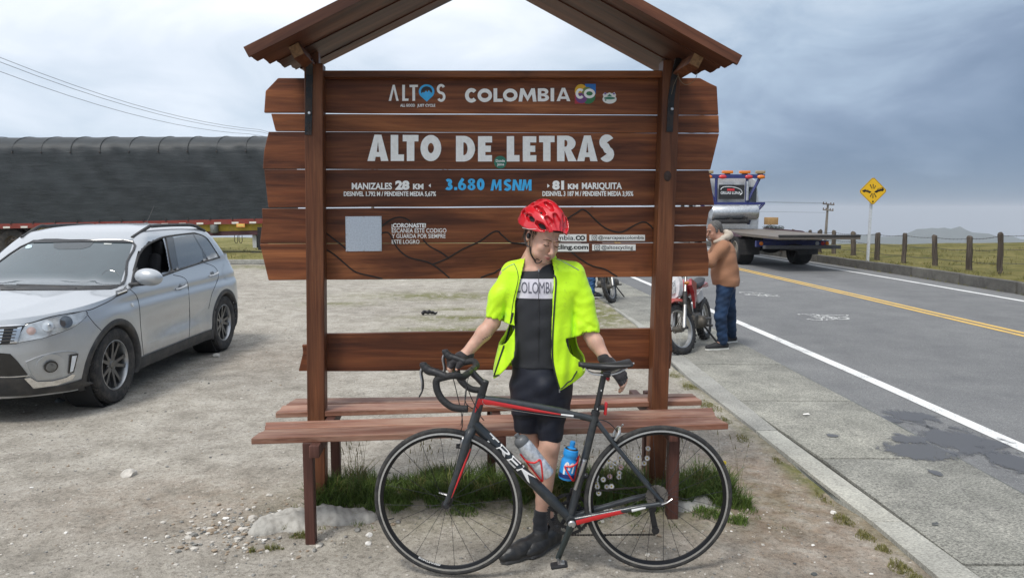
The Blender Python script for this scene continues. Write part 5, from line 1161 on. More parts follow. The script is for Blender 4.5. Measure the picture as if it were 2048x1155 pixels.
def cage(a, b, mat, s_off):
 d = (b-a).normalized(); n = Vector((d.z, 0, -d.x)); 
 if n.dot(s_off) < 0: n = -n
 r = .0385; c = lambda t, ang: a.lerp(b, t)+n*(math.cos(ang)*r)+Vector((0, 1, 0))*math.sin(ang)*r; o = None
 for pts in ([c(.98, R(180))]+[c(.70+.1*math.sin(k), R(180-k*36)) for k in range(0, 1)], ):
  pass
 root_ = MB(); root_.tube(smooth_path([c(.45, R(180)), c(.52, R(-150)), c(.60, R(-100)), c(.62, R(-60)), c(.72, R(-75)), c(.95, R(-130)), c(1.02, R(-175))], 6), .0042, 7); 
 o = root_.build('bottle_cage', mat, BIKE); m2 = MB(); m2.tube(smooth_path([c(.45, R(180)), c(.52, R(150)), c(.60, R(100)), c(.62, R(60)), c(.72, R(75)), c(.95, R(130)), c(1.02, R(175))], 6), .0042, 7); m2.build('cage_arm', mat, o)
 m3 = MB(); m3.tube([c(.35, R(180)), c(1.02, R(180))], .006, 8); m3.build('cage_spine', mat, o)
def bottle(a, b, prof, label, rname='water_bottle'):
 """a = cap end, b = base end"""
 d = (a-b); root = empty(rname, tuple(BIKE.matrix_basis @ b if False else basis_chain(BIKE) @ b), 0, label, 'water bottle', 'bottles in the cages of the road bicycle')
 Mw = basis_chain(BIKE); bw = Mw @ b; aw = Mw @ a; M = Matrix.Translation(bw) @ frame_to(aw-bw, (0, 1, 0)).to_4x4(); L_ = (aw-bw).length
 for nm, pr, mt in prof: mb = MB(); mb.lathe([(r, h*L_) for r, h in pr], 28, M); mb.build(nm, mt, root, True, angle=40)
 return root, M, L_
rb = .0365
silv = simple('foil_plastic', (.50, .52, .55), .28, .35, scale=70, vary=.25, dirt=((.8, .8, .8), .7, 40), bump=.25, bscale=45); capg = simple('cap_grey', (.10, .105, .11), .4); blu = simple('bottle_blue', (.012, .25, .62), .35, vary=.06, coat=.2); nav = simple('bottle_navy', (.01, .02, .12), .4)
a1 = B(1032, 868, 0); b1_ = B(1096, 950, 0); ofs = Vector((0, 0, 0))
bo1, M1, L1 = bottle(a1, b1_, [('bottle_body', [(0, 0), (rb-.005, 0), (rb, .03), (rb, .30), (rb-.0015, .315), (rb, .33), (rb, .60), (rb-.001, .72), (rb-.005, .79), (0, .79)], silv), ('bottle_cap', [(0, .78), (rb-.003, .78), (rb-.002, .83), (rb-.004, .88), (rb-.012, .92), (.012, .94), (.012, 1.0), (0, 1.0)], capg)], 'translucent silver bottle with a grey cap on the sloping down tube')
cage(a1, b1_, REDPL, Vector((1, 0, 1)))
a2 = B(1146, 882, 0); b2_ = B(1131.5, 956, 0)
bo2, M2, L2 = bottle(a2, b2_, [('bottle_body', [(0, 0), (rb-.004, 0), (rb, .04), (rb, .50), (rb-.006, .54), (rb-.006, .60), (rb-.001, .64), (rb-.002, .70), (0, .70)], blu), ('bottle_cap', [(0, .70), (rb-.002, .70), (rb-.003, .78), (rb-.010, .82), (.012, .85), (.011, .90), (.013, .92), (.012, 1.0), (0, 1.0)], blu), ('cap_band', [(rb-.009, .815), (rb-.006, .80), (rb-.011, .83)], BLK), ('bottle_band', [(rb+.0006, .06), (rb+.0006, .17), (rb-.001, .17), (rb-.001, .06)], nav)], 'bright blue bottle with a white M logo on the seat tube')
cage(a2, b2_, REDPL, Vector((-1, 0, 0)))
P = [(-.020, .16), (-.021, .38), (-.012, .48), (-.004, .40), (0, .30), (.004, .42), (.013, .47), (.020, .40), (.018, .22)]
pts = smooth_path([Vector((x, y, 0)) for x, y in P], 4); ol = outline_stroke([(p.x, p.y*L2) for p in pts], .0085); n = len(pts); V = []
for x, y in ol:
 th = x/rb-R(90)+.0; V.append((M2.inverted() @ (M2 @ Vector((0, 0, 0)))).xyz)
yax = M2.to_3x3().inverted() @ (BN*-1); az = math.atan2(yax.y, yax.x); xr = M2.to_3x3().inverted() @ bdir; sg = 1 if (Vector((-math.sin(az), math.cos(az), 0))).dot(xr) > 0 else -1
V = [M2 @ Vector(((rb+.0008)*math.cos(az+sg*x/rb), (rb+.0008)*math.sin(az+sg*x/rb), y)) for x, y in ol]
me = bpy.data.meshes.new('bottle_logo'); me.from_pydata(V, [], [(i, i+1, 2*n-2-i, 2*n-1-i) for i in range(n-1)]); me.materials.append(FWH); me.update(); link_mesh('bottle_logo', me, bo2, None, True)
q0 = B(1170, 918, -.035); q1 = B(1150, 978, -.035); mb = MB(); mb.tube([q0, q0.lerp(q1, .06), q0.lerp(q1, .08), q0.lerp(q1, .5), q0.lerp(q1, .52), q1], [.011, .012, .009, .009, .0075, .0075], 12); pu = mb.build('hand_pump', SIL, BIKE); mb = MB(); c = q0.lerp(q1, .38); mb.box(c+Vector((0, .015, 0)), (.022, .03, .02), bevel=.003); mb.build('pump_strap', BLK, pu)
# ================================================================== people
SKIN = simple('skin', (.58, .345, .255), .5, scale=25, vary=.12, bump=.05); SKIN.node_tree.nodes['Principled BSDF'].inputs['Subsurface Weight'].default_value = .12; SKIN.node_tree.nodes['Principled BSDF'].inputs['Subsurface Scale'].default_value = .01
SKIN2 = simple('skin_tanned', (.33, .17, .115), .55, scale=25, vary=.15)
def np3(v): return np.array([v.x, v.y, v.z])
def head_parts(sd, c, M, k=.012, big=1.0):
 """head built round c (eye level, between the ears); M local->world, face towards local -y"""
 W = lambda x, y, z: c+M @ Vector((x*big, y*big, z*big)); m3 = np.array(M)
 E = lambda x, y, z, r, kk=k, sub=False, fk=None: sd.ell(W(x, y, z), [q*big for q in r], kk, m3, sub)
 E(0, .018, .040, (.073, .093, .080), .0); E(0, -.022, -.030, (.060, .062, .072), .03); E(0, -.050, -.072, (.034, .034, .030), .03)
 E(0, -.072, -.094, (.018, .015, .014), .02)
 for s in (-1, 1):
  E(s*.040, -.048, -.062, (.020, .03, .022), .025); E(s*.036, -.066, -.028, (.022, .018, .018), .02)
  E(s*.031, -.094, .000, (.016, .014, .011), .012, True); E(s*.031, -.079, -.001, (.0135, .0125, .0115), .004)
  E(s*.027, -.084, .020, (.020, .010, .006), .012)
  E(s*.075, .014, -.006, (.008, .018, .029), .006); E(s*.080, .009, -.004, (.005, .009, .017), .004, True)
  sd.ell(W(s*.0095, -.100, -.043), [.0065*big]*3, .006, m3)
 sd.cone(np3(W(0, -.082, .004)), np3(W(0, -.109, -.036)), .0075*big, .0105*big, .010)
 E(0, -.088, -.062, (.022, .011, .005), .005); E(0, -.0865, -.074, (.019, .011, .0055), .005); E(0, -.097, -.068, (.022, .007, .0022), .003, True)
 return W
def hand(sd, wrist, knuck, nrm, side, curl, L=.085, r=.0085, spread=1.0, tips=1.0, k=.006, palm=True, grow=0.0):
 """palm from wrist to knuckles (direction d), nrm = back of the hand; side = +1 thumb on the d x nrm side. curl: bend per joint in degrees"""
 d = (knuck-wrist); pl = d.length; d.normalize(); nrm = (nrm-d*nrm.dot(d)).normalized(); w = d.cross(nrm)*side
 lens = (.92, 1.0, .94, .74); out = []
 if palm:
  for i in range(4): o = w*(.0245-.0163*i)*spread; sd.cone(np3(wrist+o*.7+d*.015), np3(knuck+o), .0145+grow, .0112+grow, .012)
 for i in range(4):
  o = w*(.0245-.0163*i)*spread; p = knuck+o; dd = d.copy(); segs = [L*.45*lens[i], L*.30*lens[i], L*.25*lens[i]]; pts = [p-d*.01]
  for j, sg in enumerate(segs):
   dd = Matrix.Rotation(-R(curl[j])*1.0*(1+.12*(i-1)), 3, d.cross(nrm)) @ dd; p = p+dd*sg*tips; pts.append(p)
   if tips < 1 and j == 0 and tips < .9: break
  sd.path([np3(q) for q in pts], [(r+.0012+grow)*(1 if i < 3 else .88)]*2+[(r+grow)*(.96 if i < 3 else .85)]*2, k)
  out.append(pts)
 t0 = wrist+w*.022+d*.018; t1 = t0+(w*.75+d*.75-nrm*.35).normalized()*.038; t2 = t1+(w*.15+d*.85-nrm*.55).normalized()*.032*tips
 sd.path([np3(t0), np3(t1), np3(t2)], [.014+grow, .0105+grow, .0085+grow], .01)
 return out
def px_rows(L, y, cy=None):
 """rows (py, xl, xr, b) measured on the photo at depth y -> stack rows"""
 o = []
 for py, xl, xr, b in L: a = D(xl, py, y); c = D(xr, py, y); o.append((a.z, (a.x+c.x)/2, y if cy is None else cy, (c.x-a.x)/2, b))
 return o
# ---------------------------------------------------------------- the cyclist
CY = 3.66
J = {k: D(*v) for k, v in dict(neck=(1072, 528, CY), chest=(1083, 590, CY), waist=(1080, 690, CY), pelvis=(1084, 760, CY), shR=(1020, 552, CY), shL=(1148, 553, CY), elR=(985, 645, CY-.02), elL=(1181, 668, CY-.05), wrR=(928, 712, 3.60), wrL=(1214, 722, 3.55),
     hipR=(1056, 770, CY), hipL=(1108, 772, CY), knR=(1062, 880, CY+.05), knL=(1099, 892, CY-.03), anR=(1100, 1052, CY+.06), anL=(1081, 1040, 3.59)).items()}
RIDER = empty('person', (J['pelvis'].x, CY, 0), 0, 'young cyclist in red helmet and neon yellow jacket looking down behind the bicycle', 'person')
HC = D(1086, 474, 3.60); HMx = (Matrix.Rotation(R(8), 3, 'Y') @ Matrix.Rotation(R(33), 3, 'Z') @ Matrix.Rotation(R(19), 3, 'X'))
footL0, footL1 = G(1080, 1100), G(1006, 1124); footR0, footR1 = G(1104, 1088), G(1082, 1100)
def build_rider():
 sd = SDF((J['wrR'].x-.16, 3.30, -.01), (J['wrL'].x+.20, 3.92, 1.80), .0042)
 W = head_parts(sd, HC, HMx)
 sd.cone(np3(W(0, .012, -.03)), np3(J['neck']), .054, .058, .03); sd.cone(np3(J['neck']), np3(J['chest']), .07, .12, .05, fl=(1.0, .8, 1))
 sd.stack(px_rows([(540, 1035, 1130, .07), (575, 1020, 1146, .10), (640, 1028, 1138, .10), (690, 1032, 1133, .095), (760, 1030, 1140, .10), (800, 1034, 1134, .09)], CY), .03)
 for s, a, b, c in (('R', 'shR', 'elR', 'wrR'), ('L', 'shL', 'elL', 'wrL')):
  sd.cone(np3(J['neck']-Vector((0, 0, .03))), np3(J[a]), .05, .052, .04); sd.cone(np3(J[a]), np3(J[b]), .047, .036, .02)
  m_ = J[b].lerp(J[c], .3); sd.path([np3(J[b]), np3(m_), np3(J[c])], [.035, .037, .0255], .02)
  sd.ell(J[c], (.029, .026, .03), .015)
 for s, h, k_, a in (('R', 'hipR', 'knR', 'anR'), ('L', 'hipL', 'knL', 'anL')):
  kn, an = J[k_], J[a]; sd.cone(np3(J[h]), np3(kn), .078, .050, .012); cf = kn.lerp(an, .28)+Vector((0, .02, 0)); lo = kn.lerp(an, .72)
  sd.cone(np3(kn), np3(lo), .047, .034, .02); sd.cone(np3(cf-Vector((0, 0, -.05))), np3(kn.lerp(an, .55)+Vector((0, .012, 0))), .048, .036, .03)
  sd.cone(np3(lo), np3(an), .035, .031, .02); sd.ell(kn+Vector((.003, -.03, 0)), (.033, .025, .04), .02)
  for q in (-1, 1): sd.ell(an+Vector((q*.027, 0, -.01)), (.012, .012, .014), .012)
  f0, f1 = (footL0, footL1) if s == 'L' else (footR0, footR1)
  sd.cone(np3(an), np3(Vector((f0.x, f0.y, .05))), .03, .032, .02); sd.cone(np3(Vector((f0.x, f0.y, .045))), np3(f0.lerp(f1, .5)+Vector((0, 0, .04))), .030, .024, .02)
 kR = D(902, 722, 3.57); hand(sd, J['wrR'], kR, Vector((-.35, -.25, .9)), -1, (55, 50, 35))
 kL = D(1243, 752, 3.52); hand(sd, J['wrL'], kL, Vector((.35, -.75, .6)), 1, (32, 42, 30), L=.095)
 o = sd.build('body', SKIN, RIDER, relax=2)
 return W, kR, kL
Wh, kR, kL = build_rider()
LIP = simple('lips', (.36, .12, .10), .45); HAIR = simple('hair_brown', (.085, .042, .022), .6, scale=120, vary=.5, bump=.8, bscale=150); LASH = simple('lashes', (.05, .025, .018), .7)
for (y0, z0, w) in ((-.0995, -.0655, .019), (-.0975, -.0745, .016)):
 mb = MB(); mb.tube(smooth_path([Wh(-w, y0+.010, z0), Wh(-w*.4, y0+.001, z0+.0012), Wh(0, y0, z0), Wh(w*.4, y0+.001, z0+.0012), Wh(w, y0+.010, z0)], 3), [.0016]*3+[.003]*7+[.0016]*3, 7); mb.build('lip', LIP, RIDER, True)
for s in (-1, 1):
 mb = MB(); mb.tube(smooth_path([Wh(s*.017, -.0895, -.0045), Wh(s*.026, -.0925, -.0075), Wh(s*.036, -.0915, -.0075), Wh(s*.046, -.0835, -.004)], 4), .0016, 6); mb.build('eyelashes', LASH, RIDER, True)
 mb = MB(); mb.tube(smooth_path([Wh(s*.012, -.0925, .018), Wh(s*.026, -.0955, .0235), Wh(s*.042, -.0865, .0225), Wh(s*.052, -.076, .015)], 4), [.0018]*3+[.0030]*6+[.0014]*4, 6); mb.build('eyebrow', HAIR, RIDER, True)
def fringe():   # hair showing under the helmet at the temples, nape and through the front vents
 mb = MB(); r_ = random.Random(4)
 for i in range(260):
  a = R(r_.uniform(-160, 160)); x = .074*math.sin(a); y = .016-(.088 if abs(a) < 1.57 else .09)*math.cos(a)
  if abs(math.degrees(a)) < 60: continue
  z = r_.uniform(.0, .05) if abs(math.degrees(a)) < 125 else r_.uniform(-.045, .03)
  p = Wh(x*1.02, y*1.02, z); q = Wh(x*1.05, y*1.03+.004, z-r_.uniform(.015, .03)); mb.tube([p, p.lerp(q, .5)+(HMx @ Vector((x, y, 0)))*.03, q], [.0022, .0018, .0006], 3, caps=False)
 o = mb.build('hair', HAIR, RIDER, True); o['kind'] = 'stuff'
fringe()
HRED = simple('helmet_red', (.60, .012, .022), .28, coat=.5, vary=.06); HBLK = simple('helmet_liner', (.012, .011, .011), .7)
def build_helmet():
 sd = SDF((-.13, -.18, -.06), (.13, .18, .18), .0026)
 sd.ell((0, .018, .035), (.097, .137, .126), 0)
 sd.ell((0, .13, .015), (.06, .04, .04), .03)
 def ridges(X, Y, Z):
  ph = np.arctan2(X, Z-.0); return -.0034*np.cos(ph*9.5)*np.clip((Z-.02)/.05, 0, 1)
 sd.fold(ridges)
 sd.ell((0, .015, .02), (.081, .116, .110), 0, sub=True)
 X = sd.ax[0][:, None, None]; Y = sd.ax[1][None, :, None]; Z = sd.ax[2][None, None, :]
 rim = .052-.10*np.clip(Y+.02, -.2, .2)*.50+.014*np.cos(X*30)-.006+0*X
 sd.f = np.maximum(sd.f, (rim-Z)*.9).astype(np.float32)
 for s in (-1, 1):
  for ph, segs in ((16, ((-.112, -.070), (-.045, .012), (.045, .10))), (43, ((-.108, -.062), (-.040, .022), (.052, .098))), (69, ((-.088, -.040), (-.018, .034), (.055, .085)))):
   for y0, y1 in segs:
    P = []
    for t in (0, .5, 1):
     y = y0+(y1-y0)*t; q = math.sqrt(max(.05, 1-((y-.018)/.137)**2)); a = R(ph+(y+.02)*-70*(.5 if ph > 30 else .25)); P.append((s*.088*q*math.sin(a), y, .035+.116*q*math.cos(a)))
    sd.path(P, [.0105, .0155, .011], .002, sub=True)
 MM = Matrix.Translation(HC) @ HMx.to_4x4() @ Matrix.Rotation(R(-6), 4, 'X') @ Matrix.Translation((0, .004, -.004)) @ Matrix.Scale(1.12, 4)
 o = sd.build('helmet', HRED, RIDER, True, MM, relax=1)
 mb = MB(); V = []; n = 28; m_ = 9
 for i in range(m_+1):
  ph = R(2+80*i/m_)
  for k in range(n): th = 2*math.pi*k/n; V.append((.0815*math.sin(ph)*math.cos(th), .015+.114*math.sin(ph)*math.sin(th), .024+.104*math.cos(ph)))
 mb.add([MM @ Vector(v) for v in V if True], [(i*n+k, (i+1)*n+k, (i+1)*n+(k+1) % n, i*n+(k+1) % n) for i in range(m_-1) for k in range(n)]+[tuple(range(n))]); mb.build('helmet_liner', HBLK, o, True)
 for s in (-1, 1):
  mb = MB(); mb.tube([MM @ Vector(v) for v in [(s*.088, -.06, .050), (s*.0945, -.02, .035), (s*.095, .03, .025)]], .0016, 5); mb.build('helmet_trim', simple('trim_white', (.6, .5, .5), .4), o, True)
 return MM
MMh = build_helmet()
STRAP = simple('strap_black', (.025, .018, .016), .7, scale=80, vary=.4); STRB = simple('strap_edge', (.35, .20, .13), .7)
def ribbon(name, pts, w, mat, parent, n=5, th=.0012, upv=(0, 1, 0)):
 mb = MB(); P = smooth_path(pts, n); mb.tube(P, w/2, 6, flat=th/w*2, upv=upv); return mb.build(name, mat, parent, True, angle=50)
ribbon('chin_strap', [Wh(-.078, -.010, .045), Wh(-.0775, -.012, .0), Wh(-.070, -.022, -.05), Wh(-.052, -.034, -.088), Wh(-.012, -.047, -.118), Wh(.02, -.045, -.118), Wh(.055, -.03, -.085), Wh(.074, -.012, -.02), Wh(.08, 0, .04)], .011, STRAP, RIDER)
ribbon('chin_strap', [Wh(-.074, .05, .03), Wh(-.080, .03, -.03), Wh(-.073, -.014, -.055)], .009, STRAP, RIDER)
ribbon('chin_strap', [Wh(-.081, -.014, .04), Wh(-.0805, -.018, 0), Wh(-.073, -.028, -.045)], .004, STRB, RIDER)
lp = [D(1081, 520, 3.555), D(1073, 518, 3.55), D(1069.5, 522, 3.55), D(1073, 526, 3.55), D(1079, 525.5, 3.55), D(1084, 521, 3.55)]
ribbon('chin_strap', lp, .006, STRAP, RIDER, 4)
mb = MB(); mb.ell(Wh(-.083, .004, -.004), (.010, .010, .014)); mb.build('earphone', BLK, RIDER, True)
JERS = simple('jersey_black', (.014, .0155, .020), .75, bump=.25, bscale=300, sheen=.2); LYC = simple('shorts_black', (.008, .010, .020), .5, bump=.15, bscale=200, vary=.15)
def folds(sets):
 def fn(X, Y, Z):
  d = 0
  for amp, fx, fy, fz, ph in sets: d = d+amp*np.sin(X*fx+Y*fy+Z*fz+ph)
  return d
 return fn
def build_clothes():
 sd = SDF((J['shR'].x-.06, 3.46, .86), (J['shL'].x+.06, 3.86, 1.55), .005)
 sd.stack(px_rows([(522, 1050, 1102, .062), (532, 1040, 1116, .072), (545, 1024, 1140, .09), (575, 1018, 1148, .108), (640, 1025, 1141, .112), (690, 1027, 1136, .108), (728, 1024, 1139, .113)], CY), .02)
 sd.fold(folds([(.0018, 8, 5, 60, 0), (.0016, 30, 0, 38, 1.3), (.0012, -40, 10, 70, 2)]))
 sd.ell(D(1080, 514, CY-.03), (.058, .062, .045), .01, sub=True)
 jr = sd.build('jersey', JERS, RIDER, relax=2)
 sd = SDF((J['hipR'].x-.14, 3.44, .52), (J['hipL'].x+.16, 3.90, 1.12), .005)
 sd.stack(px_rows([(722, 1026, 1137, .105), (760, 1023, 1142, .118), (795, 1025, 1141, .118), (822, 1028, 1138, .10)], CY), .02)
 for h, kx, ky, y in (('hipR', 1052, 864, CY+.01), ('hipL', 1100, 879, CY-.02)):
  q = D(kx, ky, y); sd.cone(np3(J[h]), np3(q), .088, .060, .03)
  sd.box(q+Vector((0, 0, -.10)), (.12, .14, .095), .002, sub=True) if False else None
 X = sd.ax[0][:, None, None]; Z = sd.ax[2][None, None, :]
 zR = D(1052, 863, CY).z; zL = D(1100, 877, CY).z; xm = D(1074, 860, CY).x; cutz = np.where(X < xm, zR, zL); sd.f = np.maximum(sd.f, cutz-Z).astype(np.float32)
 sd.ell(D(1086, 775, CY-.10), (.035, .03, .045), .03)
 sd.fold(folds([(.0016, 20, 0, 45, 0), (.0012, -45, 0, 80, 1)]))
 sh = sd.build('shorts', LYC, RIDER, relax=2)
 for a, k_, yy in (('anL', 'knL', 0), ('anR', 'knR', 0)):
  sd = SDF(np3(J[a])-np.array([.1, .14, .12]), np3(J[a])+np.array([.1, .1, .12]), .004); an = J[a]; up = (J[k_]-an).normalized(); f0 = footL0 if a == 'anL' else footR0
  sd.path([np3(an+up*.045), np3(an), np3(Vector((f0.x, f0.y, .06)))], [.0375, .037, .038], .01); sd.fold(folds([(.0012, 0, 0, 160, 0)]))
  sd.box(an+up*.115, (.1, .1, .06), .001, M=np.array(frame_to(up)), rd=.001, sub=True); sd.build('sock', JERS, RIDER, relax=1)
 SHOE = simple('shoe_black', (.020, .021, .023), .4, bump=.2, dirt=((.10, .09, .075), .4, 20)); 
 for f0, f1, lab in ((footL0, footL1, 0), (footR0, footR1, 1)):
  d = (f1-f0).normalized(); w = Vector((-d.y, d.x, 0)); hl = f0-d*.045; tl = f1+d*.01 if lab == 0 else f0+d*.20
  sd = SDF(np.minimum(np3(hl), np3(tl))-np.array([.07, .07, .0]), np.maximum(np3(hl), np3(tl))+np.array([.07, .07, .14]), .004)
  L_ = (tl-hl).length; P = lambda t, z: np3(hl+d*L_*t+Vector((0, 0, z)))
  sd.path([P(.10, .052), P(.30, .058), P(.55, .048), P(.80, .036), P(.93, .030)], [.036, .036, .037, .036, .024], .02)
  sd.path([P(.08, .030), P(.3, .026), P(.7, .026), P(.95, .024)], [.034, .028, .038, .022], .02)
  sd.cone(P(.12, .06), P(.16, .095), .036, .037, .015); sd.ell(hl+d*L_*.15+Vector((0, 0, .125)), (.03, .03, .035), .006, sub=True)
  X, Y, Z = sd.ax[0][:, None, None], sd.ax[1][None, :, None], sd.ax[2][None, None, :]; sd.f = np.maximum(sd.f, .008-Z+0*X+0*Y).astype(np.float32)
  o = sd.build('cycling_shoe', SHOE, RIDER, relax=1); so = MB(); q_ = [(-.005, .0), (.01, .030), (.10, .030), (.20, .040), (.27, .030), (.292, .0), (.27, -.032), (.20, -.040), (.10, -.030), (.01, -.030)]; so.add([hl+d*L_*x/.285+w*y+Vector((0, 0, z)) for z in (.002, .014) for x, y in q_], [tuple(range(10)), tuple(range(19, 9, -1))]+[(i, (i+1) % 10, (i+1) % 10+10, i+10) for i in range(10)]); so.build('shoe_sole', simple('shoe_sole_grey', (.07, .07, .072), .5), o, True)
  for t, zz in ((.30, .088), (.52, .075)):
   for s in (-1,): c = hl+d*L_*t+Vector((0, 0, zz))-w*.012*s+w*.0; mb = MB(); nrm_ = (Vector((0, 0, 1))+w*.55*(-1 if w.y > 0 else 1)).normalized(); c = hl+d*L_*t+nrm_*.03+Vector((0, 0, zz-.03)); mb.lathe([(0, .010), (.010, .009), (.013, .004), (.013, -.004)], 14, Matrix.Translation(c) @ frame_to(nrm_).to_4x4()); mb.build('shoe_dial', BLK, o, True)
  for t in (.42, .66): c0 = P(t, .02); mb = MB(); mb.tube([hl+d*L_*t+w*.036+Vector((0, 0, .05)), hl+d*L_*(t-.02)+Vector((0, 0, .0885-.02*t)), hl+d*L_*(t-.02)-w*.036+Vector((0, 0, .05))], .0035, 6); mb.build('shoe_strap', BLK, o, True)
 return jr, sh
JR, SHORTS = build_clothes()
def drape(name, V, Fc, mat, target, parent, off=.0016, subdiv=2, y0=3.2):
 """lay a flat mesh given in (x, z) on the front of a surface"""
 bm0 = bmesh.new(); bm0.from_mesh(target.data); bvh = BVHTree.FromBMesh(bm0)
 me = bpy.data.meshes.new(name); me.from_pydata([(v[0], y0, v[1]) for v in V], [], Fc); bm = bmesh.new(); bm.from_mesh(me)
 bmesh.ops.triangulate(bm, faces=bm.faces)
 for _ in range(subdiv): bmesh.ops.subdivide_edges(bm, edges=[e for e in bm.edges if e.calc_length() > .012], cuts=1, use_grid_fill=False); bmesh.ops.triangulate(bm, faces=bm.faces)
 dead = []
 for v in bm.verts:
  h = bvh.ray_cast(Vector(v.co), Vector((0, 1, 0)))
  if h[0] is None: dead.append(v)
  else: v.co = h[0]+Vector((0, -off, 0))
 bmesh.ops.delete(bm, geom=dead, context='VERTS'); bm.to_mesh(me); bm.free(); bm0.free(); me.materials.append(mat); finish(me, True, 180); return link_mesh(name, me, parent, None, True)
BAND = simple('jersey_white', (.62, .60, .66), .8, bump=.2, bscale=250); PRINT = simple('jersey_print', (.10, .10, .13), .8)
def pxz(px, py, y=CY-.11): v = D(px, py, y); return (v.x, v.z)
nb = 26; V = [pxz(1026+(1112-1026)*i/nb, (558, 597)[j]) for j in (0, 1) for i in range(nb+1)]
grid = [[pxz(1026+86*i/nb, 558+39*j/8) for i in range(nb+1)] for j in range(9)]
drape('chest_band', [p for r_ in grid for p in r_], [(j*(nb+1)+i, j*(nb+1)+i+1, (j+1)*(nb+1)+i+1, (j+1)*(nb+1)+i) for j in range(8) for i in range(nb)], BAND, JR, JR, .002, 0)
V, Fc = text_mesh('COLOMBIA', 0, 1, 0, 1, .0)
a = pxz(1031, 586); b_ = pxz(1115, 564); drape('chest_lettering', [(a[0]+(b_[0]-a[0])*v[0], a[1]+(b_[1]-a[1])*v[1]) for v in V], Fc, PRINT, JR, JR, .0042, 3)
mb = MB(); zp = [D(1078+x, y, CY-.125) for x, y in ((0, 540), (-.5, 600), (-1, 660), (-1, 722))]; 
bmt = bmesh.new(); bmt.from_mesh(JR.data); bv = BVHTree.FromBMesh(bmt); pts = []
for k in range(30):
 q = zp[0].lerp(zp[-1], k/29); h = bv.ray_cast(Vector((q.x, 3.2, q.z)), Vector((0, 1, 0)))
 if h[0]: pts.append(h[0]+Vector((0, -.001, 0)))
mb.tube(pts, .0022, 5); mb.build('jersey_zip', BLK, JR, True); bmt.free()
mb = MB(); mb.box(pts[0]+Vector((0, -.004, -.006)), (.006, .004, .016)); mb.build('zip_pull', SIL, JR, True, smooth=False)
def neon():
 m, nt, b = new_mat('neon_jacket'); P = nt.nodes.new('ShaderNodeTexCoord').outputs['Object']
 c = ramp(nt, noise(nt, P, 5, 4, .5), [(.3, (.50, .86, .0)), (.7, (.60, .95, .005))])
 g = ramp(nt, noise(nt, P, 22, 8, .75, .4), [(.56, (0, 0, 0)), (.68, (1, 1, 1))]); reg = ramp(nt, noise(nt, P, 3.1, 3, .5), [(.46, (0, 0, 0)), (.62, (.75, .75, .75))])
 c = mix(nt, mix(nt, 1.0, g, reg, 'MULTIPLY'), c, (.20, .30, .03)); nt.links.new(c, b.inputs['Base Color']); b.inputs['Roughness'].default_value = .55; b.inputs['Sheen Weight'].default_value = .2
 b.inputs['Subsurface Weight'].default_value = .0; bumpn(nt, noise(nt, P, 14, 5, .6, .8), .25, .02, b); return m
NEON = neon()
eL_ = [(500, 1058), (515, 1052), (560, 1041), (605, 1031), (640, 1029), (688, 1031), (715, 1028), (740, 1012), (772, 981)]
eR_ = [(500, 1100), (515, 1103), (545, 1109), (600, 1105), (660, 1103), (710, 1102), (745, 1108), (785, 1120)]
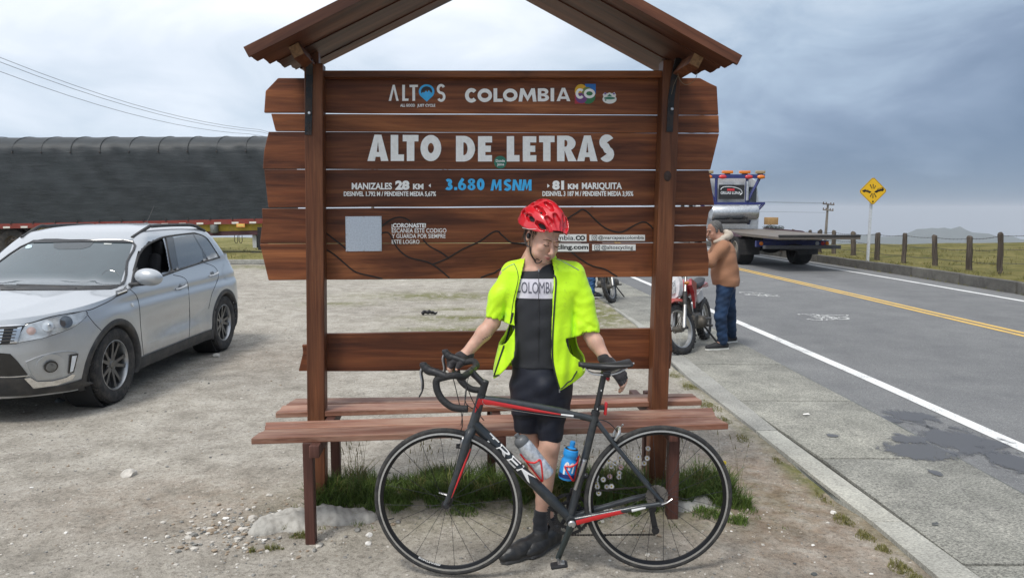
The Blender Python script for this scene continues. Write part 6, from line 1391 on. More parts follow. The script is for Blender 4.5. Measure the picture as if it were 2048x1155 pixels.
def build_jacket():
 yj = CY-.0; sd = SDF((J['elR'].x-.12, 3.42, .76), (J['elL'].x+.10, 3.92, 1.62), .0046); X = sd.ax[0][:, None, None]; Y = sd.ax[1][None, :, None]; Z = sd.ax[2][None, None, :]
 rows = px_rows([(505, 1049, 1110, .070), (516, 1044, 1113, .078), (526, 1022, 1138, .090), (540, 1010, 1156, .105), (575, 1006, 1162, .122), (640, 1006, 1159, .130), (690, 998, 1165, .140), (735, 986, 1172, .150), (778, 977, 1170, .152)], yj)
 inner = SDF.__new__(SDF); inner.__dict__ = dict(sd.__dict__); inner.f = np.full(sd.n, .5, np.float32)
 F1 = folds([(.0030, 26, 9, 10, .4), (.0022, -18, 6, 34, 1.1), (.0014, 52, 0, -24, 2.2)])
 sd.stack(rows, .02, n=2.25); 
 slR = [D(1024, 548, yj), D(1003, 590, yj-.01), D(991, 634, yj-.02)]; slL = [D(1146, 548, yj), D(1163, 605, yj-.02), D(1174, 664, yj-.045)]
 sd.path([np3(p) for p in slR], [.060, .056, .048], .03); sd.path([np3(p) for p in slL], [.062, .059, .061], .035)
 sd.fold(F1)
 for c, amp, fr, dr in ((slL[1], .0028, 120, Vector((.8, 0, 1))), (slL[2], .0032, 105, Vector((.5, 0, 1))), (slR[2], .003, 115, Vector((-.6, 0, 1)))):
  r2 = (X-c.x)**2+(Y-c.y)**2+(Z-c.z)**2; sd.f = (sd.f+amp*np.exp(-r2/.006)*np.sin((X*dr.x+Z*dr.z)*fr+6*np.sin(X*25))).astype(np.float32)
 for a, b_, am in ((D(1150, 585, yj-.1), D(1147, 672, yj-.1), .016), (D(1013, 585, yj-.1), D(1006, 645, yj-.1), .014), (D(1153, 640, yj-.1), D(1190, 655, yj-.1), .006)):   # where sleeve meets body
  t = np.clip(((X-a.x)*(b_.x-a.x)+(Z-a.z)*(b_.z-a.z))/((b_.x-a.x)**2+(b_.z-a.z)**2), 0, 1); dd = (X-a.x-(b_.x-a.x)*t)**2+(Z-a.z-(b_.z-a.z)*t)**2; sd.f = (sd.f+am*t*np.exp(-dd/.00010)*(Y < yj)).astype(np.float32)
 low = np.clip((D(1080, 620, yj).z-Z)/.2, 0, 1); sd.f = (sd.f+low*(.0045*np.sin(X*60+Z*9+1.0)+.0018*np.sin(X*120-Z*14))).astype(np.float32)
 inn = sd.f+.009; sd.f = np.maximum(sd.f, -inn)
 for p, q, r in ((slR[1], slR[2], .05), (slL[1], slL[2], .063)):
  d = np3((q-p).normalized()); c = np3(q)+d*.012; pl = (X-c[0])*d[0]+(Y-c[1])*d[1]+(Z-c[2])*d[2]; near = np.sqrt((X-c[0])**2+(Y-c[1])**2+(Z-c[2])**2)-.13
  sd.f = np.maximum(sd.f, np.where(near < 0, pl, -1)).astype(np.float32); e = np3(q)+d*.14; sd.cone(np3(q)+d*.03, e, r, r, 0, sub=True)
 sd.f = np.maximum(sd.f, Z-D(1080, 505, yj).z+.35*(Y-yj)*-1).astype(np.float32)
 zfront = lambda pl: ([D(x, y, yj-.13) for y, x in pl])
 L_ = sorted((p.z, p.x) for p in zfront(eL_)); Rr = sorted((p.z, p.x) for p in zfront(eR_)); z1 = Z.ravel()
 xl = np.interp(z1, [p[0] for p in L_], [p[1] for p in L_])[None, None, :]; xr = np.interp(z1, [p[0] for p in Rr], [p[1] for p in Rr])[None, None, :]
 op = np.minimum(X-xl, xr-X); op = np.minimum(op, (yj-.02)-Y); sd.f = np.maximum(sd.f, op).astype(np.float32)
 hem = [D(977, 770, yj-.13), D(1040, 752, yj-.1), D(1118, 781, yj-.13), D(1150, 765, yj-.12), D(1173, 742, yj-.05)]; hz = np.interp(X.ravel(), [p.x for p in hem], [p.z for p in hem])[:, None, None]; hb = D(1080, 742, yj).z
 hh = np.where(Y < yj-.02, hz, np.maximum(hz, hb)); sd.f = np.maximum(sd.f, hh-Z).astype(np.float32)
 return sd.build('jacket', NEON, RIDER, relax=2)
JK = build_jacket()
def lay(name, target, pts, r, mat, parent, flat=1.0, sub=6, lift=.002):
 bm0 = bmesh.new(); bm0.from_mesh(target.data); bvh = BVHTree.FromBMesh(bm0); out = []
 for q in smooth_path([D(x, y, 3.5) for x, y in pts], sub):
  rd = (q-Vector((0, 0, CAM_H))).normalized(); h = bvh.ray_cast(Vector((0, 0, CAM_H)), rd)
  if h[0] is None: h = bvh.find_nearest(q)
  out.append(h[0]-rd*lift)
 bm0.free(); mb = MB(); mb.tube(out, r, 6); return mb.build(name, mat, parent, True)
ZIP = simple('zip_tape', (.02, .025, .02), .6); REFL = simple('reflective_piping', (.40, .46, .40), .3, .5)
lay('zip_tape', JK, [(1026, 625), (1015, 670), (1001, 712), (988, 752), (982, 766)], .0050, ZIP, JK)
lay('zip_tape', JK, [(1028, 527), (1034, 540), (1036, 560), (1027, 600), (1021, 640)], .0016, ZIP, JK)
lay('zip_tape', JK, [(1107, 548), (1112, 562), (1109, 610), (1106, 660), (1105, 712), (1110, 745), (1119, 777)], .0042, ZIP, JK)
lay('piping', JK, [(1113, 518), (1120, 520), (1140, 530), (1158, 540)], .0022, REFL, JK); lay('piping', JK, [(1005, 541), (1017, 532), (1029, 527)], .0022, REFL, JK)
lay('hem_binding', JK, [(1122, 780), (1140, 772), (1158, 758), (1170, 745)], .0032, ZIP, JK)
lay('pocket_seam', JK, [(1146, 712), (1143, 700), (1140, 690)], .0014, ZIP, JK)
mb = MB(); q = D(1119, 781, 3.52); mb.box(q, (.006, .004, .016)); mb.build('zip_pull', SIL, JK, True, smooth=False)
GLV = simple('glove_black', (.016, .013, .016), .75, bump=.3, bscale=140, sheen=.2); GLR = simple('glove_red', (.28, .012, .02), .6, bump=.3, bscale=120, vary=.4, scale=60)
def build_glove(w, kn, nrm, side, curl, L, redfrom):
 lo = np.minimum(np3(w), np3(kn))-.12; hi = np.maximum(np3(w), np3(kn))+.12; sd = SDF(lo, hi, .0034)
 hand(sd, w, kn, nrm, side, curl, L=L, tips=.72, grow=.0028, k=.003); d = (kn-w).normalized(); sd.cone(np3(w-d*.022), np3(w+d*.02), .0315, .031, .01)
 pl_n = np3((nrm-d*nrm.dot(d)).normalized()); c0 = np3(kn)
 def mf(c): s = (c-c0)@pl_n; return ((s < redfrom)).astype(int)
 return sd.build('glove', [GLV, GLR], RIDER, relax=1, matfn=mf)
build_glove(J['wrR'], kR, Vector((-.35, -.25, .9)), -1, (55, 50, 35), .085, -.028)
build_glove(J['wrL'], kL, Vector((.35, -.75, .6)), 1, (32, 42, 30), .095, -.012)
mb = MB(); TAT = simple('forearm_tattoo', (.06, .05, .06), .7)
bmb = bmesh.new(); body = [o for o in bpy.data.objects if o.name.startswith('body') and o.parent == RIDER][0]; bmb.from_mesh(body.data); bv = BVHTree.FromBMesh(bmb)
for i, (x, y) in enumerate(((966, 678), (970, 675.5), (974, 673.5), (978, 671), (982, 669))):
 q = D(x, y, 3.5); rd = (q-Vector((0, 0, CAM_H))).normalized(); h = bv.ray_cast(Vector((0, 0, CAM_H)), rd)
 if h[0]: mb = MB(); mb.ell(h[0], (.003, .002, .0035), 6, 4); mb.build('tattoo_mark', TAT, RIDER, True)
bmb.free()
# ---------------------------------------------------------------- man beside the motorcycle
def build_man():
 Y0 = 9.0; P = lambda x, y, d=0: D(x, y, Y0+d)
 root = empty('person', (P(1448, 690).x, Y0, 0), 0, 'grey haired man in tan jacket and jeans standing by the red motorcycle', 'person')
 g = G(1440, 699); gr = G(1466, 685); z_ = 0
 j = dict(head=P(1427, 462, -.02), neck=P(1440, 483), chest=P(1446, 512), pel=P(1452, 566), shN=P(1447, 492, -.17), shF=P(1436, 492, .17), elN=P(1420, 523, -.22), haN=P(1409, 509, -.10), elF=P(1416, 524, .16), haF=P(1405, 512, .04),
             hN=P(1450, 575, -.08), hF=P(1454, 573, .09), kN=P(1441, 632, -.10), kF=P(1460, 628, .16))
 aN = Vector((g.x+.02, g.y, .085)); aF = Vector((gr.x-.03, gr.y, .085)); HM = Matrix.Rotation(R(-62), 3, 'Z') @ Matrix.Rotation(R(8), 3, 'X')
 sd = SDF((j['haF'].x-.16, Y0-.42, -.02), (j['kF'].x+.25, Y0+.62, 1.70), .0062)
 W = head_parts(sd, j['head'], HM, .012, .98); sd.cone(np3(W(0, .015, -.04)), np3(j['neck']), .058, .062, .03); sd.cone(np3(j['neck']), np3(j['pel']), .10, .12, .05, fl=(1, 1.3, 1))
 for a, b, c, h in (('shN', 'elN', 'haN', -1), ('shF', 'elF', 'haF', 1)):
  sd.cone(np3(j['neck']), np3(j[a]), .05, .06, .03); sd.cone(np3(j[a]), np3(j[b]), .05, .04, .02); sd.cone(np3(j[b]), np3(j[c]), .037, .028, .02); dv = (j[c]-j[b]).normalized()
  hand(sd, j[c], j[c]+(dv*.2+Vector((-.8, 0, -.1))).normalized()*.08, Vector((0, -.9, .4)), 1 if h < 0 else -1, (40, 40, 30), r=.0095)
 for h, k_, a in (('hN', 'kN', aN), ('hF', 'kF', aF)):
  sd.cone(np3(j[h]), np3(j[k_]), .085, .055, .03); sd.cone(np3(j[k_]), np3(a), .05, .036, .02); sd.cone(np3(a), np3(a+Vector((-.13, -.02, -.05))), .035, .028, .02)
 sd.build('body', SKIN2, root, relax=2)
 tan = simple('tan_jacket', (.32, .155, .085), .8, bump=.3, bscale=40, vary=.08, scale=4); cream = simple('hood_cream', (.46, .40, .33), .9, bump=.6, bscale=90); jean = simple('jeans', (.012, .035, .085), .85, bump=.3, bscale=120, vary=.4, scale=7); sole = simple('sole_white', (.6, .6, .56), .6); blk = simple('sneaker_black', (.02, .02, .022), .7)
 grey = simple('hair_grey', (.10, .095, .09), .7, scale=120, vary=.5, bump=.8, bscale=120)
 sd = SDF((j['haF'].x-.05, Y0-.45, .72), (j['kF'].x+.22, Y0+.45, 1.52), .0072)
 rows = [(P(0, 570).z, P(1452, 575).x, Y0, .150, .20), (P(0, 558).z, P(1451, 560).x, Y0, .160, .215), (P(0, 530).z, P(1448, 530).x, Y0, .155, .21), (P(0, 500).z, P(1446, 500).x, Y0, .14, .20), (P(0, 486).z, P(1443, 486).x, Y0, .11, .15), (P(0, 478).z, P(1440, 478).x, Y0, .085, .09)]
 sd.stack(rows, .02); 
 for a, b, c in (('shN', 'elN', 'haN'), ('shF', 'elF', 'haF')): sd.path([np3(j[a]), np3(j[b]), np3(j[b].lerp(j[c], .88))], [.075, .066, .052], .04)
 sd.fold(folds([(.0035, 20, 8, 24, 0), (.0025, -22, 14, 40, 1)])); jk = sd.build('jacket', tan, root, relax=2)
 sd = SDF((P(1400, 480).x, Y0-.3, 1.15), (P(1490, 480).x, Y0+.3, 1.62), .0065)
 sd.path([np3(P(1430, 484, -.08)), np3(P(1444, 479, -.11)), np3(P(1457, 471, -.05)), np3(P(1457, 470, .05)), np3(P(1444, 477, .11)), np3(P(1431, 484, .08))], [.020, .034, .046, .046, .034, .020], .03)
 sd.path([np3(P(1455, 470, -.05)), np3(P(1453, 464, 0)), np3(P(1454, 468, .05))], [.035, .032, .03], .03); sd.fold(folds([(.005, 40, 30, 50, 0)])); sd.build('hood', cream, root, relax=2)
 sd = SDF((P(1410, 600).x, Y0-.40, .0), (P(1500, 600).x+.2, Y0+.62, .95), .0072)
 sd.cone(np3(j['hN']), np3(j['hF']), .105, .105, .02)
 for h, k_, a in (('hN', 'kN', aN), ('hF', 'kF', aF)): sd.path([np3(j[h]), np3(j[k_]), np3(a+Vector((.01, 0, .02)))], [.098, .074, .060], .02)
 sd.fold(folds([(.003, 20, 12, 60, 0), (.002, -50, 14, 90, 1)])); sd.f = np.maximum(sd.f, .055-sd.ax[2][None, None, :]).astype(np.float32); sd.build('jeans', jean, root, relax=2)
 for a, dv in ((aN, Vector((-.95, -.25, 0)).normalized()), (aF, Vector((-.9, -.4, 0)).normalized())):
  sd = SDF(np3(a)-np.array([.27, .25, .09]), np3(a)+np.array([.2, .2, .06]), .0055); b = Vector((a.x, a.y, 0))
  sd.path([np3(b-dv*.05+Vector((0, 0, .055))), np3(b+dv*.08+Vector((0, 0, .05))), np3(b+dv*.19+Vector((0, 0, .038)))], [.042, .042, .032], .02); sd.f = np.maximum(sd.f, .022-sd.ax[2][None, None, :]).astype(np.float32); s1 = sd.build('sneaker', blk, root, relax=1)
  mb = MB(); L_ = [(-.095, .0), (-.08, .036), (.0, .038), (.12, .046), (.20, .036), (.228, .0), (.20, -.038), (.12, -.046), (0, -.038), (-.08, -.036)]; w = Vector((-dv.y, dv.x, 0)); V = [b+dv*x+w*y+Vector((0, 0, z)) for z in (.002, .026) for x, y in L_]; n = len(L_)
  mb.add(V, [tuple(range(n)), tuple(range(2*n-1, n-1, -1))]+[(i, (i+1) % n, (i+1) % n+n, i+n) for i in range(n)]); mb.build('shoe_sole', sole, s1, True)
 sd = SDF(np3(j['head'])-.16, np3(j['head'])+.18, .005); E = lambda x, y, z, r, k=.01, sub=False: sd.ell(W(x, y, z), r, k, np.array(HM), sub)
 E(0, .028, .045, (.078, .096, .083), 0); E(0, .075, -.0, (.066, .05, .05), .02); E(0, -.085, .02, (.085, .075, .072), .01, True); E(0, -.03, -.035, (.10, .075, .06), .01, True)
 for s in (-1, 1): sd.ell(W(s*.068, -.008, .01), (.012, .018, .03), .01, np.array(HM))
 sd.fold(folds([(.0022, 150, 90, 160, 0)])); sd.build('hair', grey, root, relax=1)
 bd = simple('beard_grey', (.24, .17, .14), .8, scale=140, vary=.4, bump=.6, bscale=160)
 sd = SDF(np3(j['head'])-.16, np3(j['head'])+.16, .005); E(0, -.055, -.084, (.040, .042, .030), 0); E(0, -.086, -.056, (.026, .018, .006), .01); E(0, -.05, -.050, (.05, .05, .02), .01, True) if False else None
 sd.build('beard', bd, root, relax=1)
 for s in (-1, 1): mb = MB(); mb.ell(W(s*.031, -.0905, .0005), (.007, .004, .0035), 8, 5, None); mb.build('eye', simple('eye_dark', (.03, .02, .015), .3), root, True); mb = MB(); mb.tube([W(s*.014, -.094, .018), W(s*.03, -.096, .024), W(s*.048, -.083, .018)], .004, 6); mb.build('eyebrow', grey, root, True)
build_man()
# ---------------------------------------------------------------- person beyond the board, only the lower legs show under it
def build_far_person():
 g = G(1186, 594); Y0 = g.y; root = empty('person', (g.x, Y0, 0), 0, 'person in blue jeans and dark sneakers, legs showing below the signboard', 'person')
 x0 = g.x-.02; V3 = lambda x, y, z: Vector((x0+x, Y0+y, z))
 jean = simple('jeans_light', (.03, .10, .24), .85, vary=.5, scale=9, bump=.3); top_ = simple('dark_coat', (.03, .035, .05), .8, bump=.3, bscale=40); blk = simple('sneaker_dark', (.03, .035, .045), .6, vary=.6, scale=40); sole = simple('sole_pale', (.6, .6, .58), .6)
 sd = SDF((x0-.45, Y0-.4, -.02), (x0+.35, Y0+.45, 1.78), .009); HM = Matrix.Rotation(R(70), 3, 'Z'); W = head_parts(sd, V3(.0, .06, 1.62), HM); sd.cone(np3(V3(-.02, .08, 1.55)), np3(V3(-.04, .1, .95)), .07, .13, .04)
 for s in (-1, 1):
  sd.path([np3(V3(-.04, .1, 1.42)), np3(V3(-.04, .1+s*.19, 1.38)), np3(V3(.05, .1+s*.24, 1.12)), np3(V3(.20, .1+s*.16, .98))], [.06, .055, .045, .03], .03); hand(sd, V3(.20, .1+s*.16, .98), V3(.28, .1+s*.14, .96), Vector((0, 0, 1)), s, (35, 40, 30))
  sd.path([np3(V3(-.04, .1+s*.09, .95)), np3(V3(-.01, .05+s*.1, .5)), np3(V3(-.03, .0+s*.12, .09)), np3(V3(.12, .0+s*.12, .04))], [.085, .055, .038, .03], .03)
 sd.build('body', SKIN2, root, relax=1)
 sd = SDF((x0-.35, Y0-.4, .0), (x0+.35, Y0+.45, 1.05), .009)
 for s in (-1, 1): sd.path([np3(V3(-.04, .1+s*.07, .95)), np3(V3(-.01, .05+s*.1, .5)), np3(V3(-.03, s*.12, .11))], [.12, .085, .068], .03)
 sd.fold(folds([(.006, 20, 12, 60, 0), (.004, -60, 14, 110, 1)])); sd.build('jeans', jean, root, relax=1)
 sd = SDF((x0-.4, Y0-.4, .8), (x0+.4, Y0+.5, 1.6), .011); sd.path([np3(V3(-.04, .1, 1.40)), np3(V3(-.04, .1, .95))], [.17, .18], .03)
 for s in (-1, 1): sd.path([np3(V3(-.04, .1+s*.17, 1.38)), np3(V3(.05, .1+s*.24, 1.12)), np3(V3(.17, .1+s*.18, 1.0))], [.085, .07, .055], .03)
 sd.build('coat', top_, root, relax=1)
 sd = SDF((x0-.2, Y0-.2, 1.5), (x0+.2, Y0+.3, 1.9), .008); sd.ell(V3(-.01, .06, 1.67), (.10, .09, .095), 0, np.array(HM)); sd.box(V3(.11, .0, 1.60), (.08, .2, .08), .01, sub=True); sd.build('hair', HAIR, root, relax=1)
 for s in (-1, 1):
  sd = SDF(np3(V3(-.15, s*.12-.1, 0)), np3(V3(.24, s*.12+.1, .16)), .007); sd.path([np3(V3(-.06, s*.12, .06)), np3(V3(.05, s*.12, .06)), np3(V3(.15, s*.12, .042))], [.048, .046, .034], .02); sd.f = np.maximum(sd.f, .025-sd.ax[2][None, None, :]).astype(np.float32); s1 = sd.build('sneaker', blk, root, relax=1)
  mb = MB(); mb.box(V3(.05, s*.12, .016), (.29, .095, .026), bevel=.012); mb.build('shoe_sole', sole, s1, True)
build_far_person()
# ================================================================== silver SUV
CXw, CYf = -4.40, 5.63
CAR = empty('parked_car', (CXw, CYf+2.1, 0), 0, 'silver compact SUV with black wheel arch trim parked on the gravel, front window open', 'car')
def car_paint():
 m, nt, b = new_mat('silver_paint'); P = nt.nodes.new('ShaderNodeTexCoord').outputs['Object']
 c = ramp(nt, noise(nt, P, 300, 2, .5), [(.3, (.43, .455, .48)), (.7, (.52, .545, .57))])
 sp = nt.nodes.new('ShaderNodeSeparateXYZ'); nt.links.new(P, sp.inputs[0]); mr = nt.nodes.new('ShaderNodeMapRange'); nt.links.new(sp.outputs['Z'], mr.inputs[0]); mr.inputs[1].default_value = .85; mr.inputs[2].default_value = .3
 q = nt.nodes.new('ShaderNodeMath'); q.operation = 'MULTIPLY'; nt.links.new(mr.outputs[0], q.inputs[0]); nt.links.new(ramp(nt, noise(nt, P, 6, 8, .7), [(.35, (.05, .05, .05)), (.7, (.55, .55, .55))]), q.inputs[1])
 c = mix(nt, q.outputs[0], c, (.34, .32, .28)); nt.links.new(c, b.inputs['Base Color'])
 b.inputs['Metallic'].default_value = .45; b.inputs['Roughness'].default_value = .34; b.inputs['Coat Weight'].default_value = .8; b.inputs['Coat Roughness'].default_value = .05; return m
SILV = car_paint(); PLAS = simple('car_black_plastic', (.030, .031, .033), .6, bump=.15, bscale=200, dirt=((.16, .14, .12), .4, 7)); GLOSSB = simple('gloss_black', (.012, .012, .013), .12, coat=.5)
GLASS = simple('tinted_glass', (.010, .013, .015), .03, vary=.1, coat=1.0, spec=.8); WSG = simple('windscreen_glass', (.055, .078, .088), .04, vary=.2, scale=1.6, coat=1.0, spec=.9); CHR = simple('chrome', (.75, .75, .75), .12, 1); HLG = simple('headlight_lens', (.55, .58, .60), .12, .3, coat=1, scale=14, vary=.35); REDL = simple('rear_light_red', (.30, .02, .035), .15, coat=1); CABIN = simple('cabin_black', (.008, .008, .009), .9); TYRE = simple('car_tyre', (.024, .024, .025), .85, bump=.5, bscale=60, dirt=((.15, .13, .11), .45, 12)); ALLOY = simple('alloy_grey', (.13, .135, .14), .32, .8, dirt=((.2, .18, .15), .3, 20)); ALLOYF = simple('alloy_machined', (.42, .43, .44), .3, .9)
LT = dict(z=[.18, .26, .36, .48, .58, .68, .78, .86, .93, 1.0, 1.08, 1.2], W=[.845, .870, .878, .880, .884, .8875, .888, .880, .862, .835, .806, .795],
          af=[.16, .09, .045, .012, .0, .0, .01, .04, .09, .16, .3, .4], ar=[4.02, 4.10, 4.13, 4.165, 4.175, 4.17, 4.155, 4.145, 4.13, 4.11, 4.09, 4.06])
GT = dict(z=[.96, 1.08, 1.18, 1.28, 1.37, 1.43, 1.475, 1.50], W=[.800, .772, .742, .708, .672, .640, .600, .545], af=[1.17, 1.32, 1.45, 1.585, 1.71, 1.80, 1.89, 1.99], ar=[4.09, 4.03, 3.97, 3.90, 3.83, 3.76, 3.68, 3.56])
def wall_pt(T, s, z, lf, lr, nf, nr):
 I = lambda k: float(np.interp(z, T['z'], T[k])); W, af, ar = I('W'), I('af'), I('ar')
 if s <= 1: th = s*math.pi/2; w = W*math.sin(th)**(2/nf); a = af+lf*(1-math.cos(th)**(2/nf) if th < math.pi/2-1e-9 else 1)
 elif s <= 2: w = W; a = af+lf+(ar-lr-af-lf)*(s-1)
 else: th = (3-s)*math.pi/2; w = W*math.sin(max(th, 0))**(2/nr); a = ar-lr*(1-(math.cos(th)**(2/nr) if th < math.pi/2-1e-9 else 0))
 return a, w
ztab = ([0, .1, .3, .6, .95, 1.25, 1.5, 2.06, 2.94, 3.4, 3.8, 4.2], [.835, .85, .88, .915, .95, .985, 1.005, 1.05, 1.105, 1.138, 1.15, 1.155])
zt = lambda a: float(np.interp(a, *ztab))
def Lp(s, v):
 z = .5
 for _ in range(4): a, w = wall_pt(LT, s, z, .80, .55, 2.5, 2.9); top = zt(a); z = .20+(top-.20)*v
 a, w = wall_pt(LT, s, z, .80, .55, 2.5, 2.9)
 if 1.2 < a < 3.1: q = math.sin(math.pi*(a-1.2)/1.9); w -= .022*q*math.exp(-((z-.56)/.10)**2); w += .006*q*math.exp(-((z-.40)/.05)**2)
 w -= .016*math.exp(-((z-.86)/.035)**2)*(1 if a > 1.2 else max(0, (a-.6)/.6))
 for ac in (.85, 3.35): d = math.hypot(a-ac, z-.33); w += .014*math.exp(-((d-.43)/.10)**2) if z < .95 and a > .3 else 0
 return Vector((w, a-2.1, z))
def Gp(s, v): z = .96+(1.50-.96)*v; a, w = wall_pt(GT, s, z, .22, .32, 2.6, 2.6); return Vector((w, a-2.1, z))
def grid_mesh(fn, us, vs, keep=None):
 V = [fn(u, v) for u in us for v in vs]; n = len(vs); F_ = []
 for i in range(len(us)-1):
  for j in range(n-1):
   q = (i*n+j, (i+1)*n+j, (i+1)*n+j+1, i*n+j+1)
   if keep and not keep(sum((V[k] for k in q), Vector())/4): continue
   F_.append(q)
 return V, F_
def mirrored(V, F_): n = len(V); return V+[Vector((-v.x, v.y, v.z)) for v in V], F_+[tuple(i+n for i in f[::-1]) for f in F_]
ARC = [(.85-2.1, .330), (3.35-2.1, .330)]
us = list(np.linspace(0, 1, 34))+list(np.linspace(1, 2, 110))[1:]+list(np.linspace(2, 3, 26))[1:]; vs = list(np.linspace(0, 1, 46))
def keep_low(c): return not any(math.hypot(c.y-a, c.z-z) < .372 and c.x > .3 for a, z in ARC)
V0, F0 = grid_mesh(Lp, us, vs, keep_low); Vm, Fm = mirrored(V0, F0); mb = MB(); mb.add(Vm, Fm)
ush = [u for u in us if Lp(u, 1).y+2.1 < 1.33]; ts = np.linspace(-1, 1, 41)
def hood(u, t):
 p = Lp(u, 1); a = p.y+2.1; cr = float(np.interp(a, [0, .2, .6, 1.3], [.0, .035, .06, .062])); 
 z = p.z+cr*(1-abs(t)**2.4)+(.012*math.exp(-((abs(t)-.62)/.10)**2)*min(1, a*2)); return Vector((p.x*t, p.y+(.0 if a > .2 else 0), z))
Vh, Fh = grid_mesh(hood, ush, list(ts)); mb.add(Vh, Fh)
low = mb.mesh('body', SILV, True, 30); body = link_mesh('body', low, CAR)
PXWIN = dict(front=[(264, 568), (270, 524), (279, 501), (296, 484), (314, 477.5), (325, 475), (331, 495), (339, 541)], rear=[(346, 476), (384, 468.5), (402, 500), (407, 522), (380, 530.5), (357, 538)], quarter=[(386.5, 468), (400, 470), (411, 476), (423, 491), (438, 513), (417, 520)])
CarM = Matrix.Translation((CXw, CYf+2.1, 0))
def to_px(p):
 v = CarM @ p; z = v.z-CAM_H; d = v.y*math.cos(PITCH)-z*math.sin(PITCH); u = v.y*math.sin(PITCH)+z*math.cos(PITCH); return (PCX+FPX*v.x/d, PCY-FPX*u/d)
def inpoly(p, poly):
 x, y = p; c = False; n = len(poly)
 for i in range(n):
  x1, y1 = poly[i]; x2, y2 = poly[(i+1) % n]
  if (y1 > y) != (y2 > y) and x < (x2-x1)*(y-y1)/(y2-y1)+x1: c = not c
 return c
usg = list(np.linspace(0, 1, 16))+list(np.linspace(1, 2, 150))[1:]+list(np.linspace(2, 3, 14))[1:]; vsg = list(np.linspace(0, 1, 46))
Vg, Fg = grid_mesh(Gp, usg, vsg); full = MB(); 
keepf = lambda c: not (c.x > .4 and inpoly(to_px(c), PXWIN['front']))
Vk, Fk = grid_mesh(Gp, usg, vsg, keepf); mbg = MB(); mbg.add(Vk, Fk); n_ = len(Vg); mbg.add([Vector((-v.x, v.y, v.z)) for v in Vg], [f[::-1] for f in Fg])
def roof(u, t): p = Gp(u, 1); c = Vector((0, 2.75-2.1, 0)); q = c.lerp(Vector((p.x, p.y, 0)), t); return Vector((q.x, q.y, 1.50+.052*(1-t**2.6)))
for sg in (1, -1):
 Vr, Fr = grid_mesh(roof, usg, list(np.linspace(0, 1, 14))); mbg.add([Vector((sg*v.x, v.y, v.z)) for v in Vr], Fr)
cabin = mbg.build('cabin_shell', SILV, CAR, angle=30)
allm = bmesh.new(); allm.from_mesh(low); 
tmp = MB(); Vt, Ft = mirrored(Vg, Fg); tmp.add(Vt, Ft); tmp.add(Vr, Fr); tmp.add([Vector((-v.x, v.y, v.z)) for v in Vr], Fr); tme = tmp.mesh('tmp'); allm.from_mesh(tme); bpy.data.meshes.remove(tme)
CBVH = BVHTree.FromBMesh(allm); allm.free()
CI = CarM.inverted(); CO = CI @ Vector((0, 0, CAM_H))
def on_car(px, py):
 h = CBVH.ray_cast(CO, ray(px, py).normalized()); return (h[0], h[1]) if h[0] is not None else (None, None)
def panel(name, poly, mat, off=.004, step=5, th=.004, both=True, parent=CAR, inset=0):
 """photo outline laid on the bodywork as a thin real panel, and its mirror twin on the far side"""
 bm = bmesh.new(); f = bm.faces.new([bm.verts.new((x, y, 0)) for x, y in poly]); xs = [p[0] for p in poly]; ys = [p[1] for p in poly]
 for k in range(1, int((max(xs)-min(xs))/step)+1): bmesh.ops.bisect_plane(bm, geom=bm.verts[:]+bm.edges[:]+bm.faces[:], plane_co=(min(xs)+k*step, 0, 0), plane_no=(1, 0, 0))
 for k in range(1, int((max(ys)-min(ys))/step)+1): bmesh.ops.bisect_plane(bm, geom=bm.verts[:]+bm.edges[:]+bm.faces[:], plane_co=(0, min(ys)+k*step, 0), plane_no=(0, 1, 0))
 bad = []
 for v in bm.verts:
  p, n = on_car(v.co.x, v.co.y)
  if p is None: bad.append(v); continue
  if n.dot(ray(v.co.x, v.co.y)) > 0: n = -n
  v.co = p+n*off
 bmesh.ops.delete(bm, geom=bad, context='VERTS')
 if not bm.faces: bm.free(); return None
 bmesh.ops.recalc_face_normals(bm, faces=bm.faces)
 V = [v.co.copy() for v in bm.verts]; Fc = [tuple(v.index for v in f.verts) for f in bm.faces]; bm.verts.index_update(); Fc = [tuple(v.index for v in f.verts) for f in bm.faces]; bm.free()
 o = None
 for sg in ((1, -1) if both else (1,)):
  m = MB(); m.add([Vector((sg*v.x, v.y, v.z)) for v in V], Fc); q = m.build(name, mat, parent, angle=60)
  o = o or q
 return o
def seam(name, pts, r, mat, both=True, sub=5, lift=.0, parent=CAR):
 out = []
 for q in smooth_path([Vector((x, y, 0)) for x, y in pts], sub):
  p, n = on_car(q.x, q.y)
  if p is not None: out.append(p-ray(q.x, q.y).normalized()*lift)
 if len(out) < 2: return
 o = None
 for sg in ((1, -1) if both else (1,)):
  m = MB(); m.tube([Vector((sg*p.x, p.y, p.z)) for p in out], r, 6); q = m.build(name, mat, parent); o = o or q
 return o
k_ = 2.888; Z2 = lambda L: [(x/k_, 430+y/k_) for x, y in L]
mb = MB(); mb.box((0, .70, 1.10), (1.12, 1.9, .50)); mb.box((0, .55, .80), (1.5, 2.4, .5)); mb.build('cabin_lining', CABIN, CAR, smooth=False)
for sx in (.36, -.36):
 mb = MB(); mb.box((sx+.24, -.02+.12, 1.03), (.12, .13, .44), Euler((R(-14), 0, 0)), bevel=.05); s_ = mb.build('front_seat', simple('seat_cloth', (.02, .02, .022), .9, bump=.3, bscale=90), CAR); mb = MB(); mb.box((sx+.24, .2, 1.30), (.12, .09, .17), bevel=.04); mb.build('head_rest', CABIN, s_)
panel('windscreen', Z2([(-260, 395), (-40, 300), (190, 155), (480, 150), (766, 157), (735, 270), (690, 408), (400, 412), (100, 405)]), WSG, .004, 8, both=False)
wf_ = Z2([(-260, 395), (-40, 300), (190, 155), (480, 150), (766, 157), (735, 270), (690, 408), (400, 412), (100, 405), (-40, 400)])
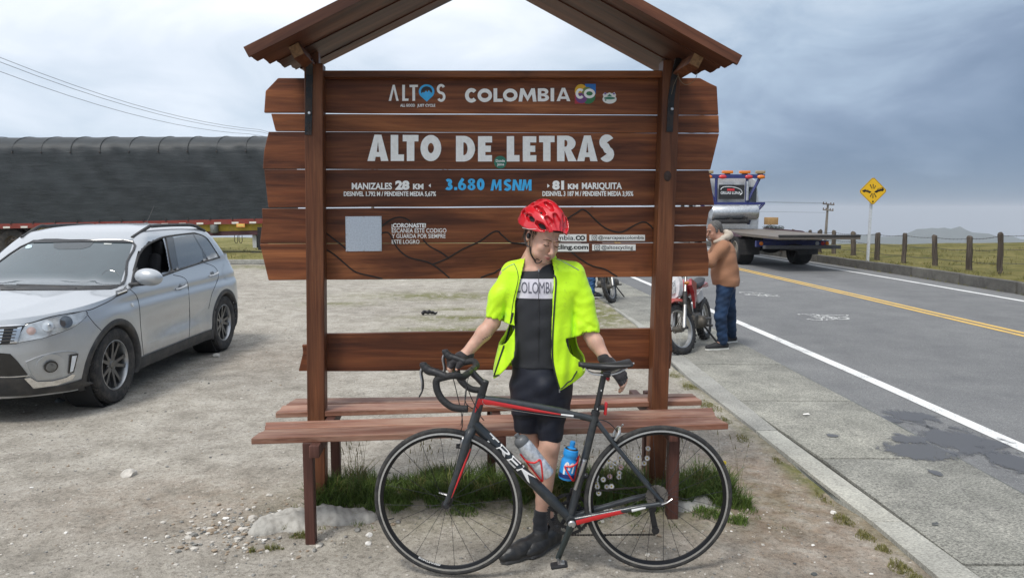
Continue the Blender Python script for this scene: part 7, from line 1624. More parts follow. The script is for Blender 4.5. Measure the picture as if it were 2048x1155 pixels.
seam('screen_seal', wf_[1:8]+[wf_[8]], .014, GLOSSB, False, 4)
panel('glint_cover', Z2([(178, 158), (195, 148), (480, 144), (772, 149), (768, 164), (480, 158), (198, 163)]), GLOSSB, .011, 6, both=False)  # added black strip that covers the bright glint along the screen's top edge
panel('wiper_panel', Z2([(0, 410), (100, 408), (400, 414), (640, 405), (690, 402), (680, 418), (640, 428), (450, 432), (0, 434)]), PLAS, .006, 6, both=False)
for w_ in (Z2([(110, 412), (250, 408), (440, 424)]), Z2([(-90, 400), (10, 408), (85, 428)])): seam('wiper', w_, .009, PLAS, False, 5, .015)
panel('rear_window', PXWIN['rear'], GLASS, .004, 6); panel('quarter_window', PXWIN['quarter'], GLASS, .004, 6)
panel('pillar_trim', Z2([(955, 128), (985, 122), (1000, 128), (1032, 315), (985, 330)]), GLOSSB, .003, 4); panel('pillar_trim', Z2([(1100, 108), (1118, 110), (1205, 262), (1175, 268)]), GLOSSB, .003, 4)
panel('mirror_base', Z2([(757, 420), (775, 330), (790, 300), (803, 330), (808, 405)]), PLAS, .005, 4)
seam('window_frame', Z2([(757, 418), (778, 310), (800, 235), (840, 180), (900, 145), (955, 125), (1100, 106), (1135, 108), (1190, 132), (1235, 195), (1268, 246)]), .011, PLAS, True, 5)
seam('window_frame', Z2([(810, 395), (955, 345), (1030, 318), (1175, 270), (1268, 244)]), .010, PLAS, True, 5)
seam('window_frame', Z2([(955, 130), (975, 240), (995, 332)]), .012, PLAS, True, 4)
SEAMM = simple('shut_line', (.03, .03, .032), .8)
seam('door_gap', Z2([(752, 428), (790, 470), (806, 540), (812, 640), (828, 808)]), .0032, SEAMM); seam('door_gap', Z2([(1000, 345), (1075, 372), (1092, 480), (1096, 620), (1092, 705)]), .0032, SEAMM)
seam('door_gap', Z2([(1180, 275), (1240, 300), (1262, 350), (1240, 415), (1222, 460), (1205, 540)]), .0030, SEAMM)
seam('bonnet_gap', Z2([(735, 402), (665, 475), (560, 530), (490, 552), (300, 585), (145, 628), (-60, 640)]), .0042, SEAMM, True, 5)
seam('bumper_gap', Z2([(505, 575), (545, 625), (585, 665)]), .003, SEAMM)
seam('body_crease', Z2([(850, 740), (950, 700), (1080, 620), (1170, 545), (1200, 500)]), .002, SILV)
def strip_on_side(name, a0, a1, z0, z1, off, mat, n=40):
 for sg in (1, -1):
  V = []; 
  for i in range(n+1):
   a = a0+(a1-a0)*i/n
   for z in np.linspace(z0, z1, 5):
    p = CBVH.ray_cast(Vector((3, a-2.1, z)), Vector((-1, 0, 0)))[0]; w = p.x if p is not None else .86
    V.append(Vector((sg*(w+off), a-2.1, z)))
  m = MB(); m.add(V, [(i*5+k, i*5+k+1, i*5+k+6, i*5+k+5) for i in range(n) for k in range(4)]); bot = [(i*5) for i in range(n+1)]
  m.add([V[b] for b in bot]+[V[b]-Vector((sg*.12, 0, .02)) for b in bot], [(i, i+1, i+n+2, i+n+1) for i in range(n)]); m.build(name, mat, CAR, angle=40)
strip_on_side('sill_trim', 1.20, 2.99, .205, .318, .012, PLAS)
for ac, z0 in ARC:
 for sg in (1, -1):
  V = []; N_ = 60; rr = (.352, .358, .372, .395, .412, .416)
  for i in range(N_+1):
   th = R(-24+228*i/N_)
   for j, r in enumerate(rr):
    y = ac+r*math.cos(th); z = max(.19, z0+r*math.sin(th)); p = CBVH.ray_cast(Vector((3, ac+max(r, .385)*math.cos(th), max(.21, z0+max(r, .385)*math.sin(th)))), Vector((-1, 0, 0)))[0]; w = p.x if p is not None else .86
    V.append(Vector((sg*(w+(-.05, .004, .014, .014, .008, -.004)[j]), y, z)))
  m = MB(); K = len(rr); m.add(V, [(i*K+k, i*K+k+1, (i+1)*K+k+1, (i+1)*K+k) for i in range(N_) for k in range(K-1)]); m.build('wheel_arch_trim', PLAS, CAR, angle=50)
  m = MB(); m.lathe([(.375, .60), (.375, .84), (.36, .84), (.36, .58), (.0, .58), (0, .60)], 40, Matrix.Translation((0, ac, z0)) @ Matrix.Rotation(R(90)*sg, 4, 'Y')); m.build('wheel_well', CABIN, CAR)
def car_wheel(ac, sg):
 w = empty('wheel', (sg*.775, ac, .333), 0); w.parent = CAR; Mx = Matrix.Rotation(R(90)*sg, 4, 'Y')
 m = MB(); m.lathe([(.222, -.10), (.30, -.112), (.322, -.104), (.333, -.085), (.334, 0), (.333, .085), (.322, .104), (.30, .114), (.262, .112), (.222, .098)], 56, Mx, closed=True); t = m.build('tyre', TYRE, w, angle=30)
 m = MB(); 
 for k in range(56):
  a = 2*math.pi*k/56
  for y0, y1, tw in ((-.095, -.05, .03), (-.04, .04, 0), (.05, .095, -.03)):
   v = Matrix.Rotation(a, 4, 'Z') @ Matrix.Translation((.3355, 0, (y0+y1)/2)); q = MB().box((0, 0, 0), (.006, .028, abs(y1-y0)), Euler((tw*9, 0, 0))); q.xform(Mx @ v); m.add(q.v, q.f)
 b = m.build('tread_block', TYRE, w, smooth=False); b['kind'] = 'stuff'
 m = MB(); m.lathe([(.226, -.09), (.226, .096), (.215, .098), (.207, .085), (.200, .03), (.200, -.09)], 48, Mx, closed=True); m.build('rim', ALLOYF, w, angle=30)
 m = MB(); m.lathe([(0, -.02), (.195, -.02), (.195, -.01), (0, -.005)], 32, Mx); m.build('brake_disc', simple('brake_disc', (.10, .095, .09), .5, .6), w)
 me = None
 for k in range(5):
  for j, d in enumerate((-11, 11)):
   a = R(72*k+90+d*.75)
   pts = [(.035, -.018), (.035, .018), (.10, .016), (.15, .011), (.212, .019), (.212, -.019), (.15, -.013), (.10, -.016)]
   dx = 1 if d > 0 else -1; P2 = [(x, y+dx*(.02*(x-.03)/.18)) for x, y in pts]
   m = MB(); m.add([(x, y, .060+.018*(x/.2)) for x, y in P2]+[(x, y, .035+.012*(x/.2)) for x, y in P2], [tuple(range(8)), tuple(range(15, 7, -1))]+[(i, (i+1) % 8, (i+1) % 8+8, i+8) for i in range(8)])
   m.xform(Mx @ Matrix.Rotation(a, 4, 'Z')); m.build('spoke', ALLOY if j == 0 else ALLOY, w, smooth=False)
 m = MB(); m.lathe([(0, .072), (.028, .070), (.036, .062), (.040, .03), (0, .03)], 24, Mx); m.build('hub_cap', ALLOY, w)
 for k in range(5): a = R(72*k+54); m = MB(); m.lathe([(0, .008), (.009, .006), (.010, -.01)], 6, Mx @ Matrix.Translation((.055*math.cos(a), .055*math.sin(a), .055))); m.build('wheel_nut', CHR, w, smooth=False)
for ac, _ in ARC:
 for sg in (1, -1): car_wheel(ac, sg)
hl = Z2([(95, 737), (110, 690), (150, 634), (250, 606), (380, 580), (492, 553), (500, 578), (480, 602), (430, 640), (370, 668), (250, 708)])
panel('headlight', hl, HLG, .006, 4); seam('headlight_edge', hl+[hl[0]], .004, GLOSSB, True, 2)
def disc_on(name, px, py, r, mat, depth=.01, parent=CAR, both=True, proud=.008):
 p, n = on_car(px, py)
 if p is None: return
 if n.dot(ray(px, py)) > 0: n = -n
 for sg in ((1, -1) if both else (1,)):
  M = Matrix.Translation(Vector((sg*p.x, p.y, p.z))+Vector((sg*n.x, n.y, n.z))*proud) @ frame_to(Vector((sg*n.x, n.y, n.z)), (0, 0, 1)).to_4x4(); m = MB(); m.lathe([(0, depth*.6), (r*.5, depth*.5), (r*.85, 0), (r, 0), (r, -.02)], 22, M); m.build(name, mat, parent)
LAMP = simple('lamp_dark_glass', (.16, .17, .18), .05, .6, coat=1); AMB = simple('indicator_amber', (.50, .36, .33), .2, coat=1)
disc_on('headlight_lamp', *Z2([(380, 617)])[0], .050, LAMP); disc_on('headlight_lamp', *Z2([(275, 640)])[0], .045, HLG); disc_on('headlight_bulb', *Z2([(283, 634)])[0], .015, CHR, .02); disc_on('indicator', *Z2([(180, 668)])[0], .032, AMB)
gr = Z2([(-80, 648), (145, 636), (98, 742), (-80, 752)]); panel('grille', gr, GLOSSB, .004, 4)
for y in (655, 672, 690, 708, 726): seam('grille_slat', Z2([(-80, y+2), (10, y), (100-(y-655)*.25, y-2)]), .006, PLAS, True, 3, .01)
panel('grille_chrome', Z2([(80, 655), (128, 645), (100, 735), (58, 738)]), CHR, .012, 3); panel('grille_chrome', Z2([(-80, 660), (28, 652), (8, 738), (-80, 740)]), CHR, .012, 3); panel('grille_chrome', Z2([(-80, 642), (145, 629), (143, 637), (-80, 650)]), CHR, .010, 3)
panel('lower_grille', Z2([(-80, 795), (0, 795), (60, 800), (100, 840), (165, 925), (140, 938), (-80, 940)]), GLOSSB, .004, 5)
panel('bumper_lower', Z2([(-80, 940), (150, 940), (190, 998), (330, 985), (440, 955), (540, 918), (520, 985), (400, 1010), (150, 1040), (-80, 1045)]), PLAS, .007, 6)
panel('skid_trim', Z2([(140, 940), (175, 935), (215, 958), (300, 955), (380, 935), (415, 915), (432, 918), (415, 945), (330, 978), (195, 996)]), CHR, .010, 4)
seam('lower_trim', Z2([(-80, 932), (60, 934), (170, 925)]), .007, CHR, True, 4, .004)
disc_on('fog_lamp_ring', *Z2([(293, 872)])[0], .105, SILV, -.012, proud=.004); disc_on('fog_lamp', *Z2([(293, 872)])[0], .050, GLOSSB, .004, proud=.012); disc_on('fog_lamp_lens', *Z2([(293, 872)])[0], .038, LAMP, .012, proud=.018)
seam('bumper_crease', Z2([(150, 848), (230, 815), (330, 790), (410, 785), (450, 795)]), .007, SILV, True, 5); seam('bumper_crease', Z2([(215, 958), (180, 920), (150, 850)]), .006, SILV, True, 5)
panel('running_light_frame', Z2([(400, 805), (450, 798), (425, 905), (390, 914)]), GLOSSB, .008, 3); panel('running_light', Z2([(412, 812), (440, 808), (418, 898), (400, 904)]), simple('running_light', (.75, .78, .8), .15, coat=1), .013, 3)
for q in range(-80, 160, 34): pass
for hx in ([(1015, 428), (1030, 412), (1070, 402)], [(1207, 352), (1222, 340), (1252, 330)]):
 pts = Z2(hx); a, n = on_car(*pts[0]); b_, n2 = on_car(*pts[2])
 for sg in (1, -1):
  f = lambda p, o: Vector((sg*(p.x+o), p.y, p.z)); m = MB(); m.tube(smooth_path([f(a, .0), f(a.lerp(b_, .15), .028), f(a.lerp(b_, .5), .034), f(a.lerp(b_, .85), .028), f(b_, 0)], 4), .013, 10, flat=.8); m.build('door_handle', SILV, CAR)
  m = MB(); m.ell(f(a.lerp(b_, .45)+Vector((0, 0, .0)), -.002), (.006, .055, .038), 14, 8); m.build('handle_shade', SEAMM if False else simple('shaded_silver', (.22, .23, .24), .4, .5), CAR)  # darker silver oval paints in the shade of the handle hollow
mp = Z2([(800, 335), (955, 380)]);
for sg in (1, -1):
 c = Vector((sg*.985, 1.30-2.1, 1.075)); sd = SDF((-.17, -.13, -.13), (.17, .13, .13), .006); sd.ell((0, 0, 0), (.128, .085, .082), 0); sd.box((0, .075, 0), (.2, .03, .2), .01, sub=True); sd.box((0, 0, -.088), (.09, .06, .03), .02) if False else None
 sd.build('wing_mirror', SILV, CAR, False, Matrix.Translation(c) @ Matrix.Rotation(R(8*sg), 4, 'Y'), 2); m = MB(); m.tube([Vector((sg*.80, -.80, 1.005)), Vector((sg*.90, -.80, 1.01)), Vector((sg*.96, -.80, 1.02))], [.025, .028, .035], 10, flat=.7); m.build('mirror_arm', PLAS, CAR)
panel('vent_trim', Z2([(668, 440), (733, 420), (733, 448), (668, 474)]), GLOSSB, .005, 3); seam('vent_chrome', Z2([(678, 455), (732, 435)]), .007, CHR, True, 3, .008)
disc_on('side_indicator', *Z2([(763, 518)])[0], .020, simple('side_indicator', (.7, .7, .68), .2, coat=1), .01)
panel('tail_light', Z2([(1308, 250), (1330, 245), (1362, 262), (1370, 300), (1362, 316), (1335, 298), (1318, 275)]), REDL, .012, 3)
panel('fuel_flap', Z2([(1293, 275), (1312, 300), (1325, 350), (1320, 378), (1300, 370), (1283, 330)]), SILV, .002, 4)
for sg in (1, -1):
 m = MB(); pts = [Gp(s, v) for s, v in ((.62, .86), (1.02, .975), (1.1, .985), (1.35, .99), (1.7, .985), (1.92, .96), (2.1, .9))]; pts = [Vector((sg*(p.x+.002), p.y, p.z+(.0 if i in (0, 6) else .038))) for i, p in enumerate(pts)]; m.tube(smooth_path(pts, 6), .017, 8, flat=1.1); m.build('roof_rail', PLAS, CAR)
m = MB(); c = Vector((.06, 3.18-2.1, 1.535)); m.ell(c, (.03, .045, .022), 12, 7); an = m.build('aerial_base', PLAS, CAR); m = MB(); m.tube([c, c+Vector((.03, .16, .22))], [.004, .002], 6); m.build('aerial', PLAS, an)
panel('screen_sticker', Z2([(148, 185), (165, 172), (188, 176), (185, 190), (165, 196), (150, 196)]), simple('sticker_pale', (.5, .62, .66), .4), .007, 4, both=False); panel('screen_sticker', Z2([(600, 165), (646, 166), (646, 173), (602, 172)]), simple('sticker_paper', (.5, .52, .5), .5), .007, 4, both=False)
panel('visor_band', Z2([(310, 155), (550, 153), (520, 185), (470, 198), (340, 200), (312, 190)]), simple('visor_shade', (.045, .055, .06), .05, coat=1), .006, 6, both=False)
mb = MB(); mb.tube([(p[0], 0, 0) for p in [(0,), (0.1,)]], .01) if False else None
seam('steering_wheel', Z2([(590, 345), (610, 325), (640, 320), (670, 330), (688, 352)]), .006, simple('wheel_shade', (.05, .06, .065), .1, coat=1), False, 4)
# ================================================================== covered semi-trailer
def build_trailer():
 TY = 26.2; root = empty('semi_trailer', (D(250, 500, TY).x, TY+1.2, 0), 0, 'long semi-trailer with a black tarpaulin cover and yellow chassis behind the silver car', 'trailer')
 tarp = None
 m, nt, b = new_mat('black_tarpaulin'); P = nt.nodes.new('ShaderNodeTexCoord').outputs['Object']
 c = ramp(nt, noise(nt, P, .9, 6, .6, .5), [(.3, (.008, .012, .015)), (.7, (.019, .026, .030))]); n2 = noise(nt, P, 2.5, 8, .7, .3, (.35, 1, 2.2))
 c = mix(nt, ramp(nt, n2, [(.45, (0, 0, 0)), (.75, (.3, .3, .3))]), c, (.075, .085, .09)); nt.links.new(c, b.inputs['Base Color']); b.inputs['Roughness'].default_value = .55; bumpn(nt, n2, .35, .06, b); tarp = m
 yel = simple('chassis_yellow', (.42, .30, .02), .6, dirt=((.08, .07, .05), .6, 3)); red = simple('rail_red', (.22, .03, .02), .6, dirt=((.1, .07, .05), .5, 6)); dk = simple('chassis_dark', (.035, .03, .03), .7, dirt=((.12, .1, .08), .4, 5)); wht = simple('reflective_white', (.7, .68, .62), .4); mar = simple('chassis_maroon', (.07, .025, .03), .7)
 xr = D(556, 440, TY).x; xl = xr-13.6; zb0, zb1 = D(0, 448, TY).z, D(540, 437, TY).z; zb = lambda x: zb0+(zb1-zb0)*(x-D(0, 448, TY).x)/(xr-D(0, 448, TY).x)*1.0
 zt0 = D(0, 272, TY+.55).z; zt1 = D(530, 269, TY+.55).z; W_ = 2.5; nb = 17; V = []; prof = []
 N_ = 170; M_ = 34; spx = 13.6/nb
 for i in range(N_+1):
  x = xl+(xr-xl)*i/N_; ph = ((x-xr)/1.02) % 1.0; sag = math.sin(math.pi*ph)**.6; top = zt0+(zt1-zt0)*(x-xl)/(xr-xl)
  for j in range(M_+1):
   t = j/M_   # up the near side, over, down the far side
   zb_ = zb(x); H_ = top-zb_; sh = .80
   if t < .30: u = t/.30; y = 0; z = zb_+u*H_*sh
   elif t < .70: a = math.pi*(t-.30)/.40; y = W_/2*(1-math.cos(a)); z = zb_+H_*sh+H_*(1-sh)*math.sin(a)**.9
   else: u = (1-t)/.30; y = W_; z = zb_+u*H_*sh
   d = .0; 
   if .25 < t < .75: z -= .014*sag; y += (.012*sag if t < .5 else -.012*sag)
   w = .018*math.sin(x*3.1+z*5+math.sin(x*1.3)*2)*min(1, t*6)+.010*math.sin(x*9-z*13+2*math.sin(z*3))+(.020*math.sin(z*26-(ph-.5)*7+x*.4)*sag if .18 < t < .42 else 0)
   V.append((x, TY+y+(w if t < .5 else -w), z+(.4*w if .3 < t < .7 else 0)))
 F_ = [(i*(M_+1)+j, (i+1)*(M_+1)+j, (i+1)*(M_+1)+j+1, i*(M_+1)+j+1) for i in range(N_) for j in range(M_)]+[tuple(range(M_+1)), tuple((N_)*(M_+1)+j for j in range(M_, -1, -1))]
 mb = MB(); mb.add(V, F_); tp = mb.build('tarpaulin', tarp, root, True, angle=60)
 for k in range(14):   # hoops that show through the cover, with their tie points
  x = xr-.02-1.02*k
  if x < xl: break
  top = zt0+(zt1-zt0)*(x-xl)/(xr-xl); zb_ = zb(x); H_ = top-zb_; pts = [(x, TY+W_/2*(1-math.cos(a))-.004, zb_+H_*.8+H_*.2*math.sin(a)**.9+.006) for a in [math.pi*q/16 for q in range(17)]]; mb = MB(); mb.tube(pts, .011, 6); mb.build('tarp_hoop', tarp, root, True)
  mb = MB(); mb.ell((x, TY-.03, zb_+H_*.80-.02), (.03, .02, .035), 8, 5); mb.build('tie_ring', dk, root, True)
 def bx(name, x0, x1, y0, y1, z0, z1, mat, tilt=True, par=root):
  mb = MB(); a0 = (zb(x0)-zb(xr)) if tilt else 0; a1 = (zb(x1)-zb(xr)) if tilt else 0
  vs = [(x0, y0, z0+a0), (x1, y0, z0+a1), (x1, y1, z0+a1), (x0, y1, z0+a0), (x0, y0, z1+a0), (x1, y0, z1+a1), (x1, y1, z1+a1), (x0, y1, z1+a0)]
  mb.add(vs, [(3, 2, 1, 0), (4, 5, 6, 7), (0, 1, 5, 4), (1, 2, 6, 5), (2, 3, 7, 6), (3, 0, 4, 7)]); return mb.build(name, mat, par, True, smooth=False)
 zr = zb(xr); bx('side_rail', xl, xr, TY-.04, TY+W_+.04, zr-.16, zr+.01, red); bx('chassis_beam', xl+4.8, xr, TY+.55, TY+.68, zr-.50, zr-.16, yel); bx('chassis_beam', xl+4.8, xr, TY+1.8, TY+1.93, zr-.50, zr-.16, yel)
 bx('floor_frame', xl+4.8, xr, TY+.10, TY+.16, zr-.40, zr-.162, yel); bx('lower_rail', xl+6, xr-.2, TY+.08, TY+.18, zr-.56, zr-.41, mar); bx('chassis_beam', xl, xl+5, TY+.5, TY+2, zr-.42, zr-.17, dk)
 x = xl+.2
 while x < xr-.2: bx('reflective_tape', x, x+.24, TY-.046, TY-.041, zr-.15, zr-.085, wht); x += .62
 x = xl+.3
 while x < xr-.1: mb = MB(); mb.box((x, TY-.055, zb(x)+.03), (.03, .03, .10)); mb.build('lashing_hook', dk, root, True, smooth=False); x += .78
 c = D(430, 463, TY+.05); mb = MB(); mb.lathe([(.0, -.14), (.13, -.14), (.14, -.12), (.14, .12), (.13, .14), (0, .14)], 20, Matrix.Translation((c.x, TY+.0, zr-.36))); mb.build('air_tank', simple('tank_grey', (.20, .21, .20), .5, .5), root, True)
 a = D(475, 449, TY); bx('warning_plate', a.x-.02, a.x+.28, TY-.06, TY-.05, zr-.30, zr-.17, simple('plate_orange', (.75, .33, .08), .5), False); bx('plate_strip', a.x+.02, a.x+.24, TY-.066, TY-.061, zr-.26, zr-.20, simple('plate_yellow', (.75, .6, .15), .5), False)
 a = D(505, 470, TY); mb = MB(); mb.box((a.x, TY+.25, (zr-.16)/2+.20), (.14, .14, zr-.5)); l_ = mb.build('landing_leg', wht if False else simple('leg_pale', (.45, .46, .45), .5), root, True, smooth=False); mb = MB(); mb.box((a.x-.0, TY+.25, .18), (.30, .3, .05)); mb.build('leg_foot', dk, l_, True, smooth=False)
 for px in (470, 479): a = D(px, 480, TY); mb = MB(); z0 = zr-.55; mb.tube([(a.x-.05, TY+.1, z0), (a.x-.05, TY+.1, z0-.25), (a.x-.02, TY+.1, z0-.31), (a.x+.03, TY+.1, z0-.31), (a.x+.06, TY+.1, z0-.25), (a.x+.06, TY+.1, z0-.05)], .012, 6); mb.build('rope_hook', dk, root, True)
 a = D(521, 500, TY); bx('mud_flap', a.x-.08, a.x+.12, TY-.02, TY+.5, .30, zr-.3, simple('flap_black', (.015, .015, .017), .8), False)
 tyre = simple('truck_tyre', (.03, .028, .027), .9, bump=.4, bscale=30, dirt=((.16, .13, .11), .5, 5)); rim = simple('truck_rim', (.16, .13, .11), .6, .2)
 for px in (28, -95, -215):
  a = D(px, 505, TY+.15)
  for sy in (TY+.22, TY+2.25):
   w = empty('wheel', (a.x, sy, .52), 0); w.parent = root; w.matrix_parent_inverse = basis_chain(root).inverted(); Mx = Matrix.Rotation(R(90), 4, 'X'); mb = MB(); mb.lathe([(.28, -.13), (.45, -.15), (.50, -.13), (.52, -.10), (.52, .10), (.50, .13), (.45, .15), (.28, .13)], 36, Mx, closed=True); mb.build('tyre', tyre, w, angle=30)
   mb = MB(); mb.lathe([(0, .0), (.09, .04), (.12, .10), (.14, .03), (.24, .02), (.28, .12), (.29, .12), (.29, -.12), (0, -.05)], 24, Mx); mb.build('rim', rim, w, angle=30)
   for k in range(8): q = R(45*k); mb = MB(); mb.lathe([(0, .03), (.02, .025), (.02, -.01)], 6, Mx @ Matrix.Translation((.19*math.cos(q), .19*math.sin(q), .03))); mb.build('wheel_nut', dk, w, smooth=False)
 a = D(28, 480, TY); mb = MB(); mb.tube([(a.x+.62*math.cos(R(q)), TY+.1, .52+.62*math.sin(R(q))) for q in range(20, 165, 12)], .02, 6); mb.build('mudguard', dk, root, True)
build_trailer()
# ================================================================== tow truck driving away
def build_tow():
 heading = math.atan2(-.055, 1); root = empty('tow_truck', (8.2, 24.5, 0), -heading*0+R(3.1), 'white and blue flatbed tow truck with amber beacons driving away up the road', 'tow truck')
 wht = simple('cab_white', (.66, .68, .70), .3, coat=.4, dirt=((.3, .29, .27), .3, 3)); blue = simple('frame_blue', (.025, .035, .16), .45, dirt=((.1, .09, .09), .3, 6)); dk = simple('underside_black', (.018, .018, .02), .8, dirt=((.08, .07, .06), .4, 5)); amb = simple('amber_lens', (.75, .20, .015), .25, coat=.6); redl = simple('red_lens', (.6, .03, .04), .25, coat=.6)
 bed = simple('bed_steel', (.16, .14, .12), .6, .4, dirt=((.25, .17, .1), .5, 3)); mar = simple('bed_side_maroon', (.075, .03, .05), .6, dirt=((.15, .12, .1), .4, 6)); rub = simple('truck_tyre_black', (.02, .02, .021), .9, bump=.4, bscale=30); gal = simple('tank_aluminium', (.52, .54, .56), .35, .7, vary=.2)
 def bx(name, x0, x1, y0, y1, z0, z1, mat, bev=0, par=root): mb = MB(); mb.box(((x0+x1)/2, (y0+y1)/2, (z0+z1)/2), (x1-x0, y1-y0, z1-z0), bevel=bev); return mb.build(name, mat, par, smooth=bev > 0)
 def bar(name, a, b, w, mat, par=root): mb = MB(); mb.tube([a, b], w, 4, upv=(.7, 0, .7)); return mb.build(name, mat, par, smooth=False)
 V = []; ys_ = [3.0, 3.06, 4.4, 4.75, 4.95]; 
 prof = lambda k, zt_: [(-1.12+k, .75), (-1.15+k, 1.5), (-1.10+k, 2.2), (-1.0+k, zt_-.12), (-.8, zt_), (.8, zt_), (1.0-k, zt_-.12), (1.10-k, 2.2), (1.15-k, 1.5), (1.12-k, .75)]
 for y, k, z_ in ((3.0, .05, 2.86), (3.08, .0, 2.92), (4.3, 0, 2.92), (4.72, .02, 2.5), (4.95, .04, 1.75), (5.0, .06, .8)): V += [(x, y, min(z, z_)) for x, z in prof(k, z_)]
 n = 10; mb = MB(); mb.add(V, [(i*n+j, i*n+(j+1) % n, (i+1)*n+(j+1) % n, (i+1)*n+j) for i in range(5) for j in range(n)]+[tuple(range(n)), tuple(range(6*n-1, 5*n-1, -1))]); cab = mb.build('cab', wht, root, angle=40)
 bx('sleeper_window', .62, .99, 2.985, 3.0, 1.55, 2.55, GLASS, par=cab); bx('side_window', -1.165, -1.145, 3.5, 4.3, 1.6, 2.25, GLASS, par=cab); bx('side_window', 1.145, 1.165, 3.5, 4.3, 1.6, 2.25, GLASS, par=cab)
 mb = MB(); mb.add([(-1.0, 4.72, 2.46), (1.0, 4.72, 2.46), (1.02, 4.94, 1.78), (-1.02, 4.94, 1.78)], [(0, 1, 2, 3)]); 
 for v in range(4): x, y, z = mb.v[v]; mb.v[v] = (x, y+.02, z+.005)
 mb.build('windscreen', GLASS, cab, smooth=False)
 for s in (-1, 1): mb = MB(); mb.box((s*1.33, 4.5, 1.95), (.14, .10, .48), bevel=.03); mr = mb.build('mirror', dk, cab); bar('mirror_arm', (s*1.12, 4.45, 2.15), (s*1.3, 4.5, 2.15), .02, dk, mr)
 yr = 2.72; top_z = 2.96
 bx('rack_bar', -1.16, 1.16, yr-.05, yr+.05, top_z-.11, top_z+.03, blue); bx('rack_bar', -1.25, 1.2, yr-.05, yr+.05, 1.90, 1.99, blue)
 for x0, x1, z0, z1 in ((-1.05, -.66, top_z-.1, 1.98), (-.62, -.62, top_z-.1, 1.98), (.52, .52, top_z-.1, 1.98), (.98, .55, top_z-.1, 1.98), (-1.2, -.78, 1.95, 1.55), (-.62, -.62, 1.92, 1.18), (.62, .62, 1.92, 1.18), (1.15, .68, 1.92, 1.42), (.68, .62, 1.42, 1.2)): bar('rack_strut', (x0, yr, z0), (x1, yr, z1), .055, blue)
 for x, m_, w_ in ((-.92, amb, .34), (-.22, amb, .40), (.42, amb, .40), (1.0, amb, .34)): bx('beacon', x-w_/2, x+w_/2, yr-.06, yr+.08, top_z+.06, top_z+.17, m_ if abs(x) < .8 else simple('beacon_clear', (.35, .27, .16), .3), .02); bx('beacon_base', x-.1, x+.1, yr-.03, yr+.03, top_z+.03, top_z+.06, dk)
 for x, m_ in ((-.95, amb), (-.42, redl), (.55, redl), (1.0, amb)): mb = MB(); mb.ell((x, yr-.09, top_z-.06), (.15, .05, .075), 14, 8); mb.build('marker_light', m_, root)
 pl = bx('company_board', -.52, .42, yr-.02, yr+.01, 2.10, 2.62, simple('board_black', (.02, .02, .022), .5), par=root)
 V_, Fc = text_mesh('GRUAS LUNA', 0, 1, 0, 1, .03); m_ = bpy.data.meshes.new('board_lettering'); m_.from_pydata([(-.46+v[0]*.75, yr-.026, 2.28+v[1]*.10) for v in V_], [], Fc); m_.materials.append(wht); link_mesh('board_lettering', m_, pl)
 sw = smooth_path([Vector((-.46, 0, 2.44)), Vector((-.36, 0, 2.53)), Vector((-.05, 0, 2.54)), Vector((.25, 0, 2.46)), Vector((.34, 0, 2.33)), Vector((.26, 0, 2.25))], 5); mb = MB(); mb.tube([Vector((p.x, yr-.03, p.z)) for p in sw], .016, 4); mb.build('swoosh', wht, pl)
 bx('red_mark', -.22, .05, yr-.03, yr-.024, 2.40, 2.48, redl, par=pl); mb = MB(); mb.tube([(.52, yr-.06, 2.05), (.52, yr-.06, 2.75)], .05, 10); mb.build('air_hose', gal, root)
 mb = MB(); mb.lathe([(0, -.85), (.24, -.85), (.27, -.80), (.27, .80), (.24, .85), (0, .85)], 24, Matrix.Translation((-.05, 2.4, 1.62)) @ Matrix.Rotation(R(90), 4, 'Y')); mb.build('hydraulic_tank', gal, root)
 for x in (-.3, .25): bx('winch_bracket', x-.05, x+.05, 1.95, 2.2, 1.30, 1.46, dk)
 bx('winch', -.85, .35, 1.9, 2.4, 1.22, 1.36, dk, .03); bx('toolbox', .75, 1.1, 1.2, 1.6, 1.20, 1.45, simple('crate_wood', (.36, .22, .09), .8), .01)
 zb_ = 1.02; V = [(-1.15, 2.6, zb_), (1.15, 2.6, zb_), (1.15, -4.2, zb_-.05), (-1.15, -4.2, zb_-.05)]; mb = MB(); mb.add(V+[(x, y, z-(.10 if y > 0 else .07)) for x, y, z in V], [(0, 1, 2, 3), (7, 6, 5, 4), (0, 4, 5, 1), (1, 5, 6, 2), (2, 6, 7, 3), (3, 7, 4, 0)]); mb.build('flat_bed', bed, root, smooth=False)
 for s in (-1, 1):
  mb = MB(); mb.add([(s*1.16, 2.6, zb_+.04), (s*1.16, -.5, zb_+.02), (s*1.16, -1.5, zb_-.14), (s*1.16, 2.6, zb_-.20), (s*1.19, 2.6, zb_+.04), (s*1.19, -.5, zb_+.02), (s*1.19, -1.5, zb_-.14), (s*1.19, 2.6, zb_-.20)], [(0, 1, 2, 3), (7, 6, 5, 4), (0, 4, 5, 1), (1, 5, 6, 2), (2, 6, 7, 3), (3, 7, 4, 0)]); sr = mb.build('bed_side', mar, root, smooth=False)
  for y in (2.3, 1.6, .9, .3, -.3, -.7): bx('marker_reflector', s*1.195-.005, s*1.195+.005, y-.06, y+.06, zb_-.10, zb_-.03, simple('reflector_pale', (.6, .35, .35), .4), par=sr)
 bar('bed_edge', (-1.15, -4.2, zb_-.02), (1.15, -4.2, zb_-.02), .03, dk)
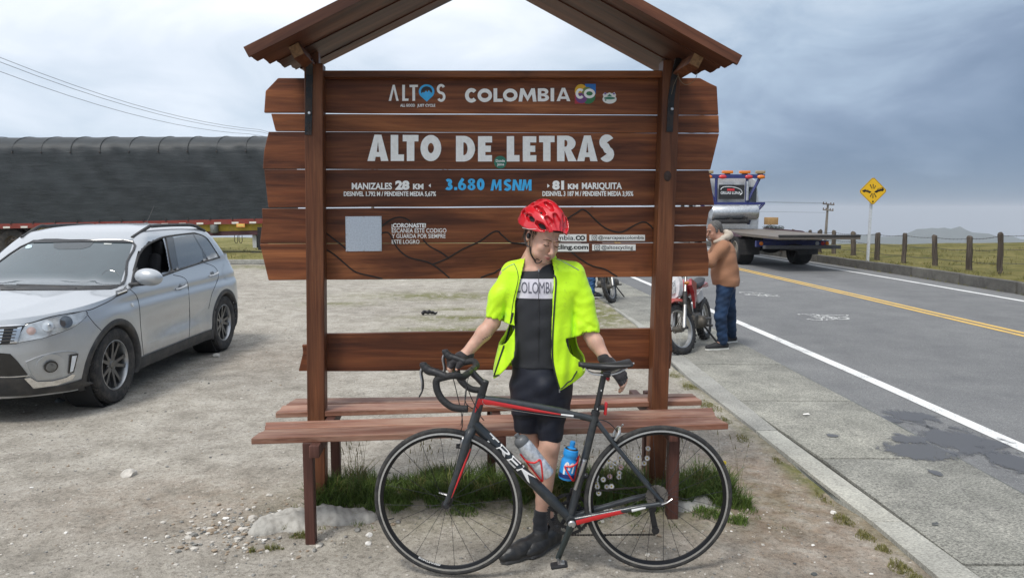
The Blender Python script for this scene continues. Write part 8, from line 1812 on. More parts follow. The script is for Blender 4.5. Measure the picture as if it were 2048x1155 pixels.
 for x in (-.45, .45): mb = MB(); mb.add([(x-.05, -1.5, zb_-.12), (x+.05, -1.5, zb_-.12), (x+.05, -2.6, zb_-.12), (x-.05, -2.6, zb_-.12), (x-.05, -1.5, zb_-.34), (x+.05, -1.5, zb_-.34), (x+.05, -1.9, zb_-.34), (x-.05, -1.9, zb_-.34)], [(0, 1, 2, 3), (7, 6, 5, 4), (0, 4, 5, 1), (1, 5, 6, 2), (2, 6, 7, 3), (3, 7, 4, 0)]); mb.build('bed_bracket', blue, root, smooth=False)
 for x in (-.42, .42): bx('chassis_rail', x-.05, x+.05, -2.2, 4.8, .62, .88, dk)
 bx('rear_bumper', -1.1, 1.1, -2.5, -2.4, .62, .80, blue); bx('stinger_arm', -1.0, 1.25, -2.95, -2.75, .58, .68, simple('stinger_grey', (.12, .12, .13), .5, .5)); bx('stinger_post', -.10, .10, -2.9, -2.2, .52, .70, dk)
 for x, m_ in ((-.95, amb), (.75, wht), (.92, redl), (1.05, amb)): mb = MB(); mb.lathe([(0, .01), (.05, .008), (.06, 0), (.06, -.01)], 14, Matrix.Translation((x, -2.51, .72)) @ Matrix.Rotation(R(90), 4, 'X')); mb.build('tail_lamp', m_, root)
 bx('side_tank', -1.1, -.6, .1, .9, .45, .85, dk, .05); mb = MB(); mb.ell((0, -.9, .52), (.35, .25, .18), 16, 9); mb.build('rear_axle_casing', dk, root); mb = MB(); mb.tube([(-.9, -.9, .48), (.9, -.9, .48)], .07, 10); mb.build('rear_axle', dk, root)
 Mx = Matrix.Rotation(R(90), 4, 'Y')
 for (x, y) in ((-.93, -.9), (.93, -.9), (-.98, 3.9), (.98, 3.9)):
  w = empty('wheel', (x, y, .47), 0); w.parent = root; wd = .26 if y < 0 else .14; mb = MB(); mb.lathe([(.25, -wd+.03), (.40, -wd), (.45, -wd+.02), (.47, -wd+.05), (.47, wd-.05), (.45, wd-.02), (.40, wd), (.25, wd-.03)], 34, Mx, closed=True); mb.build('tyre', rub, w, angle=30)
  s = 1 if x > 0 else -1; mb = MB(); mb.lathe([(0, s*(wd-.10)), (.10, s*(wd-.06)), (.13, s*(wd-.12)), (.22, s*(wd-.10)), (.25, s*(wd-.01)), (.26, s*(wd-.02)), (.26, 0), (0, 0)], 24, Mx); mb.build('rim', simple('rim_dusty', (.25, .23, .20), .6, .2), w, angle=30)
 for s in (-1, 1): bx('mud_flap', s*.93-.33, s*.93+.33, -1.52, -1.49, .33, .80, dk); mb = MB(); mb.tube([(s*.93, -.9+.60*math.cos(R(q)), .47+.56*math.sin(R(q))) for q in range(0, 181, 15)], .30, 4, flat=.05, upv=(0, 0, 1)); 
build_tow()
# ================================================================== motorcycles
MS = .87
def build_moto(rear, front, label, colour, dirt=True, bars=True):
 """local x forward, y left, z up; origin at the rear contact"""
 d = (front-rear); wb = d.length; ang = math.atan2(d.y, d.x); root = empty('motorcycle', (rear.x, rear.y, 0), ang, label, 'motorcycle', 'motorcycles parked on the pavement'); root.scale = (MS, MS, MS); wb = wb/MS
 red = simple('moto_plastic', colour, .3, coat=.4, dirt=((.25, .2, .16), .35, 9)); wh = simple('moto_white', (.72, .72, .74), .35, coat=.3); fen = simple('fender_faded', (.48, .10, .085), .5, dirt=((.4, .25, .2), .5, 12)) if dirt else red
 blk = simple('moto_black', (.02, .02, .021), .6, dirt=((.14, .12, .10), .5, 14)); eng = simple('engine_alloy', (.12, .11, .095), .55, .5, bump=.4, bscale=40, dirt=((.2, .17, .13), .6, 12)); frk = simple('fork_silver', (.45, .44, .42), .35, .8); seat = simple('seat_vinyl', (.03, .03, .034), .6)
 lean = Matrix.Rotation(R(7), 4, 'X'); Rf, Rr = .345, .315; S_ = lambda o: o
 def put(mb, name, mat, par=root, **k): mb.xform(lean); return mb.build(name, mat, par, **k)
 st = R(-22); A = Vector((wb, 0, Rf)); Hd = Vector((wb-.30, 0, .98)); ax = (Hd-A).normalized()
 Fz = Matrix.Translation(Hd) @ Matrix.Rotation(st, 4, ax) @ Matrix.Translation(-Hd)
 def wheel(c, r, tw, M=Matrix.Identity(4)):
  o = None; RX_ = Matrix.Translation(c) @ Matrix.Rotation(R(90), 4, 'X'); mb = MB(); mb.lathe([(r-.085, -tw*.8), (r-.05, -tw), (r-.02, -tw*.95), (r, -tw*.5), (r+.003, 0), (r, tw*.5), (r-.02, tw*.95), (r-.05, tw), (r-.085, tw*.8)], 40, M @ RX_, closed=True); w = put(mb, 'wheel', blk, angle=40)
  kb = MB()
  for k in range(44):
   a = 2*math.pi*k/44
   for yy in (-.6, 0, .6) if k % 2 else (-.3, .3): q = MB().box((r+.004, 0, yy*tw), (.016, .026, tw*.42)); q.xform(M @ RX_ @ Matrix.Rotation(a, 4, 'Z')); kb.add(q.v, q.f)
  kb.xform(lean); t = kb.build('tread_knob', blk, w, smooth=False); t['kind'] = 'stuff'
  mb = MB(); mb.lathe([(r-.10, -.03), (r-.085, -.034), (r-.085, .034), (r-.10, .03)], 40, M @ RX_, closed=True); put(mb, 'rim', frk, w)
  mb = MB(); mb.lathe([(0, -.07), (.045, -.07), (.05, -.03), (.04, .03), (.05, .07), (0, .07)], 18, M @ RX_); put(mb, 'hub', eng, w)
  for k in range(16): a = 2*math.pi*k/16; mb = MB(); sy = .04 if k % 2 else -.04; mb.tube([(.045*math.cos(a), .045*math.sin(a), sy), ((r-.095)*math.cos(a+.35*(1 if k % 4 < 2 else -1)), (r-.095)*math.sin(a+.35*(1 if k % 4 < 2 else -1)), 0)], .0022, 4); mb.xform(M @ RX_); put(mb, 'spoke', frk, w)
  return w
 wheel(A, Rf, .042, Fz); wheel(Vector((0, 0, Rr)), Rr, .055)
 for s in (-1, 1):
  mb = MB(); o = Vector((0, s*.095, 0)); mb.tube([Fz @ (A+o), Fz @ (A+o+ax*.33), Fz @ (A+o+ax*.34), Fz @ (A+o+ax*.76)], [.028, .028, .021, .021], 12); fk = put(mb, 'fork_leg', frk); mb = MB(); mb.tube([Fz @ (A+o+ax*.34), Fz @ (A+o+ax*.52)], .033, 12); put(mb, 'fork_gaiter', blk, fk)
  mb = MB(); mb.tube([Fz @ (A+o*1.0+Vector((.0, s*.02, 0))), Fz @ (A+o+Vector((0, s*.06, 0)))], .018, 8); put(mb, 'axle_end', blk, fk)
 V = []; N_ = 14
 for i in range(N_+1):
  t = i/N_; x = wb-.22+.50*t; z = .77+.03*math.sin(math.pi*t)-.10*max(0, t-.55)**1.2*2-.05*(1-t); hw = .055+.035*math.sin(math.pi*min(1, t*1.15))*(1 if t < .85 else (1-t)/.15)
  for y, dz in ((-hw, -.045), (-hw*.85, -.005), (0, .008), (hw*.85, -.005), (hw, -.045)): V.append(Fz @ Vector((x, y, z+dz)))
 mb = MB(); mb.add(V+[v-Vector((0, 0, .006)) for v in V], [(i*5+k, i*5+k+1, i*5+k+6, i*5+k+5) for i in range(N_) for k in range(4)]+[(75+i*5+k+5, 75+i*5+k+6, 75+i*5+k+1, 75+i*5+k) for i in range(N_) for k in range(4)]); put(mb, 'front_fender', fen, angle=60)
 cow = [(-.12, 1.08), (-.13, .97), (-.105, .86), (-.06, .78), (0, .76), (.06, .78), (.105, .86), (.13, .97), (.12, 1.08), (.07, 1.15), (-.07, 1.15)]; mb = MB(); n = len(cow)
 V = [Fz @ Vector((wb-.08+.05*(1.1-z)-.03*abs(y)/.13, y, z)) for y, z in cow]+[Fz @ Vector((wb-.20, y*.9, z)) for y, z in cow]; mb.add(V, [tuple(range(n)), tuple(range(2*n-1, n-1, -1))]+[(i, (i+1) % n, (i+1) % n+n, i+n) for i in range(n)]); put(mb, 'headlight_cowl', wh, angle=30)
 hl_ = [(-.075, 1.00), (-.068, .90), (-.04, .83), (.04, .83), (.068, .90), (.075, 1.00), (.03, .975), (-.03, .975)]; mb = MB(); n = len(hl_); V = [Fz @ Vector((wb-.058+.05*(1.1-z)-.02*abs(y)/.1, y, z)) for y, z in hl_]+[Fz @ Vector((wb-.12, y, z)) for y, z in hl_]; mb.add(V, [tuple(range(n)), tuple(range(2*n-1, n-1, -1))]+[(i, (i+1) % n, (i+1) % n+n, i+n) for i in range(n)]); put(mb, 'headlight', simple('moto_lens', (.5, .52, .54), .1, .3, coat=1, scale=40, vary=.4), smooth=False)
 sd = SDF((-.45, -.3, .2), (wb+.1, .3, 1.2), .012)
 sd.ell((wb-.52, 0, .86), (.24, .125, .13), 0); tk = sd.build('fuel_tank', red, root, False, lean, 1)
 for s in (-1, 1):
  q = [(wb-.32, .80), (wb-.22, .92), (wb-.34, 1.0), (wb-.60, .92), (wb-.52, .70), (wb-.40, .58)]; mb = MB(); V = [(x, s*(.15+.03*(1 if i in (1, 0) else 0)), z) for i, (x, z) in enumerate(q)]+[(x, s*.125, z) for x, z in q]; mb.add(V, [tuple(range(6)), tuple(range(11, 5, -1))]+[(i, (i+1) % 6, (i+1) % 6+6, i+6) for i in range(6)]); put(mb, 'tank_shroud', red, smooth=False)
  q = [(wb-.95, .80), (wb-.65, .74), (wb-.70, .62), (wb-1.0, .66)]; mb = MB(); V = [(x, s*.13, z) for x, z in q]+[(x, s*.11, z) for x, z in q]; mb.add(V, [tuple(range(4)), tuple(range(7, 3, -1))]+[(i, (i+1) % 4, (i+1) % 4+4, i+4) for i in range(4)]); put(mb, 'side_panel', wh, smooth=False)
 mb = MB(); mb.tube(smooth_path([(wb-.60, 0, .90), (wb-.85, 0, .86), (wb-1.15, 0, .87), (wb-1.42, 0, .92)], 5), [.09, .10, .11, .115, .12, .12, .12, .12, .12, .12, .115, .11, .10, .09, .08, .05], 12, flat=.5); put(mb, 'seat', seat)
 mb = MB(); mb.tube(smooth_path([(wb-1.1, 0, .82), (wb-1.45, 0, .84), (wb-1.68, 0, .78)], 5), [.10]*6+[.09, .08, .07, .06, .04], 10, flat=.35); put(mb, 'rear_fender', red)
 sd = SDF((.2, -.25, .18), (1.2, .25, .85), .012); sd.box((wb-.62, 0, .38), (.19, .13, .10), .0, rd=.04); sd.cone((wb-.50, 0, .46), (wb-.44, 0, .68), .085, .08, .03); sd.cone((wb-.62, -.16, .36), (wb-.62, .16, .36), .09, .09, .03); sd.fold(lambda X, Y, Z: .006*np.sin(Z*190)*((Z > .5))); en = sd.build('engine', eng, root, False, lean, 1)
 for pts, r in (([(wb-.30, 0, .98), (wb-.36, 0, .72), (wb-.40, 0, .40), (wb-.55, 0, .27), (wb-.85, 0, .28)], .022), ([(wb-.30, 0, .96), (wb-.75, 0, .80), (wb-1.4, 0, .86)], .02), ([(wb-.95, 0, .78), (wb-.88, 0, .30)], .022)): mb = MB(); mb.tube(smooth_path(pts, 4), r, 8); put(mb, 'frame_tube', blk)
 for s in (-1, 1): mb = MB(); mb.tube([(wb-.88, s*.09, .36), (0, s*.11, Rr)], .022, 8); put(mb, 'swing_arm', eng)
 mb = MB(); mb.tube(smooth_path([(wb-.38, -.06, .62), (wb-.30, -.10, .50), (wb-.42, -.14, .32), (wb-.9, -.16, .34), (.15, -.18, .55), (-.1, -.18, .62)], 4), [.018]*12+[.035]*9, 10); put(mb, 'exhaust', blk)
 for s in (-1, 1): mb = MB(); mb.tube([(wb-.68, s*.10, .30), (wb-.68, s*.30, .29)], .015, 8); put(mb, 'foot_peg', blk)
 mb = MB(); mb.tube([(wb-.75, .12, .30), (wb-.80, .33, .035)], .014, 8); mb.xform(Matrix.Identity(4)); mb.build('side_stand', blk, root)
 mb = MB(); P_ = [Fz @ Vector(v) for v in [(wb-.38, .40, 1.06), (wb-.34, .25, 1.08), (wb-.30, .10, 1.04), (wb-.30, -.10, 1.04), (wb-.34, -.25, 1.08), (wb-.38, -.40, 1.06)]]; mb.tube(smooth_path(P_, 4), .012, 8); hb = put(mb, 'handlebar', blk)
 for s in (-1, 1):
  mb = MB(); a, b_ = [Fz @ Vector((wb-.38+.02*q, s*(.40-.06*q*2), 1.06)) for q in (0, 1)]; mb.tube([Fz @ Vector((wb-.385, s*.42, 1.055)), Fz @ Vector((wb-.35, s*.30, 1.075))], .018, 10); put(mb, 'grip', blk, hb)
  mb = MB(); mb.tube([Fz @ Vector((wb-.33, s*.27, 1.075)), Fz @ Vector((wb-.28, s*.32, 1.07)), Fz @ Vector((wb-.31, s*.43, 1.06))], .007, 6); put(mb, 'lever', blk, hb)
  if bars: mb = MB(); mb.tube(smooth_path([Fz @ Vector((wb-.34, s*.25, 1.08)), Fz @ Vector((wb-.34, s*.27, 1.18)), Fz @ Vector((wb-.37, s*.36, 1.24))], 4), .006, 6); put(mb, 'mirror_stalk', blk, hb); mb = MB(); mb.ell(Fz @ Vector((wb-.36, s*.40, 1.245)), (.018, .075, .048), 14, 8); put(mb, 'mirror', blk, hb)
  mb = MB(); mb.ell(Fz @ Vector((wb-.16, s*.20, .93)), (.025, .04, .025), 10, 6); put(mb, 'indicator', simple('moto_amber', (.4, .14, .03), .3), hb)
 mb = MB(); mb.tube(smooth_path([Fz @ Vector(v) for v in [(wb-.30, -.2, 1.06), (wb-.02, -.24, .95), (wb+.02, -.15, .55), (wb, -.10, .40)]], 5), .007, 6); put(mb, 'brake_hose', blk)
 return root
g0, g1 = G(1397, 686), G(1362, 708); dv = (g1-g0).normalized(); build_moto(g1-dv*1.36*MS, g1, 'dusty red and white trail motorcycle on its side stand beside the grey haired man', (.42, .015, .025))
g1 = G(1221, 605); dv = Vector((-.10, -1, 0)).normalized(); build_moto(g1-dv*1.36*MS, g1, 'dark motorcycle behind the signboard, its front wheel showing under the board', (.03, .03, .035), False, False)
# ================================================================== stones, grass, flowers, litter
def stone_mesh(r, seed, flat=.6, n=2):
 r_ = random.Random(seed); bm = bmesh.new(); bmesh.ops.create_icosphere(bm, subdivisions=n, radius=1); ax = [r_.uniform(.75, 1.2), r_.uniform(.7, 1.05), flat*r_.uniform(.8, 1.1)]; pl = [(Vector((r_.gauss(0, 1), r_.gauss(0, 1), r_.gauss(0, 1))).normalized(), r_.uniform(.6, .9)) for _ in range(7)]
 for v in bm.verts:
  p = v.co.copy()
  for nn, d in pl:
   k = p.dot(nn)-d
   if k > 0: p -= nn*k
  v.co = Vector((p.x*ax[0], p.y*ax[1], p.z*ax[2]))*r*(1+.06*math.sin(p.x*9+seed))
 return bm
ST = [simple('stone_grey', (.22, .215, .20), .9, vary=.3, scale=40, bump=.5), simple('stone_pale', (.52, .49, .44), .9, vary=.2, scale=40, bump=.5), simple('stone_white', (.72, .70, .66), .8, vary=.15, scale=40, bump=.5), simple('stone_brown', (.28, .22, .16), .9, vary=.3, scale=40, bump=.5), simple('stone_dark', (.08, .085, .085), .85, vary=.3, scale=40, bump=.5)]
big = [(715, 1057, .022, 0, 'grey rounded stone right of the left bench leg'), (738, 1065, .024, 2, 'white stone lying left of the front wheel'), (736, 1079, .019, 2, 'small white stone nearest the front tyre'), (724, 1044, .013, 0, None), (630, 1094, .018, 0, 'grey stone at the foot of the left bench leg'), (640, 1084, .022, 0, 'flat grey stone touching the left bench leg'), (653, 1072, .012, 1, None),
 (752, 1037, .022, 0, None), (787, 1046, .016, 3, None), (797, 1042, .018, 0, None), (505, 1034, .032, 1, 'flat pale stone left of the grey rock patch'), (495, 1014, .014, 1, None), (538, 986, .018, 1, None), (433, 711, .055, 1, 'pale stone by the rear wheel of the silver car'), (258, 947, .05, 1, 'broad pale stone sunk in the gravel below the car'), (1667, 1020, .020, 2, 'bright white pebble beside the kerb at right'), (1628, 1143, .016, 4, 'dark pebble at the lower edge right of the bicycle'),
 (1203, 1047, .016, 1, None), (120, 799, .045, 4, 'dark stone in the shade under the silver car'), (690, 1106, .011, 0, None), (1495, 1015, .010, 1, None), (1405, 1088, .010, 1, None), (560, 1018, .012, 2, None), (1375, 1100, .009, 0, None)]
for i, (px, py, r, m_, lab) in enumerate(big):
 g = G(px, py); bm = stone_mesh(r, i+3, .62, 3); me = bpy.data.meshes.new('stone'); bm.to_mesh(me); bm.free(); me.materials.append(ST[m_]); finish(me, True, 30); o = link_mesh('stone', me); o.location = (g.x, g.y, float(ground_h(g.x, g.y))+r*.18); o.rotation_euler = (0, 0, i*1.3)
 tag(o, lab or f'{("grey", "pale", "white", "brown", "dark")[m_]} loose pebble {"left of the front wheel" if px < 800 else "behind the rear wheel" if px < 1450 else "right of the rear wheel"} on the gravel', 'stone', 'loose stones on the gravel')
def scatter_stones():
 base = []
 for k in range(10):
  bm = stone_mesh(1, 40+k, random.uniform(.4, .7), 1); base.append((np.array([v.co[:] for v in bm.verts]), np.array([[v.index for v in f.verts] for f in bm.faces]))); bm.free()
 for mi, (mt, cnt) in enumerate(((ST[0], 3000), (ST[1], 2600), (ST[3], 1500), (ST[2], 260), (ST[4], 500))):
  V = []; F_ = []; nv = 0
  for i in range(cnt):
   y = 2.7+rng.random()**1.8*12; x = rng.uniform(-.78*y-.3, kerbL(y)-.02)
   den = .35+.65*(tri_noise(x, y, 1.9, 5)+.5); 
   if rng.random() > den: continue
   if abs(x+.9) < .9 and abs(y-3.9) < .35: pass
   s = rng.gamma(2.0, .0020)+.0022+(.004 if rng.random() < .05 else 0)
   b, f = base[int(rng.integers(10))]; a = rng.uniform(0, 6.28); c_, s_ = math.cos(a), math.sin(a); q = b*s; q = np.stack([q[:, 0]*c_-q[:, 1]*s_, q[:, 0]*s_+q[:, 1]*c_, q[:, 2]], 1)+np.array([x, y, float(ground_h(x, y))+s*.12]); V.append(q); F_.append(f+nv); nv += len(b)
  for i in range(140 if mi < 3 else 20):   # rubble gathered beside the left post
   x, y = rng.normal(-1.45, .22), rng.normal(3.85, .16); s = rng.gamma(2.2, .0035)+.003; b, f = base[int(rng.integers(10))]; V.append(b*s+np.array([x, y, float(ground_h(x, y))+s*.2])); F_.append(f+nv); nv += len(b)
  V = np.concatenate(V); F_ = np.concatenate(F_); me = bpy.data.meshes.new('pebbles'); me.from_pydata(V.tolist(), [], F_.tolist()); me.materials.append(mt); me.update(); o = link_mesh('pebbles', me); tag(o, 'loose pebbles and grit strewn over the gravel', None, None, 'stuff')
scatter_stones()
def lump(name, pts, mat, label, cat='rock'):
 xs = [p[0] for p in pts]; ys = [p[1] for p in pts]; sd = SDF((min(xs)-.3, min(ys)-.3, -.06), (max(xs)+.3, max(ys)+.3, .16), .010)
 for x, y, z, a, b, c in pts: sd.ell((x, y, z), (a, b, c), .05)
 sd.fold(lambda X, Y, Z: .006*np.sin(X*31+Y*17)+.005*np.sin(Y*43-X*21+1)+.004*np.sin(X*83+Z*60)*np.sin(Y*71)+.003*np.sin(X*140+Y*60)); o = sd.build(name, mat, None, relax=1); return tag(o, label, cat)
ROCKM = simple('footing_rock', (.40, .385, .35), .95, vary=.25, scale=9, bump=.9, bscale=30, dirt=((.15, .14, .12), .6, 16))
p = G(600, 1030); q = G(700, 1015); lump('rock', [(-1.22, 3.92, -.02, .17, .13, .065), (-1.06, 3.98, -.02, .15, .11, .075), (-.88, 3.97, -.03, .16, .10, .065), (-1.34, 3.84, -.025, .09, .08, .055)], ROCKM, 'rough pale grey rock bedding the foot of the left signboard post')
lump('rock', [(.98, 4.12, -.02, .13, .10, .06), (1.12, 4.15, -.02, .10, .08, .055)], ROCKM, 'pale rock at the foot of the right signboard post')
# --- grass blades
def blade_mat(name, lo, hi, tip):
 m, nt, b = new_mat(name); at = nt.nodes.new('ShaderNodeAttribute'); at.attribute_name = 'tone'; at2 = nt.nodes.new('ShaderNodeAttribute'); at2.attribute_name = 'dry'
 c = ramp(nt, at.outputs['Fac'], [(0, lo), (1, hi)]); c = mix(nt, at2.outputs['Fac'], c, tip); nt.links.new(c, b.inputs['Base Color']); b.inputs['Roughness'].default_value = .7; b.inputs['Specular IOR Level'].default_value = .25; b.inputs['Sheen Weight'].default_value = 0; return m
def blades(name, pts, mat, label, hfn=ground_h):
 """pts rows: x, y, height, lean, width, dryness"""
 n = len(pts); V = np.zeros((n, 7, 3)); tone = np.zeros((n, 7)); dry = np.zeros((n, 7))
 for i, (x, y, h, ln, w, dr) in enumerate(pts):
  a = rng.uniform(0, 6.28); b = rng.uniform(0, 6.28); dx, dy = math.cos(a), math.sin(a); lx, ly = math.cos(b)*ln*h, math.sin(b)*ln*h; z = float(hfn(x, y))-.005; t = rng.random()
  for k, (f, wf_, lf_) in enumerate(((0, 1, 0), (.45, .9, .22), (.8, .55, .62))):
   V[i, 2*k] = (x-dx*w*wf_+lx*lf_, y-dy*w*wf_+ly*lf_, z+h*f*(1-.12*ln*f)); V[i, 2*k+1] = (x+dx*w*wf_+lx*lf_, y+dy*w*wf_+ly*lf_, z+h*f*(1-.12*ln*f))
  V[i, 6] = (x+lx*1.1, y+ly*1.1, z+h*(1-.3*ln)); tone[i] = t; dry[i] = dr*(rng.random() < .5)+dr*.3
 F_ = []
 for i in range(n): q = i*7; F_ += [(q, q+1, q+3, q+2), (q+2, q+3, q+5, q+4), (q+4, q+5, q+6)]
 me = bpy.data.meshes.new(name); me.from_pydata(V.reshape(-1, 3).tolist(), [], F_); me.materials.append(mat)
 for nm, d in (('tone', tone), ('dry', np.clip(dry, 0, 1))): at = me.attributes.new(nm, 'FLOAT', 'POINT'); at.data.foreach_set('value', d.astype(np.float32).ravel())
 me.update(); o = link_mesh(name, me); return tag(o, label, None, None, 'stuff')
GR1 = blade_mat('grass_green', (.028, .062, .012), (.115, .19, .035), (.26, .22, .08)); GR2 = blade_mat('grass_yellow', (.08, .10, .025), (.20, .195, .055), (.28, .23, .10))
def clump(n, cx, cy, rx, ry, h0, h1, w=.0022, dry=.1, ln=.7):
 out = []
 for _ in range(n):
  a = rng.uniform(0, 6.28); r = math.sqrt(rng.random())*(1+.25*math.sin(3*a+cx*9)); x, y = cx+rx*r*math.cos(a), cy+ry*r*math.sin(a); out.append((x, y, rng.uniform(h0, h1)*(1.15-.5*r), rng.uniform(.1, ln), w*rng.uniform(.7, 1.3), dry))
 return out
pts = []
for k in range(260):
 x = rng.uniform(-1.15, 1.36); y = 4.24+rng.normal(0, .14); e = abs(y-4.27); front = y < 4.1; side = (x > .3)*.5+(x > .85)*.3
 if front and rng.random() > .6+side: continue
 if -.1 < x < .25 and y < 4.15 and rng.random() < .6: continue
 h = (.07 if front else .15)*rng.uniform(.5, 1.35)*(1+.35*tri_noise(x, y, 3, 2)+(.25 if x > 1 and not front else 0)); r = rng.uniform(.03, .09)
 pts += clump(int(rng.uniform(80, 210)), x, min(y, 4.55), r, r*.8, h*.4, h, .0022, .1 if rng.random() < .8 else .7, .95)
for k in range(60): x = rng.uniform(-1.3, 1.5); pts += clump(int(rng.uniform(4, 16)), x, rng.uniform(3.82, 4.2) if x > .2 or x < -.5 else rng.uniform(4.0, 4.2), .03, .02, .01, .045, .0018, .35)
blades('grass_clump', pts, GR1, 'dark green grass growing thickly under the wooden benches')
pts = []
for px, py, rx, ry, n in ((600, 1068, .05, .025, 220), (570, 1055, .04, .02, 150), (545, 1090, .05, .02, 120), (505, 1095, .02, .015, 60), (712, 1035, .04, .03, 160)): c = G(px, py); pts += clump(n, c.x, c.y, rx, ry, .015, .05, .0016, .1)
for px, py, rx, ry, n in ((1392, 765, .07, .14, 350), (1432, 805, .08, .2, 600), (1460, 832, .06, .12, 350), (1500, 868, .05, .10, 200), (1568, 910, .03, .08, 120), (1660, 985, .03, .12, 160), (1700, 1030, .05, .10, 420), (1745, 1062, .045, .07, 300), (1780, 1088, .035, .05, 200), (1815, 1125, .05, .09, 420), (1850, 1150, .05, .05, 260), (1362, 742, .05, .1, 120)): c = G(px-14, py+6); pts += clump(n, c.x, c.y, rx, ry, .012, .038, .0016, .35)
blades('verge_weeds', pts, GR2, 'low yellow green weeds creeping along the pavement kerb')
mb = MB()
for _ in range(70):
 px = random.choice((735, 742, 752, 758, 850, 870, 885, 900, 1150, 1165, 1215, 1240, 1330, 1400, 1425, 1300))+random.uniform(-9, 9); c = G(px, 930); x, y = c.x, 4.28+random.uniform(-.12, .12); h = random.uniform(.24, .40); lx = random.uniform(-.07, .07); P = [Vector((x+lx*t*t, y, h*t)) for t in (0, .35, .7, 1)]
 mb.tube(P, [.0011, .0010, .0009, .0006], 3, caps=False); mb.tube([P[-1].lerp(P[-2], .28), P[-1]], [.0032, .0012], 4)
tag(mb.build('seed_stalks', simple('dry_stalk', (.14, .12, .05), .8, vary=.4)), 'thin dry seed stalks rising above the grass under the bench', None, None, 'stuff')
pts = []
for _ in range(1500):
 y = 12+rng.random()*15; x = farK(y)+.2+rng.random()**1.6*12; 
 if tri_noise(x, y, 1.1, 8) < -.12: continue
 for _k in range(6): pts.append((x+rng.normal(0, .05), y+rng.normal(0, .05), rng.uniform(.04, .13), rng.uniform(.2, .9), .006, .5))
for _ in range(500):
 y = 24+rng.random()*6; x = rng.uniform(-14, .5)
 for _k in range(5): pts.append((x+rng.normal(0, .05), y+rng.normal(0, .05), rng.uniform(.04, .12), rng.uniform(.2, .9), .006, .5))
blades('pasture_tufts', pts, GR2, 'tufts of rough yellow pasture grass beyond the road', lambda x, y: crest(x, y) if x > 8 else .14)
pts = []
for i in range(60): y = 9+i*.25; x = farK(y)-.03+random.uniform(-.03, .05); pts += clump(10 if random.random() < .5 else 2, x, y, .05, .12, .02, .09, .004, .3)
blades('kerb_weeds', pts, GR2, 'weeds sprouting along the foot of the far kerb', lambda x, y: 0)
# --- daisies
PET = simple('petal_white', (.82, .80, .80), .6, vary=.04); YEL = simple('daisy_yellow', (.55, .42, .03), .7); STEM = simple('stem_green', (.05, .10, .02), .7); PNK = simple('petal_pink', (.62, .42, .46), .6)
def daisy_mesh(mat):
 mb = MB()
 for k in range(12):
  a = 2*math.pi*k/12; c, s = math.cos(a), math.sin(a); P = [(.0025, -.0012, .001), (.009, -.0024, .003), (.0135, 0, .0022), (.009, .0024, .003), (.0025, .0012, .001)]; mb.add([(x*c-y*s, x*s+y*c, z) for x, y, z in P], [(0, 1, 2, 3, 4)])
 return mb.mesh('petals', mat, smooth=False)
dm = (daisy_mesh(PET), daisy_mesh(PNK)); cmb = MB(); cmb.ell((0, 0, .002), (.0042, .0042, .003), 8, 5); dcm = cmb.mesh('flower_centre', YEL)
for i, (zx, zy) in enumerate(((298, 560), (330, 570), (310, 588), (355, 545), (360, 592), (303, 640), (352, 622), (350, 643), (270, 655), (240, 690), (235, 675), (288, 692), (312, 690), (247, 724), (232, 655), (265, 583), (448, 540), (493, 547), (478, 573), (497, 498), (236, 640), (285, 850), (312, 855))):
 low = zy > 800; c = D(1100+zx/2.5375, 700+zy/2.5375, 3.98 if low else 3.99+.02*(i % 4)); c.z = max(c.z, .03)
 r = empty('daisy', c, 0, ('left' if i == 21 else 'right')+' one of two white daisies low on the bare soil behind the rear wheel' if low else (('upper' if i == 4 else 'lower')+' pinkish daisy among the white ones in the grass' if i in (4, 5) else 'white daisy in the grass behind the rear bicycle wheel'), 'flower', 'daisies in the grass behind the bicycle'); r.rotation_euler = (R(66+random.uniform(-18, 14)), R(random.uniform(-18, 18)), 0); r.scale = (1.25, 1.25, 1.25)
 link_mesh('petals', dm[1 if i in (4, 5) else 0], r); link_mesh('flower_centre', dcm, r); f = Matrix(r.matrix_basis).inverted() if False else basis_chain(r).inverted(); mb = MB(); mb.tube([f @ Vector(c), f @ Vector((c.x+.01, c.y+.02, c.z*.5)), f @ Vector((c.x+.01, c.y+.04, 0))], .0012, 4); mb.build('stem', STEM, r)
c = D(1449, 925, 4.3); r = empty('yellow_flower', c, 0, 'single yellow flower in the grass right of the bench leg', 'flower'); mb = MB(); mb.ell((0, 0, 0), (.012, .008, .014), 8, 6); mb.build('petals', YEL, r); mb = MB(); mb.tube([(0, 0, 0), (0, 0, -c.z)], .0015, 4); mb.build('stem', STEM, r)
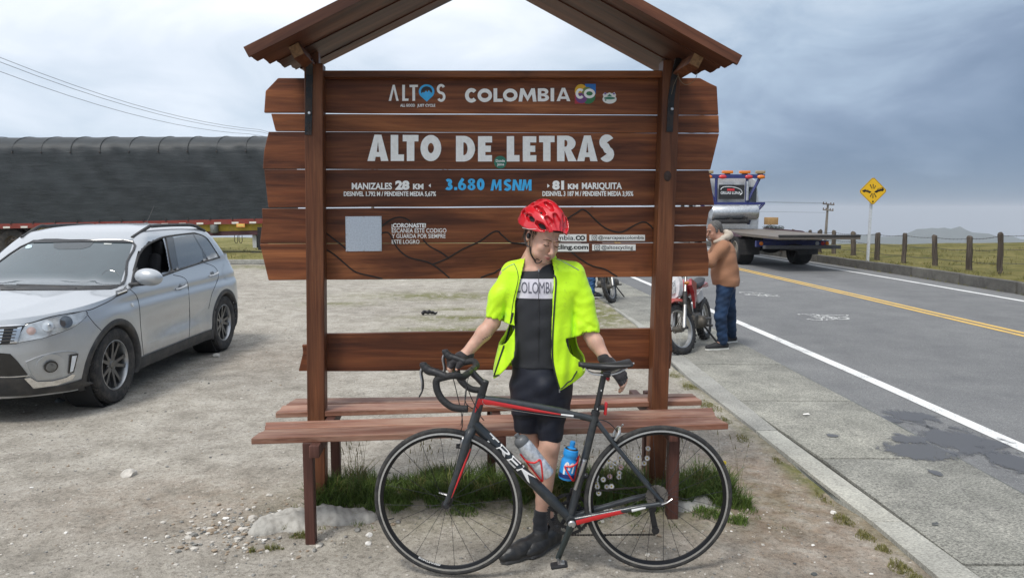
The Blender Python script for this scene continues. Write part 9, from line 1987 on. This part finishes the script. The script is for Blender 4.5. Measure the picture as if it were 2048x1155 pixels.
# --- litter on the lot
g = G(860, 628); sd = SDF((g.x-.2, g.y-.15, -.02), (g.x+.2, g.y+.15, .12), .006); sd.path([(g.x-.11, g.y, .03), (g.x-.03, g.y+.02, .035), (g.x+.05, g.y, .025), (g.x+.11, g.y+.01, .02)], [.035, .028, .026, .015], .02); sd.fold(folds([(.006, 60, 40, 80, 0), (.004, -90, 30, 50, 1)])); tag(sd.build('discarded_glove', simple('litter_black', (.012, .012, .013), .6, bump=.5), relax=1), 'crumpled black scrap lying alone on the gravel behind the bench', 'litter')
for px, py, s in ((1612, 832, .03), (1870, 1053, .02)): g = G(px, py); mb = MB(); mb.add([(g.x-s, g.y-s*.5, .019), (g.x+s, g.y-s*.3, .019), (g.x+s*.8, g.y+s*.6, .024), (g.x-s*.7, g.y+s*.5, .02)], [(0, 1, 2, 3)]); tag(mb.build('paper_scrap', ST[2] if px < 1800 else ST[4], smooth=False), 'torn white paper scrap lying on the asphalt' if px < 1800 else 'dark scrap lying on the pavement near the kerb', 'litter')
# --- two round bushes far behind the tow truck
def bush(px, py, d, r, label):
 c = D(px, py, d); base = Vector((c.x, c.y, c.z-r*1.9)); root = empty('bush', base, 0, label, 'bush', 'round bushes beyond the crest'); mb = MB(); mb.tube([base, c], [r*.16, r*.10], 7); mb.build('trunk', POLEM, root, True); V = []; F_ = []
 for i in range(1100):
  u = Vector((random.gauss(0, 1), random.gauss(0, 1), random.gauss(0, 1))).normalized(); rr = r*(.62+.42*random.random())*(1+.18*math.sin(u.x*5+px)*math.cos(u.z*4)); q = c+Vector((u.x*rr, u.y*rr, u.z*rr*.9)); a = Vector((random.gauss(0, 1), random.gauss(0, 1), random.gauss(0, 1))).normalized()*r*.09; b = a.cross(u).normalized()*r*.06; k = len(V); V += [q-a, q+b, q+a, q-b]; F_.append((k, k+1, k+2, k+3))
 mb = MB(); mb.add(V, F_); mb.build('crown', simple('bush_leaves', (.022, .034, .024), .8, vary=.5, scale=2), root, True, smooth=False, clean=False)['kind'] = 'stuff'
bush(1536, 460, 95, .75, 'small round dark bush left of the other behind the tow truck'); bush(1553, 464, 95, .95, 'larger round dark bush behind the tow truck bed')
